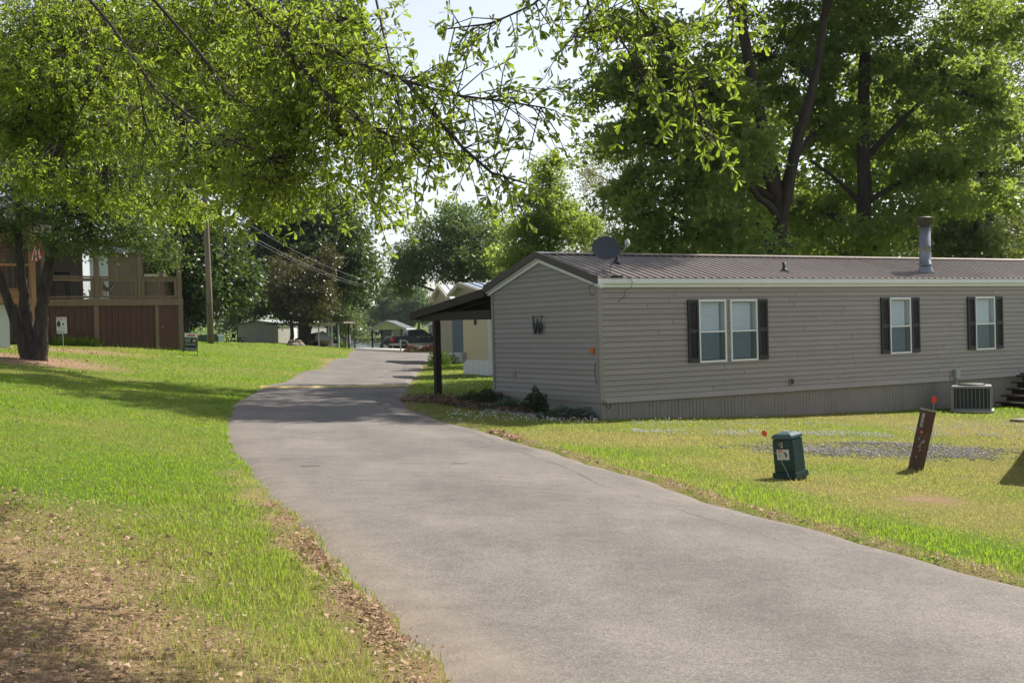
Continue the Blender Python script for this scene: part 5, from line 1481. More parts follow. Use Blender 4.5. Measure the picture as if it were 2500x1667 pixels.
m = MB((0, 0, .3)); m.box(.001, 6, .001, 5, -.2, 3.2); m.build('wall', WHH, wc)
m = MB((0, 0, .3)); m.hexa([(-.2, -.3, 3.2), (6.2, -.3, 3.2), (6.2, 5.3, 3.2), (-.2, 5.3, 3.2), (-.2, 2.4, 4.0), (6.2, 2.4, 4.0), (6.2, 2.6, 4.0), (-.2, 2.6, 4.0)]); m.build('roof', LROOF, wc)

# ---------------------------------------------------------------- far shore: jetty, parasol, pale bank
jt = thing('jetty', 'grey wooden jetty with piles on the far lake shore', 'jetty', (-36, 276, LAKE_Z), R(3))
m = MB(); m.box(-10, 14, -1, 1, 1.0, 1.15); m.build('planking', GREYW, jt)
for k in range(17):
    for y in (-1, 1):
        m = MB(); m.box(-10 + k * 1.5 - .12, -10 + k * 1.5 + .12, y - .12, y + .12, -.8, 1.9); m.build('pile', GREYW, jt)
pa = thing('parasol', 'white parasol open on the far lake shore near the jetty', 'parasol', (-37.5, 284, -.2))
m = MB(); m.lathe([(2.6, 2.4), (1.3, 3.0), (.05, 3.35), (0, 3.36)], 16); m.build('canopy', WHT, pa)
m = MB(); m.tube([(0, 0, -.3), (0, 0, 3.3)], .06, 6); m.build('pole', GALV2, pa)
m = MB(); vs = []
for i in range(14):
    x = -62 + i * 1.9
    vs += [(x, 279 - .4 * math.sin(i * .5) - max(0, (i - 9)) * -.9, LAKE_Z - .3), (x, 279.2 + max(0, (i - 9)) * .9, -.1), (x, 284, -.05)]
m.add(vs, [(i * 3 + k, (i + 1) * 3 + k, (i + 1) * 3 + k + 1, i * 3 + k + 1) for i in range(13) for k in range(2)]); structure(m.build('shore_bank', CONC))

# ---------------------------------------------------------------- trees
OAKB = [
 [(-2.04,8.2,4.24),(-1.75,7.9,3.96),(-1.45,7.6,3.67),(-1.13,7.3,3.49),(-.88,7.1,3.34),(-.58,6.8,3.16),(-.29,6.6,3.03),(-.01,6.4,2.95),(.21,6.3,2.89)],
 [(-1.45,7.6,3.67),(-1.22,7.3,3.3),(-1.01,7.1,3.08),(-.82,6.9,2.92),(-.56,6.7,2.78),(-.42,6.6,2.65)],
 [(-.58,6.8,3.16),(-.41,6.6,2.92),(-.25,6.5,2.72),(-.09,6.4,2.56),(.11,6.3,2.48)],
 [(-2.97,8.8,4.07),(-2.58,8.5,3.54),(-2.24,8.2,3.26),(-1.88,7.9,3.03),(-1.62,7.7,2.89),(-1.37,7.5,2.74)],
 [(-2.38,9.0,3.92),(-2.06,8.7,3.5),(-1.75,8.5,3.25),(-1.38,8.2,2.9),(-1.02,8.0,2.69),(-.78,7.8,2.44)],
 [(.37,6.9,3.78),(.17,6.7,3.56),(-.07,6.6,3.43),(-.32,6.5,3.38)],
 [(.65,6.8,3.79),(.76,6.6,3.5),(.93,6.5,3.26),(1.02,6.4,2.99),(1.08,6.3,2.7)],
 [(1.39,6.9,3.81),(1.29,6.7,3.56),(1.3,6.6,3.39)],
 [(.47,7.0,3.84),(.51,6.9,3.56),(.4,6.8,3.39),(.64,6.8,3.46),(.78,6.6,3.08)],
 [(-3.59,11.0,5.01),(-3.49,11.0,4.31),(-3.26,10.5,3.64),(-3.0,10.0,3.3)],
]
GUM1 = [(10.8,48.5,12.8,4.6,3.0,3.3),(4.5,44.0,12.6,2.0,3.0,1.2),(3.8,44.0,10.5,1.7,3.0,0.9),(4.9,43.0,11.3,1.8,3.0,1.4),(5.0,44.0,8.7,1.7,3.0,1.1),(4.0,44.0,6.6,1.1,2.5,0.9),(5.4,43.0,6.6,1.8,3.0,1.2),(4.8,43.0,5.0,1.5,2.5,0.7),(6.8,42.0,5.1,1.9,2.5,0.9),(7.5,42.0,7.5,2.1,3.0,1.6),(9.0,47.8,6.2,1.9,2.5,1.6),(9.1,42.0,4.6,1.8,2.5,0.6),(7.2,44.0,10.1,2.3,4.0,2.0),(12.9,48.0,9.6,2.0,2.5,2.3),(6.5,44.0,16.3,3.6,5.0,2.3),(11.5,45.0,18.1,4.8,6.0,3.2)]
GUM2 = [(15.0,48.0,13.9,4.2,5.0,2.9),(17.6,47.0,11.6,2.5,4.0,2.0),(16.3,51.0,9.6,2.4,2.5,2.0),(13.0,51.0,6.9,1.9,2.5,1.7),(17.9,47.0,7.9,1.8,3.5,1.3),(19.2,47.0,6.6,1.3,3.0,0.8),(16.6,46.0,5.9,1.6,3.0,0.8),(14.8,46.0,5.0,1.8,2.5,0.6),(20.0,48.0,10.5,1.5,3.0,1.5),(15.6,48.0,18.2,5.1,6.0,3.4),(20.6,49.0,14.0,1.9,4.0,1.9)]
OLIVE = [(27.4,66.0,9.7,2.6,5.0,2.6),(28.4,66.0,13.8,2.8,5.0,2.8),(25.6,67.0,6.8,2.1,4.0,1.2),(28.7,66.0,6.6,1.9,4.0,1.6),(27.1,66.0,18.3,3.7,5.0,2.8),(25.0,70.0,6.1,2.0,3.0,0.7)]
BLUEOAK = [(-5.8,100.0,9.0,3.9,5.0,2.8),(-2.3,102.0,10.1,3.6,5.0,2.5),(-8.2,99.0,7.6,2.4,4.0,2.1),(-3.4,100.0,7.2,3.9,5.0,2.1),(-0.2,98.0,7.3,2.8,4.0,2.1),(-9.1,99.0,5.9,1.2,3.0,1.2),(-4.7,101.0,11.5,2.1,4.0,1.4)]
SAPLING = [(2.1,60.0,9.5,1.0,2.0,1.3),(1.9,60.0,7.6,1.7,2.5,1.3),(3.1,60.0,6.8,1.5,2.5,1.2),(0.8,60.0,6.6,1.3,2.5,1.1),(1.2,60.0,5.3,1.9,2.5,0.8),(2.2,60.0,10.4,0.5,1.2,0.6)]
PALE = [(6.0,66.0,9.3,2.1,3.0,2.6),(7.4,66.0,10.2,1.4,3.0,2.8),(4.8,66.0,7.2,1.6,3.0,1.6),(6.6,66.0,6.5,2.1,3.0,0.9),(5.6,66.0,11.6,1.2,2.5,1.0),(4.9,70.0,11.0,1.1,2.0,1.2)]
DARK1 = [(-18.7,110.0,10.0,5.0,6.0,3.9),(-15.3,110.0,9.9,2.9,5.0,4.3),(-21.8,112.0,12.6,4.3,6.0,3.6),(-13.9,108.0,6.7,1.9,4.0,2.7),(-23.4,110.0,8.6,3.5,5.0,3.5),(-19.2,112.0,6.2,5.1,5.0,2.8),(-25.2,112.0,17.4,6.3,7.0,4.3),(-32.2,112.0,21.1,7.9,8.0,5.9),(-17.4,112.0,14.1,3.6,5.0,2.4)]
DARK2 = [(-19.9,76.0,6.6,2.1,4.0,2.9),(-21.2,76.0,8.7,2.4,4.0,2.1),(-21.4,78.0,4.0,1.6,3.0,1.6),(-19.3,80.0,5.4,1.7,3.0,2.0),(-24.4,74.0,13.3,5.2,6.0,4.2),(-22.2,74.0,18.5,5.7,6.0,4.2),(-17.3,80.0,17.7,5.1,6.0,4.2),(-15.3,82.0,22.9,4.9,6.0,3.8),(-27.4,70.0,17.7,4.9,6.0,4.2)]
MAGNOLIA = [(-18.2,98.0,6.4,3.1,3.5,2.4),(-16.1,98.0,5.0,1.6,3.0,1.7),(-19.9,98.0,4.7,2.4,3.0,1.7),(-17.4,97.0,3.6,2.9,3.0,1.0),(-15.7,98.0,7.4,1.4,2.5,1.7),(-21.9,99.0,5.1,1.4,2.5,1.2)]
TRIPLE = [(-15.0,38.0,6.5,2.0,3.5,1.2),(-15.8,38.0,7.7,1.9,3.5,1.2),(-13.0,37.5,6.0,1.7,3.0,1.1),(-11.8,37.0,5.2,0.9,2.0,0.8),(-11.0,36.5,4.4,0.6,1.5,0.6),(-13.5,37.5,4.8,1.7,2.5,0.5),(-16.4,38.0,5.4,1.2,3.0,0.8),(-14.2,39.0,7.9,2.2,4.0,1.1),(-12.3,38.5,7.1,1.5,3.0,0.9),(-15.6,39.0,9.7,2.2,4.0,1.4)]
FAR2 = [(-32.0,300.0,9.1,3.7,8.0,4.8),(-30.3,300.0,13.3,2.3,6.0,2.6),(-33.7,300.0,5.0,4.8,8.0,3.7)]

NOAK = [(-4.94,13.0,5.08,0.78,1.5,0.41),(-5.78,14.0,4.81,0.64,1.5,0.44),(-4.59,13.0,4.48,0.69,1.5,0.37),(-3.28,11.5,4.58,0.61,1.3,0.36),(-4.15,13.0,3.96,0.5,1.2,0.27),(-2.59,11.0,4.64,0.58,1.3,0.35),(-2.49,10.5,3.88,0.48,1.1,0.3),(-2.51,10.5,3.18,0.55,1.0,0.18),(-1.75,9.2,2.92,0.39,0.8,0.16),(-1.74,9.2,3.37,0.42,0.8,0.23),(-1.29,9.0,3.23,0.29,0.7,0.19),(-1.31,9.5,4.11,0.37,0.9,0.27),(-1.87,10.0,4.04,0.46,1.0,0.28),(-4.81,12.0,3.39,0.47,1.0,0.17),(-5.47,13.0,4.0,0.32,1.0,0.27),(-1.21,9.2,3.62,0.32,0.8,0.19),(-3.2,11.5,2.96,0.28,0.8,0.12),(-2.03,9.6,2.77,0.41,0.8,0.1),(-0.94,8.6,2.85,0.21,0.6,0.15),(-0.7,8.4,3.11,0.24,0.6,0.15),(-4.58,14.0,5.32,0.74,1.5,0.54),(-4.53,13.0,3.29,0.27,1.0,0.18),(-5.11,13.5,4.07,0.52,1.0,0.29)]
FAR1 = [(-45.72,290.0,9.26,7.15,6.0,3.58),(-49.91,290.0,5.27,7.15,6.0,3.07),(-40.83,291.0,6.08,7.18,6.0,4.1),(-37.84,291.0,2.93,5.13,5.0,2.56),(-54.32,292.0,7.45,5.14,5.0,4.12)]
FAR3 = [(-24.58,294.0,9.86,4.66,6.0,3.63),(-21.56,294.0,6.68,5.18,6.0,3.63),(-27.37,295.0,5.8,4.16,6.0,3.12)]

T_QUAD = (np.array([(0, 0, 0), (.5, .30, .07), (1, 0, 0), (.5, -.30, .07)], float), np.array([(0, 1, 2, 3)]))
T_OAK = (np.array([(0, 0, 0), (1, 0, -.06), (.84, .165, .03), (.5, .085, .05), (.84, -.165, .03), (.5, -.085, .05)], float), np.array([(0, 1, 2, 3), (0, 5, 4, 1)]))
T_DART = (np.array([(.28, 0, 0), (.05, .55, .10), (1, 0, -.06), (.05, -.55, .10)], float), np.array([(0, 2, 1), (0, 3, 2)]))
T_STAR = (np.array([(0, 0, 0), (.45, .17, .02), (1, 0, -.08), (.45, -.17, .02), (.32, .34, .02), (.5, .66, -.06), (.08, .36, .02), (.32, -.34, .02), (.5, -.66, -.06), (.08, -.36, .02)], float), np.array([(0, 1, 2, 3), (0, 6, 5, 4), (0, 7, 8, 9)]))

def unit(a): return a / np.maximum(np.linalg.norm(a, axis=-1, keepdims=True), 1e-9)
def leaf_cloud(name, C, D, N, S, tmpl, mat, rg):
    T, F = tmpl
    wj = rg.uniform(.7, 1.25, len(C))[:, None, None]; cj = rg.uniform(-.6, 2.2, len(C))[:, None, None]
    X = unit(D); Z = unit(N - (N * X).sum(1, keepdims=True) * X); Y = np.cross(Z, X)
    V = C[:, None, :] + S[:, None, None] * (T[None, :, 0, None] * X[:, None] + T[None, :, 1, None] * wj * Y[:, None] + T[None, :, 2, None] * cj * Z[:, None])
    n, k = len(C), len(T)
    FF = (F[None] + (np.arange(n) * k)[:, None, None]).reshape(-1, F.shape[1])
    rnd = np.repeat(np.clip(rg.normal(.5, .25, n), 0, 1), k)
    return np_mesh(name, V.reshape(-1, 3), FF, mat, {'rnd': rnd})

def clumps(lobes, n, rg, shell=.45):
    lb = np.array(lobes, float)
    w = (lb[:, 3] * lb[:, 4] * lb[:, 5]) ** .62
    i = rg.choice(len(lb), n, p=w / w.sum())
    d = unit(rg.normal(size=(n, 3))); r_ = rg.random(n) ** shell
    return lb[i, :3] + d * r_[:, None] * lb[i, 3:6], i

def leaves_in(cl, rc, per, rg, flat=.55, droop=.35, upb=.5):
    n = len(cl)
    k = np.repeat(np.arange(n), per)
    off = unit(rg.normal(size=(len(k), 3))) * (rg.random(len(k)) ** .55)[:, None] * np.array([1, 1, flat]) * (1.65 * rc * rg.uniform(.5, 1.35, n))[k][:, None]
    C = cl[k] + off
    D = unit(off) * .7 + rg.normal(size=off.shape) * .7 + np.array([0, 0, -droop])
    N = rg.normal(size=off.shape) * .8 + np.array([0, 0, upb])
    return C, D, N

def limb(m, a, b, r0, r1, rg, sag=.0, n=5, wob=.06):
    a = np.array(a, float); b = np.array(b, float); L = np.linalg.norm(b - a)
    pts = []; rr = []
    for i in range(n + 1):
        t = i / n
        p = a + (b - a) * t + np.array([0, 0, sag * L * 4 * t * (1 - t)])
        if 0 < i < n: p = p + rg.normal(size=3) * wob * L / n * 1.2
        pts.append(tuple(p)); rr.append(r0 + (r1 - r0) * t)
    m.tube(pts, rr, 6 if r0 > .06 else 4, caps=False)
    return pts

def rough_tube(m, pts, rad, rg, step=.3, n=14):
    """trunk with fluted, uneven bark outline"""
    pts = np.array(pts, float); seg = np.linalg.norm(np.diff(pts, axis=0), axis=1); s = np.r_[0, np.cumsum(seg)]
    k = max(4, min(40, int(s[-1] / step)))
    q = np.linspace(0, s[-1], k + 1)
    P_ = np.stack([np.interp(q, s, pts[:, i]) for i in range(3)], 1); r_ = np.interp(q, s, rad)
    for i in range(3): P_[1:-1, i] = .25 * P_[:-2, i] + .5 * P_[1:-1, i] + .25 * P_[2:, i]
    P_[1:-1, :2] += rg.normal(size=(k - 1, 2)) * r_[1:-1, None] * .06
    flute = 1 + .07 * np.sin(np.arange(n) * 2 * math.pi / n * 4 + rg.uniform(0, 6)) + .05 * np.sin(np.arange(n) * 2 * math.pi / n * 3 + rg.uniform(0, 6))
    i0 = len(m.v)
    m.tube([tuple(p) for p in P_], list(r_), n)
    for i in range(k + 1):
        fl = flute * (1 + rg.normal(size=n) * .05)
        for j in range(n):
            v = np.array(m.v[i0 + i * n + j]); c = P_[i] + np.array(m.o)
            m.v[i0 + i * n + j] = tuple(c + (v - c) * fl[j])

def tree(name, label, base, trunk, lobes, ncl, per, size, tmpl, lmat, bmat, seed, rc=.5, r0=.3, group=None, flat=.55, droop=.35, extra_trunks=(), cat='tree', shell=.45, dens_filter=None, upb=.5):
    rg = np.random.default_rng(seed)
    t = thing(name, label, cat, base, 0, group)
    b = np.array(base)
    tm = MB()
    tr = [np.array(p) - b for p in trunk]
    rr = list(np.linspace(r0, r0 * .35, len(tr)))
    rr[0] *= 1.2
    rough_tube(tm, tr, rr, rg)
    for pts, ra, rb in extra_trunks:
        rough_tube(tm, [np.array(p) - b for p in pts], list(np.linspace(ra * (1.12 if pts[0][2] < 2 else 1), rb, len(pts))), rg)
    tm.build('trunk', bmat, t, smooth=True)
    cl, li = clumps(lobes, ncl, rg, shell)
    if dens_filter is not None:
        k = dens_filter(cl); cl = cl[k]; li = li[k]
    cl = cl - b
    bm_ = MB()
    allp = [tr] + [[np.array(p) - b for p in pts] for pts, _, _ in extra_trunks]
    nodes = np.concatenate([np.array([a[i] + (a[i + 1] - a[i]) * s for i in range(len(a) - 1) for s in np.linspace(0, 1, 6)]) for a in allp])
    lims = []
    for L in lobes:
        c = np.array(L[:3]) - b
        hd = np.hypot(nodes[:, 0] - c[0], nodes[:, 1] - c[1])
        cost = np.abs(nodes[:, 2] - (c[2] - .45 * hd)) + .8 * hd + (nodes[:, 2] < 1.2) * 50
        j = int(np.argmin(cost))
        q = limb(bm_, nodes[j], c, r0 * .46, r0 * .15, rg, sag=.05, n=6)
        lims.append(np.array(q))
    for c, i in zip(cl, li):
        q = lims[i]; j = int(np.argmin(((q - c) ** 2).sum(1) + rg.random(len(q)) * 2)); j = max(1, j)
        limb(bm_, q[j], c, max(.012, r0 * .07), .008, rg, n=3, wob=.1)
    bm_.build('branches', bmat, t, smooth=True)
    C, D, N = leaves_in(cl, rc, per, rg, flat, droop, upb)
    S = size * rg.uniform(.7, 1.25, len(C))
    inst(leaf_cloud('crown', C, D, N, S, tmpl, lmat, rg), 'crown', t)
    return t

LOAK = leafmat('leaf_oak', (.03, .062, .014), (.105, .16, .026), (.46, .60, .05), .5, .42, .45)
LGUM = leafmat('leaf_sweetgum', (.045, .092, .028), (.10, .155, .038), (.44, .56, .08), .52, .45, .4)
LDRK = leafmat('leaf_dark', (.016, .037, .012), (.038, .072, .020), (.15, .24, .035), .34, .40, .45)
LTRI = leafmat('leaf_water_oak', (.024, .052, .018), (.052, .095, .026), (.24, .35, .04), .34, .35, .5)
LBLU = leafmat('leaf_bluegreen', (.048, .09, .036), (.10, .15, .052), (.22, .33, .07), .38, .5, .35)
LPAL = leafmat('leaf_pale', (.13, .14, .05), (.22, .22, .09), (.35, .36, .12), .45, .5, .3)
LMAG = leafmat('leaf_magnolia', (.02, .036, .012), (.08, .07, .024), (.2, .2, .04), .25, .42, .45)
LOLV = leafmat('leaf_olive', (.07, .10, .03), (.12, .15, .045), (.26, .32, .06), .42, .5, .35)
LFAR = leafmat('leaf_far', (.07, .11, .04), (.13, .17, .06), (.22, .30, .08), .4, .6, .2)

# near oak: trunk left of the view, limbs reaching over the lane
def near_oak():
    rg = np.random.default_rng(11)
    bx, by = -7.2, 9.0
    bz = g1(bx, by)
    t = thing('oak_tree', 'near oak with long leafy limbs hanging into the top of the view', 'tree', (bx, by, bz))
    b = np.array([bx, by, bz])
    m = MB()
    m.tube([(0, 0, -.3), (.05, 0, 1.2), (.15, -.05, 2.8), (.2, -.1, 4.6), (.1, 0, 7.2), (.3, .2, 10)], [.52, .38, .34, .3, .24, .12], 14)
    m.build('trunk', BARK, t, smooth=True)
    bm_ = MB()
    P0 = np.array([.2, -.1, 4.4])
    def join(path, r0, r1, start=None, rise=.9):
        p = [np.array(q) - b for q in path]
        if start is not None:
            a = np.array(start); c = p[0]
            mid = (a + c) / 2 + np.array([0, 0, rise])
            p = [a * (1 - s) ** 2 + 2 * mid * s * (1 - s) + c * s * s for s in np.linspace(0, .92, 8)] + p
        bm_.tube([tuple(q) for q in p], list(np.linspace(r0, r1, len(p))), 7)
        return p
    join(OAKB[0], .035, .004, P0 + [0, 0, 1], 2.2); join(OAKB[3], .024, .004, P0 + [0, 0, .8], 1.6); join(OAKB[4], .024, .004, P0 + [0, 0, .9], 1.8)
    join(OAKB[1], .018, .005); join(OAKB[2], .014, .005)
    over = join([(-1.2, 8.0, 5.0), (.2, 7.2, 4.5), (.9, 7.0, 4.25), (1.5, 7.0, 4.1)], .07, .015, P0 + [0, 0, 1.4], 1.6)
    for k in (5, 6, 7, 8): join(OAKB[k], .02, .004, np.array(OAKB[k][0]) - b + [-.1, .15, .35], .05)
    join(OAKB[9], .03, .005, P0 + [0, 0, .9], 1.8)
    bm_.build('limbs', BARKD, t, smooth=True)
    tw = MB()
    C = []; D = []; N = []; S = []
    def rosette(p, d, n, s):
        for _ in range(n):
            ax = unit(np.array(d) * .55 + rg.normal(size=3) * .62 + np.array([0, 0, -.22]))
            C.append(p); D.append(ax); N.append(rg.normal(size=3) * .75 + np.array([0, -.25, .45])); S.append(s * rg.uniform(.65, 1.2))
    for path, per_m, lmin, lmax in ((OAKB[0], 54, .12, .44), (OAKB[1], 46, .12, .42), (OAKB[2], 46, .1, .36), (OAKB[3], 26, .15, .5), (OAKB[4], 26, .15, .45), (OAKB[5], 36, .1, .36), (OAKB[6], 48, .1, .40), (OAKB[7], 40, .12, .34), (OAKB[8], 44, .12, .42), (OAKB[9], 20, .15, .5)):
        p = [np.array(q) - b for q in path]
        for i in range(len(p) - 1):
            L = np.linalg.norm(p[i + 1] - p[i]); d = (p[i + 1] - p[i]) / L
            for _ in range(max(1, int(per_m * L + rg.random()))):
                q = p[i] + (p[i + 1] - p[i]) * rg.random()
                dd = unit(d * .7 + rg.normal(size=3) * .75 + np.array([0, 0, -.18]))
                ln = rg.uniform(lmin, lmax)
                e1 = q + dd * ln * .55 + np.array([0, 0, .01]); e2 = q + dd * ln + np.array([0, 0, -.12 * ln])
                tw.tube([tuple(q), tuple(e1), tuple(e2)], [.004, .003, .0018], 4, caps=False)
                rosette(e2, dd, rg.integers(5, 8), .066); rosette(e1, dd, rg.integers(2, 5), .058)
                rosette(q + dd * ln * .8, dd, rg.integers(2, 5), .062)
        rosette(p[-1], unit(p[-1] - p[-2]), 8, .082)
    # fuller foliage farther back on the limbs, kept where its shade falls outside the sunny lawn
    for i, L in enumerate(NOAK):                 # the lower right sprays hang nearer
        if L[1] < 9.7: NOAK[i] = (L[0] * .85, L[1] * .85, 1.7 + (L[2] - 1.7) * .85, L[3] * .85, L[4] * .85, L[5] * .85)
    cl, li = clumps(NOAK, 4300, rg, .6)
    h = cl[:, 2] - .35
    sx, sy = cl[:, 0] - .66 * h, cl[:, 1] - .60 * h
    ok = (sx < -.44 * sy + .15) | (sy < 7.2)
    cl = cl[ok]; li = li[ok]
    lb = np.array(NOAK)[:, :3] - b
    stems = {}
    over_l = []
    for end, r_ in (((-1.2, 9.2, 5.6), .05), ((-3.0, 11.2, 6.2), .05), ((-4.6, 13.6, 6.9), .05), ((-2.0, 12.4, 6.6), .045)):
        e_ = np.array(end) - b; src = P0 + np.array([0, 0, 2.2]); mid = (src + e_) / 2 + np.array([0, 0, 1.2])
        pts = [src * (1 - q) ** 2 + 2 * mid * q * (1 - q) + e_ * q * q for q in np.linspace(0, 1, 12)]
        tw.tube([tuple(q) for q in pts], list(np.linspace(r_ * 1.6, .02, 12)), 7, caps=False); over_l += pts[3:]
    over_l = np.array(over_l)
    for k in range(len(lb)):
        src = over_l[int(np.argmin(((over_l - lb[k]) ** 2).sum(1) + rg.random(len(over_l)) * .6))]
        mid = np.array([(src[0] + lb[k][0]) / 2, (src[1] + lb[k][1]) / 2, src[2] * .35 + lb[k][2] * .65])
        pts = [src * (1 - q) ** 2 + 2 * mid * q * (1 - q) + lb[k] * q * q for q in np.linspace(0, 1, 9)]
        tw.tube([tuple(q) for q in pts], list(np.linspace(.014, .005, 9)), 5, caps=False); stems[k] = pts
    for c, k in zip(cl - b, li):
        q = stems[int(k)][int(rg.integers(5, 9))]
        q = c + (q - c) * min(1.0, rg.uniform(.2, .45) / max(.05, float(np.linalg.norm(q - c))))
        tw.tube([tuple(q), tuple((q + c) / 2 + rg.normal(size=3) * .03), tuple(c)], [.005, .004, .002], 4, caps=False)
        dd = unit(c - q + rg.normal(size=3) * .2)
        for _ in range(3):
            rosette(c + rg.normal(size=3) * np.array([.14, .14, .09]), dd, 6, .066)
    tw.build('twigs', BARKD, t)
    C = np.array(C); D = np.array(D); N = np.array(N); S = np.array(S)
    inst(leaf_cloud('crown', C, D, N, S, T_OAK, LOAK, rg), 'crown', t)
    # upper crown above the view
    rg2 = np.random.default_rng(5)
    up = [(bx + .5, by - 1.5, 9, 3.2, 3, 2.2), (bx - 2, by, 8.5, 3.5, 3.5, 2.5), (bx, by + 1, 11, 3, 3, 2), (1.1, 8.4, 5.9, .9, .7, .35), (1.9, 9.0, 6.2, .7, .6, .3)]
    cl, li = clumps(up, 330, rg2)
    Cc, Dd, Nn = leaves_in(cl - b, .4, 22, rg2)
    inst(leaf_cloud('upper_crown', Cc, Dd, Nn, np.full(len(Cc), .11), T_QUAD, LOAK, rg2), 'upper_crown', t)
near_oak()

def gzt(x, y): return (x, y, g1(x, y) - .05)
# three-trunk tree on the bank
b_ = gzt(-15.54, 38)
tree('oak_tree', 'dark tree with three leaning trunks in front of the deck house', b_, [(-15.6, 38, b_[2] - .2), (-15.75, 38, 1.9), (-15.95, 38, 3.5), (-16.05, 38, 5.3), (-15.9, 38.3, 8)], TRIPLE, 840, 66, .105, T_QUAD, LTRI, BARK, 21, rc=.34, r0=.22,
     extra_trunks=[([(-15.4, 37.95, b_[2] - .2), (-15.36, 37.9, 2.1), (-15.2, 37.95, 3.5), (-14.85, 38, 5.0), (-14.2, 38, 6.6)], .22, .11), ([(-15.75, 37.9, b_[2] - .2), (-16.0, 37.8, 1.9), (-16.4, 37.6, 3.4), (-16.9, 37.5, 5.2)], .18, .09), ([(-14.85, 38, 4.9), (-13.5, 37.6, 5.5), (-12.2, 37.1, 5.6), (-11.2, 36.7, 4.9)], .1, .03)])
# sweetgums behind the home
GUM1 += [(2.0, 43.5, 19.0, 3.0, 3.0, 1.5), (4.5, 38.5, 18, 2.8, 2.6, 1.3), (8.5, 37.5, 18.5, 2.8, 2.4, 1.2), (.2, 40, 19, 2.8, 2.6, 1.3), (-2.6, 41, 19.5, 2.6, 2.4, 1.2), (11.8, 37.5, 17.5, 1.6, 1.6, .9), (6.5, 35.5, 17.2, 2.0, 1.8, 1.0), (11.2, 35.3, 17.8, 2.2, 1.8, 1.0), (6.5, 35.5, 17.2, 2.2, 1.8, 1.0), (8.5, 37.5, 18.5, 2.8, 2.4, 1.2), (4.5, 38.5, 18, 2.8, 2.6, 1.3)]  # unseen high lobes, added for the shade they cast; repeats thicken it
b_ = gzt(10.5, 45)
tree('sweetgum_tree', 'tall sweetgum with forked dark trunk behind the middle of the brown roof', b_, [(10.5, 45, -1), (10.4, 45, 3), (10.5, 45, 6), (9.9, 45, 9), (9.2, 45, 13), (8.8, 45, 18)], GUM1, 600, 135, .225, T_DART, LGUM, BARKD, 31, flat=.45, rc=.60, r0=.36,
     extra_trunks=[([(10.5, 45, 5.6), (11.1, 44.8, 8.5), (11.9, 44.7, 11), (12.6, 45, 15)], .26, .1), ([(10.4, 45, 6.4), (9.2, 44.4, 8.6), (7.6, 44, 10.6)], .18, .06)], group='sweetgums behind the home')
b_ = gzt(14.6, 48)
tree('sweetgum_tree', 'tall sweetgum with straight trunk near the flue pipe, yellow-green on its right', b_, [(14.6, 48, -1), (14.6, 48, 5), (14.7, 48, 10), (14.9, 48, 15), (15, 48, 20)], GUM2, 390, 135, .225, T_DART, LGUM, BARKD, 32, flat=.45, rc=.60, r0=.34,
     extra_trunks=[([(14.6, 48, 8.2), (15.9, 47.6, 9.6), (17.4, 47.3, 11)], .16, .06), ([(14.6, 48, 6.5), (13.2, 47.3, 7.6), (12.2, 47, 8.2)], .12, .05)], group='sweetgums behind the home')
b_ = gzt(27, 66)
tree('olive_oak_tree', 'loose olive green oak at the right edge behind the sweetgums', b_, [(27, 66, -1), (27.2, 66, 6), (27.5, 66, 13), (27.3, 66, 19)], OLIVE, 340, 90, .17, T_QUAD, LOLV, BARK, 33, rc=.8, r0=.3)
b_ = gzt(-4.5, 100)
tree('broad_oak_tree', 'broad blue green oak beyond the neighbouring home roofs', b_, [(-4.5, 100, -.5), (-4.4, 100, 4), (-4.2, 100, 8), (-4, 100, 11)], BLUEOAK, 430, 85, .25, T_QUAD, LBLU, BARK, 34, rc=.75, r0=.4)
b_ = gzt(2.0, 60)
tree('young_maple_tree', 'young bright green maple with pointed top left of the satellite dish', b_, [(2.0, 60, -.5), (2.0, 60, 4), (2.1, 60, 8), (2.2, 60, 10.6)], SAPLING, 240, 70, .17, T_DART, LGUM, BARK, 35, rc=.42, r0=.12)
b_ = gzt(6.2, 66)
tree('pale_tree', 'thin pale leafed tree with bare twigs above the satellite dish', b_, [(6.2, 66, -.5), (6.4, 66, 4), (6.8, 66, 8), (7, 66, 12)], PALE, 300, 40, .13, T_QUAD, LPAL, BARKP, 36, rc=.5, r0=.16, shell=.7)
DARK1 += DARK1[:6]; DARK2 += DARK2[:4] + DARK2[:4]
b_ = gzt(-19.5, 110)
tree('dark_tree', 'large dark spreading tree behind the magnolia and grey building', b_, [(-19.5, 110, 0), (-19.5, 110, 5), (-20, 110, 12), (-24, 111, 18)], DARK1, 700, 90, .38, T_QUAD, LDRK, BARKD, 37, rc=.95, r0=.45)
b_ = gzt(-21.5, 76)
tree('dark_tree', 'tall dark tree behind the utility pole filling the upper left', b_, [(-21.5, 76, 1), (-21.6, 76, 5), (-21.8, 75, 11), (-21, 76, 18)], DARK2, 820, 84, .32, T_QUAD, LDRK, BARKD, 38, rc=.95, r0=.35)
b_ = (-17.7, 98, .4)
tree('magnolia_tree', 'glossy magnolia with several slim trunks and reddish leaves beside the covered boat', b_, [(-18.6, 98, .4), (-18.5, 98, 2), (-18.7, 98, 4), (-18.6, 98, 7)], MAGNOLIA, 350, 60, .22, T_QUAD, LMAG, BARK, 39, rc=.5, r0=.2,
     extra_trunks=[([(-17.9, 98, .4), (-17.9, 98, 2.2), (-17.8, 98, 4.4)], .13, .08), ([(-17.5, 98, .4), (-17.2, 98, 2.2), (-16.9, 98, 4.4)], .13, .08), ([(-17.35, 98.1, .4), (-16.9, 98, 2.4), (-16.4, 98, 4.8)], .11, .07)])
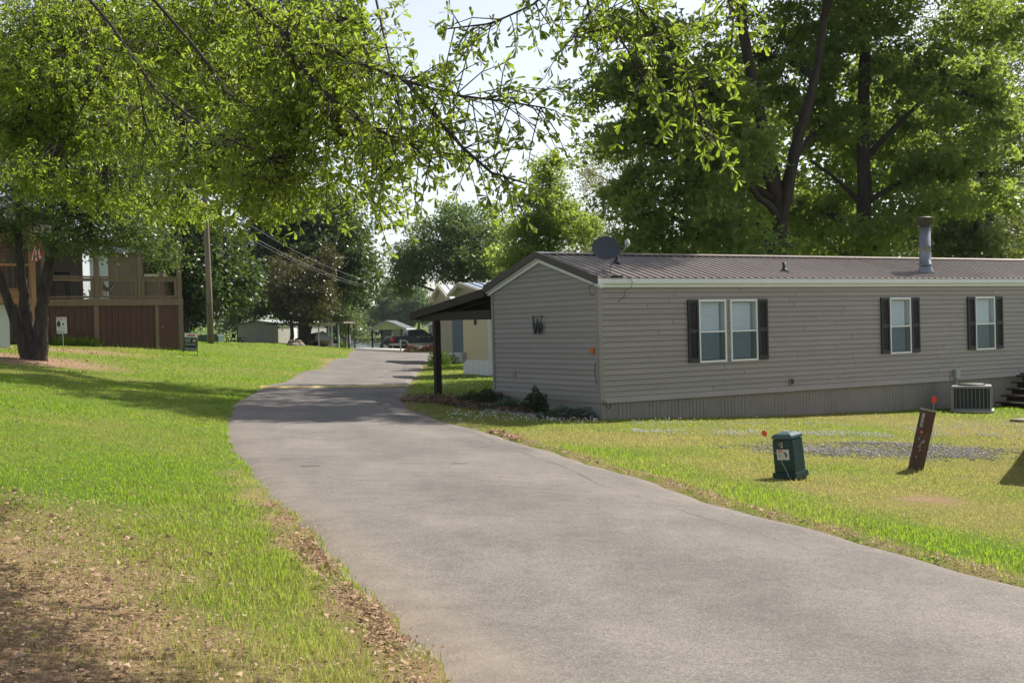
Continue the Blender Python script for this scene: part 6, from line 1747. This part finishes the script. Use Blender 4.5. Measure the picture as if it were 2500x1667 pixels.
for nm, lb, L, bb, sd, mt in (('far_shore_tree', 'rounded pale green tree on the far lake shore left of the pale carport', FAR1, (-39.5, 288, -.2), 40, LFAR),
                              ('far_shore_tree', 'tall bluish tree on the far shore above the pale carport roof', FAR2, (-32, 300, 0), 41, LBLU),
                              ('far_shore_tree', 'dark green far tree above the shingle roof house', FAR3, (-23.5, 294, 0), 42, LBLU)):
    tree(nm, lb, bb, [bb, (bb[0], bb[1], 4), (bb[0] + .5, bb[1], 9)], L, 260, 60, .55, T_QUAD, mt, BARK, sd, rc=1.0, r0=.4, group='trees on the far shore')
# background trees that close the view behind the big ones
BGT = [((8, 92), 9, 4.5, LOLV, 95, 'low olive tree far behind the satellite dish'), ((17, 88), 10, 5, LGUM, 95, 'mid green tree far behind the forked sweetgum trunk'), ((26, 95), 11, 5.5, LOLV, 95, 'olive tree far off between the two sweetgum trunks'),
       ((36, 92), 12, 5.5, LGUM, 95, 'mid green tree far behind the flue pipe'), ((45, 90), 12, 6, LOLV, 95, 'olive tree farthest right behind the roof ridge'), ((20, 72), 7.5, 3.6, LDRK, 90, 'low dark tree just above the ridge between the sweetgum trunks'),
       ((12, 78), 7, 3.4, LDRK, 90, 'low dark tree just above the ridge left of the forked trunk'), ((33, 74), 9, 4, LOLV, 90, 'olive tree above the ridge right of the flue pipe'), ((1.5, 92), 8.5, 4, LGUM, 95, 'mid green tree behind the young maple'),
       ((9.5, 58), 15, 4.6, LGUM, 170, 'tall shaded tree close behind the forked sweetgum'), ((17.5, 60), 16, 4.6, LGUM, 170, 'tall shaded tree close behind the straight sweetgum trunk'), ((24.5, 61), 15, 4.2, LOLV, 130, 'tall olive tree behind the right flank of the sweetgums'),
       ((-34, 64), 19, 7, LDRK, 190, 'dark tree behind the cedar porch at far left'), ((-44, 80), 20, 8, LDRK, 190, 'tall dark tree farthest left behind the houses'), ((-30, 96), 15, 6, LDRK, 190, 'dark tree behind the pale house seen through the deck'),
       ((-31, 132), 8, 4.5, LFAR, 90, 'pale green tree behind the low grey building'), ((-41, 128), 9, 5, LFAR, 90, 'pale green tree beyond the green transformer'), ((-20, 134), 7, 4, LFAR, 80, 'pale green tree behind the boat awning')]
for i, ((x, y), h, r_, mt, nc, lb) in enumerate(BGT):
    rr = random.Random(i)
    L = [(x + rr.uniform(-.5, .5) * r_, y + rr.uniform(-.4, .4) * r_, h * k, r_ * rr.uniform(.5, .8), r_ * .7, h * .16) for k in (.28, .42, .56, .7, .84)]
    z = g1(x, y)
    tree('background_tree', lb, (x, y, z - .1), [(x, y, z - .3), (x, y, h * .4), (x + .3, y, h * .9)], L, nc, 72, .36, T_QUAD, mt, BARK, 60 + i, rc=.85 if x > 0 else 1.1, r0=.25, group='trees in the background')
# far wood along the other shore: one mass
def far_wood():
    rg = np.random.default_rng(77)
    n = 620
    x = rg.uniform(-150, 20, n); y = rg.uniform(298, 330, n)
    top = 6 + 4 * vnoise(x, y * 0, 9, 5) + 3 * vnoise(x, y * 0, 3, 6)
    cl = np.c_[x, y, rg.random(n) ** .7 * top]
    C, D, N = leaves_in(cl, 1.1, 40, rg)
    stuff(inst(leaf_cloud('far_wood', C, D, N, np.full(len(C), .5), T_QUAD, LBLU, rg), 'far_wood'))
    bpy.data.objects['far_wood']['label'] = 'hazy wood along the far lake shore'
    bpy.data.objects['far_wood']['category'] = 'wood'
far_wood()

# ---------------------------------------------------------------- shrubs by the gable end
LSHR = leafmat('leaf_shrub', (.018, .035, .016), (.045, .075, .028), (.09, .14, .03), .25, .45, .4)
LHOS = leafmat('leaf_hosta', (.06, .10, .07), (.13, .19, .14), (.16, .25, .12), .3, .5, .3)
LGRE = leafmat('leaf_verge', (.05, .10, .02), (.09, .16, .03), (.22, .34, .04), .4, .5, .3)
LRED = leafmat('petal_red', (.45, .05, .03), (.6, .12, .05), (.6, .12, .05), .3, .6, .2)
def shrub(name, label, x, y, rx, rz, n, size, mat, tmpl, seed, hosta=False, group=None):
    rg = np.random.default_rng(seed); z = g1(x, y)
    t = thing(name, label, 'shrub', (x, y, z), 0, group)
    m = MB()
    for k in range(7):
        a = k * .9; m.tube([(0, 0, -.05), (rx * .4 * math.cos(a), rx * .4 * math.sin(a), rz * .7)], [.012, .005], 5)
    m.build('stems', BARK, t)
    d = unit(rg.normal(size=(n, 3))); d[:, 2] = np.abs(d[:, 2])
    r_ = rg.random(n) ** .35
    C = d * r_[:, None] * np.array([rx, rx * .8, rz]) * (1 + .12 * np.sin(d[:, :1] * 7 + 2))
    if hosta:
        C[:, 2] *= .6; D = d * np.array([1, 1, .25]) + rg.normal(size=(n, 3)) * .25; N = np.array([0, 0, 1]) + rg.normal(size=(n, 3)) * .35
    else:
        D = d + rg.normal(size=(n, 3)) * .5 + np.array([0, 0, .3]); N = d + rg.normal(size=(n, 3)) * .6
    inst(leaf_cloud('foliage', C, D, N, size * rg.uniform(.6, 1.2, n), tmpl, mat, rg), 'foliage', t)
def hsp(s, t):
    p = hw(s, t, 0); return p[0], p[1]
shrub('boxwood', 'dark rounded shrub at the left end of the gable bed', *hsp(-.45, 4.15), .42, .42, 1500, .06, LSHR, T_QUAD, 1)
shrub('boxwood', 'tall dark egg shaped shrub in the middle of the gable bed', *hsp(-.55, 1.75), .27, .60, 1700, .055, LSHR, T_QUAD, 2)
shrub('hosta', 'pale blue green hosta clump between the two dark shrubs', *hsp(-.55, 3.05), .50, .34, 260, .17, LHOS, T_QUAD, 3, True)
shrub('hosta', 'wide pale hosta clump nearest the corner of the home', *hsp(-.5, .65), .58, .30, 300, .17, LHOS, T_QUAD, 4, True)
shrub('boxwood', 'low dark shrub spilling over at the far left of the bed', *hsp(-.4, 4.95), .4, .3, 900, .06, LSHR, T_QUAD, 5)
shrub('laurel_bush', 'glossy green bush at the corner of the slate home', -3.75, 59.5, .55, 1.0, 1500, .10, LGRE, T_QUAD, 6)
shrub('low_bush', 'straggly low bush beside the slate home skirting', -3.1, 61.2, .5, .5, 700, .08, LSHR, T_QUAD, 7)
def flowerbed(x, y, seed, lb):
    rg = np.random.default_rng(seed); z = g1(x, y)
    t = thing('flower_bush', lb, 'flowers', (x, y, z), 0, 'red flowers by the verge')
    for nm, mt, n, zz, s in (('foliage', LGRE, 500, .42, .12), ('blossoms', LRED, 650, .62, .085)):
        d = unit(rg.normal(size=(n, 3))); d[:, 2] = np.abs(d[:, 2]); C = d * (rg.random(n) ** .35)[:, None] * np.array([.75, .6, zz]) 
        inst(leaf_cloud(nm, C, d + rg.normal(size=(n, 3)) * .5, d + rg.normal(size=(n, 3)) * .5, s * rg.uniform(.6, 1.3, n), T_QUAD, mt, rg), nm, t)
flowerbed(-8.6, 100, 1, 'red flowering bush in front of the pickup truck front wheel')
flowerbed(-7.35, 100, 2, 'red flowering bush nearer the carport post, right of the other')
shrub('low_bush', 'small green bush at the foot of the dark stair', -14.9, 101.5, .6, .5, 500, .11, LGRE, T_QUAD, 8)
# edging stones along the gable bed
rr = random.Random(9)
for k in range(11):
    s, t = -1.02 + rr.uniform(-.04, .04), .3 + k * .47
    x, y = hsp(s, t); L = rr.uniform(.17, .23)
    m = MB(); m.box(-L, L, -.06, .06, -.05, rr.uniform(.03, .06)); o = m.build('edging_stone', STONE, bevel=.02); o.location = (x, y, g1(x, y)); o.rotation_euler = (rr.uniform(-.1, .1), rr.uniform(-.1, .1), HA + math.pi / 2 + rr.uniform(-.15, .15))
    tag(o, 'flat edging stone in the low border of the gable bed', 'stone', 'edging stones of the gable bed')
# mulch bed at the foot of the carport post
def mulch():
    poly = [hsp(-.98, .2), hsp(-.02, .2), hsp(-.02, 6.0), hsp(.2, 8.3), (-3.0, 31.2), (-2.85, 29.6), hsp(-1.4, 6.0), hsp(-1.0, 4.8)]
    m = MB(); m.add([(x, y, g1(x, y) + .045) for x, y in poly] + [(x, y, g1(x, y) - .1) for x, y in poly], [tuple(range(8))] + [(i, i + 8, (i + 1) % 8 + 8, (i + 1) % 8) for i in range(8)])
    structure(m.build('mulch_bed', MULCH))
    rg = np.random.default_rng(3); n = 5200
    P_ = np.array(poly); tri = []
    u = rg.random((n, len(poly))) ** 3; u /= u.sum(1, keepdims=True); C2 = u @ P_
    C = np.c_[C2, gz(C2[:, 0], C2[:, 1]) + .055 + rg.random(n) * .03]
    mt = leafmat('bark_chip', (.10, .06, .04), (.34, .24, .16), (.2, .14, .1), .05, .9, .1)
    o = inst(leaf_cloud('bark_chips', C, unit(rg.normal(size=(n, 3)) * [1, 1, .3]), np.array([0, 0, 1]) + rg.normal(size=(n, 3)) * .4, rg.uniform(.05, .11, n), T_QUAD, mt, rg), 'bark_chips'); stuff(o); o['label'] = 'brown bark chips round the carport post'; o['category'] = 'mulch'
mulch()

# ---------------------------------------------------------------- grass, litter, clover, gravel
def in_home(x, y):
    c, s = math.cos(HA), math.sin(HA); dx, dy = x - HX, y - HY
    a = c * dx + s * dy; b = -s * dx + c * dy
    return ((a > -.02) & (b > .0) & (b < HW)) | ((a > -1.0) & (a < 0) & (b > .15) & (b < 8.4)) | ((a > -.2) & (a < 8) & (b > 4.5) & (b < 7.6) & (a < .5))
def gravel_w(x, y):
    n = vnoise(x, y, .7, 31)
    n = n * .6 + vnoise(x, y, .25, 32) * .4
    return sstep(1.25, .45, np.hypot((x - 6.4) / 2.5, (y - 19.7 + (x - 6.4) * -.22) / 1.35) + (n - .5) * 1.1)
TUFT = None
GR = leafmat('grass_blade', (.048, .115, .010), (.125, .215, .02), (.42, .64, .03), .52, .5, .35)
def grassmat():
    m = GR; nt = m.node_tree
    # dryness attribute pulls blades towards straw
    at = _n(nt, 'ShaderNodeAttribute', attribute_name='dry')
    mx = [n for n in nt.nodes if n.type == 'MIX_SHADER'][0]
    b = nt.nodes['Principled BSDF']; tr = [n for n in nt.nodes if n.type == 'BSDF_TRANSLUCENT'][0]
    for sock, c in ((b.inputs['Base Color'], (.34, .27, .12)), (tr.inputs['Color'], (.56, .46, .18))):
        src = sock.links[0].from_socket
        k = _n(nt, 'ShaderNodeMix', data_type='RGBA'); k.inputs['B'].default_value = rgba(c)
        nt.links.new(at.outputs['Fac'], k.inputs['Factor']); nt.links.new(src, k.inputs['A']); nt.links.new(k.outputs['Result'], sock)
    return m
GR = grassmat()
def grass():
    rg = np.random.default_rng(101)
    zones = [((-7, 1), (3.6, 6.5), 3800, .040, .0045), ((-7, 1), (6.5, 9.5), 3000, .036, .0052), ((-9, 8), (8, 13), 1400, .034, .0065), ((-10, 9), (13, 19), 900, .034, .009), ((-13, 13), (19, 27), 430, .036, .013), ((-18, 14), (27, 40), 210, .04, .02), ((-20, 3), (40, 62), 95, .045, .03), ((-22, -8), (62, 104), 45, .05, .05)]
    Vs = []; Fs = []; Rn = []; Dr = []; base = 0
    for (x0, x1), (y0, y1), dn, h, w in zones:
        n = int((x1 - x0) * (y1 - y0) * dn)
        x = rg.uniform(x0, x1, n); y = rg.uniform(y0, y1, n)
        k = (np.abs(x) < .46 * y + 1.2)
        x, y = x[k], y[k]
        dl = XL(y) - x; dr_ = x - XR(y)
        e = .05 + .12 * vnoise(x, y, .4, 55)
        k = (dl > -e * .5) | (dr_ > -e * .3)
        x, y, dl, dr_ = x[k], y[k], dl[k], dr_[k]
        dw_ = dirt_w(x, y); gw = gravel_w(x, y)
        keep = rg.random(len(x)) > np.maximum(dw_ ** .6 * .93, gw * .9)
        keep &= ~in_home(x, y)
        # clumpy stand
        keep &= rg.random(len(x)) < .45 + .8 * vnoise(x, y, .22, 66)
        x, y, dl, dr_ = x[keep], y[keep], dl[keep], dr_[keep]
        n = len(x); z = ground_z(x, y) - .004
        dry = dry_w(x, y)
        dry = np.clip(dry + rg.normal(0, .22, n), 0, 1)
        tall = 1 + .9 * (sstep(1.3, .3, np.abs(dl - .75)) * (y < 12)) + .8 * sstep(.6, .2, np.abs(dr_ - .5)) * (y < 19)
        for ox, oy in ((3.56, 14.98), (5.74, 16.68)): tall = tall + 1.3 * np.exp(-(np.hypot(x - ox, y - oy) / .27) ** 2)
        hh = h * rg.uniform(.45, 1.25, n) * tall * (1 - .35 * dry) * (.45 + .7 * vnoise(x, y, 1.1, 71) + .5 * vnoise(x, y, .3, 72))
        a = rg.uniform(0, 2 * math.pi, n); wx, wy = np.cos(a) * w / 2, np.sin(a) * w / 2
        la = rg.uniform(0, 2 * math.pi, n); ln = hh * rg.uniform(.15, .9, n); lx, ly = np.cos(la) * ln, np.sin(la) * ln
        if y0 >= 13:
            V = np.empty((n, 4, 3))
            V[:, 0] = np.c_[x - wx, y - wy, z]; V[:, 1] = np.c_[x + wx, y + wy, z]
            V[:, 2] = np.c_[x + wx * .3 + lx, y + wy * .3 + ly, z + hh]; V[:, 3] = np.c_[x - wx * .3 + lx, y - wy * .3 + ly, z + hh]
            i = base + np.arange(n) * 4
            Fs.append(np.c_[i, i + 1, i + 2]); Fs.append(np.c_[i, i + 2, i + 3])
            Vs.append(V.reshape(-1, 3)); Rn.append(np.repeat(np.clip(.55 * rg.random(n) + .75 * (vnoise(x, y, .55, 12) - .15), 0, 1), 4)); Dr.append(np.repeat(dry, 4)); base += n * 4
            continue
        V = np.empty((n, 5, 3))
        V[:, 0] = np.c_[x - wx, y - wy, z]; V[:, 1] = np.c_[x + wx, y + wy, z]
        V[:, 2] = np.c_[x + wx * .75 + lx * .35, y + wy * .75 + ly * .35, z + hh * .6]; V[:, 3] = np.c_[x - wx * .75 + lx * .35, y - wy * .75 + ly * .35, z + hh * .6]
        V[:, 4] = np.c_[x + lx, y + ly, z + hh]
        i = base + np.arange(n) * 5
        Fs.append(np.c_[i, i + 1, i + 2]); Fs.append(np.c_[i, i + 2, i + 3]); Fs.append(np.c_[i + 3, i + 2, i + 4])
        Vs.append(V.reshape(-1, 3)); Rn.append(np.repeat(np.clip(.55 * rg.random(n) + .75 * (vnoise(x, y, .35, 12) - .15), 0, 1), 5)); Dr.append(np.repeat(dry, 5)); base += n * 5
    me = np_mesh('grass', np.concatenate(Vs), np.concatenate(Fs), GR, {'rnd': np.concatenate(Rn), 'dry': np.concatenate(Dr)})
    o = stuff(inst(me, 'grass')); o['label'] = 'short mown grass of the lawns'; o['category'] = 'grass'
    print('GRASS', base // 5)
grass()

def litter():
    rg = np.random.default_rng(202)
    X = []; Y = []
    y = rg.uniform(4, 15, 8000); X.append(XL(y) - .01 - np.abs(rg.normal(.05, .09, len(y)))); Y.append(y); k = vnoise(X[0], Y[0], .5, 44) > .48; X[0] = X[0][k]; Y[0] = Y[0][k]
    x = rg.uniform(-6, 0, 60000); y = rg.uniform(4, 11, 60000); k = rg.random(60000) < dirt_w(x, y) * .75; X.append(x[k]); Y.append(y[k])
    x = rg.uniform(-6, 0, 9000); y = rg.uniform(4.5, 12, 9000); k = (XL(y) - x > .3) & (rg.random(9000) < .35); X.append(x[k]); Y.append(y[k])
    y = rg.uniform(8, 22, 2600); X.append(XR(y) + .02 + np.abs(rg.normal(.06, .09, len(y)))); Y.append(y)
    x = rg.normal(-16.6, 2.0, 3500); y = rg.normal(41, 3.2, 3500); k = rg.random(3500) < dirt_w(x, y); X.append(x[k]); Y.append(y[k])
    y = rg.uniform(5, 30, 150); x = XL(y) + rg.random(150) ** 3 * (XR(y) - XL(y)); X.append(x); Y.append(y)
    x = np.concatenate(X); y = np.concatenate(Y); n = len(x)
    onroad = (x > XL(y)) & (x < XR(y))
    z = np.where(onroad, gz(x, y) + .045, ground_z(x, y) + .012) + rg.random(n) * np.where(onroad, .004, .018)
    C = np.c_[x, y, z]
    D = rg.normal(size=(n, 3)) * np.array([1, 1, .25]); N = np.array([0, 0, 1]) + rg.normal(size=(n, 3)) * np.where(onroad, .15, .45)[:, None]
    S = np.clip(.02 * np.exp(rg.normal(0, .45, n)), .006, .06) * np.where(y > 20, 2.2, 1) * np.where(onroad, .6, 1)
    mt = leafmat('dead_leaf', (.17, .10, .06), (.52, .38, .26), (.4, .26, .16), .2, .85, .15)
    T2 = (T_QUAD[0] * np.array([1, 1.15, 2.2]), T_QUAD[1])
    o = stuff(inst(leaf_cloud('leaf_litter', C, D, N, S, T2, mt, rg), 'leaf_litter')); o['label'] = 'dry brown fallen leaves along the lane edge and bank'; o['category'] = 'leaf litter'
litter()

def clover():
    rg = np.random.default_rng(303)
    X = []; Y = []
    def band(n, x0, x1, yc, sd, slope):
        x = rg.uniform(x0, x1, n); y = yc + (x - x0) * slope + rg.normal(0, sd, n)
        k = vnoise(x, y, .5, 91) > .35; X.append(x[k]); Y.append(y[k])
    band(1100, 2.2, 9.5, 22.0, .3, .09); band(420, 2.4, 11, 24.0, .5, .16); band(300, 8, 11.5, 24.0, .8, .1); band(280, -1.5, 1.8, 25.5, .7, -.25); band(420, -2.8, 1.5, 37, 2.5, .3); band(150, -3, 1, 46, 3, .2)
    x = np.concatenate(X); y = np.concatenate(Y); k = ~in_home(x, y) & (x > XR(y) + .15); x, y = x[k], y[k]; n = len(x)
    z = ground_z(x, y) + rg.uniform(.03, .07, n)
    m = MB(); m.lathe([(.3, -.4), (.55, .05), (.2, .5)], 5)
    T = np.array(m.v); Fq = np.array([f for f in m.f if len(f) == 4])
    S = rg.uniform(.019, .031, n)
    V = np.c_[x, y, z][:, None, :] + T[None] * S[:, None, None]
    FF = (Fq[None] + (np.arange(n) * len(T))[:, None, None]).reshape(-1, 4)
    o = stuff(inst(np_mesh('clover_blooms', V.reshape(-1, 3), FF, pm('clover_white', (.66, .66, .58), .8, .1, 60), None, True), 'clover_blooms')); o['label'] = 'white clover blossoms scattered in the right lawn'; o['category'] = 'clover'
clover()

def gravel():
    rg = np.random.default_rng(404)
    x = rg.uniform(3.2, 9.6, 26000); y = rg.uniform(17.6, 22, 26000)
    k = rg.random(len(x)) < gravel_w(x, y) * .62; x, y = x[k], y[k]; n = len(x)
    z = ground_z(x, y) + .006
    T = np.array([(1, 0, 0), (.3, .8, .1), (-.8, .5, 0), (-.7, -.6, .1), (.4, -.9, 0), (.1, .1, .75), (0, 0, -.6)], float)
    F = np.array([(0, 1, 5), (1, 2, 5), (2, 3, 5), (3, 4, 5), (4, 0, 5), (1, 0, 6), (2, 1, 6), (3, 2, 6), (4, 3, 6), (0, 4, 6)])
    a = rg.uniform(0, 6.28, n); c, s = np.cos(a), np.sin(a)
    S = rg.uniform(.008, .024, n)
    TT = T[None] * rg.uniform(.7, 1.3, (n, len(T), 1))
    V = np.stack([TT[..., 0] * c[:, None] - TT[..., 1] * s[:, None], TT[..., 0] * s[:, None] + TT[..., 1] * c[:, None], TT[..., 2]], -1) * S[:, None, None] + np.c_[x, y, z][:, None]
    mt = leafmat('gravel_stone', (.13, .12, .12), (.36, .34, .33), (.3, .3, .3), .0, .85, .2)
    o = stuff(inst(np_mesh('gravel', V.reshape(-1, 3), (F[None] + (np.arange(n) * len(T))[:, None, None]).reshape(-1, 3), mt, {'rnd': np.repeat(rg.random(n), len(T))}), 'gravel')); o['label'] = 'patch of grey gravel thinning into the lawn'; o['category'] = 'gravel'
gravel()

# tall weeds along the maroon skirting
def weeds():
    rg = np.random.default_rng(505); n = 900
    s = np.r_[rg.normal(.6, .25, 300), rg.normal(1.55, .35, 300), rg.uniform(-.5, 5.9, 300)]; t = rg.uniform(-.5, -.08, n)
    c, sn = math.cos(DA), math.sin(DA)
    x = -19.8 + c * s - sn * t; y = 49.5 + sn * s + c * t
    C = np.c_[x, y, gz(x, y) - .02]
    D = np.array([0, 0, 1]) + rg.normal(size=(n, 3)) * np.array([.45, .3, 0]); N = rg.normal(size=(n, 3))
    T2 = (np.array([(0, -.03, 0), (.6, -.02, .05), (1, 0, .18), (.6, .02, .05)], float), T_QUAD[1])
    o = stuff(inst(leaf_cloud('weeds', C, D, N, np.r_[rg.uniform(.2, .6, 600), rg.uniform(.08, .25, 300)], T2, GR, rg), 'weeds')); o['label'] = 'tall weeds growing along the maroon skirting'; o['category'] = 'weeds'
weeds()

# ---------------------------------------------------------------- haze over the lake and far shore


def haze():
    m = MB(); m.box(-1600, 1600, -180, 2700, -3.2, 32)
    mt = bpy.data.materials.new('thin_haze'); mt.use_nodes = True
    nt = mt.node_tree; nt.nodes.clear()
    o = _n(nt, 'ShaderNodeOutputMaterial'); v = _n(nt, 'ShaderNodeVolumePrincipled')
    v.inputs['Color'].default_value = (.86, .93, 1.0, 1); v.inputs['Density'].default_value = .0001; v.inputs['Anisotropy'].default_value = .2
    nt.links.new(v.outputs[0], o.inputs['Volume'])
    h = stuff(m.build('haze', mt)); h['label'] = 'thin pale haze in the air over the lake'; h['category'] = 'haze'
haze()
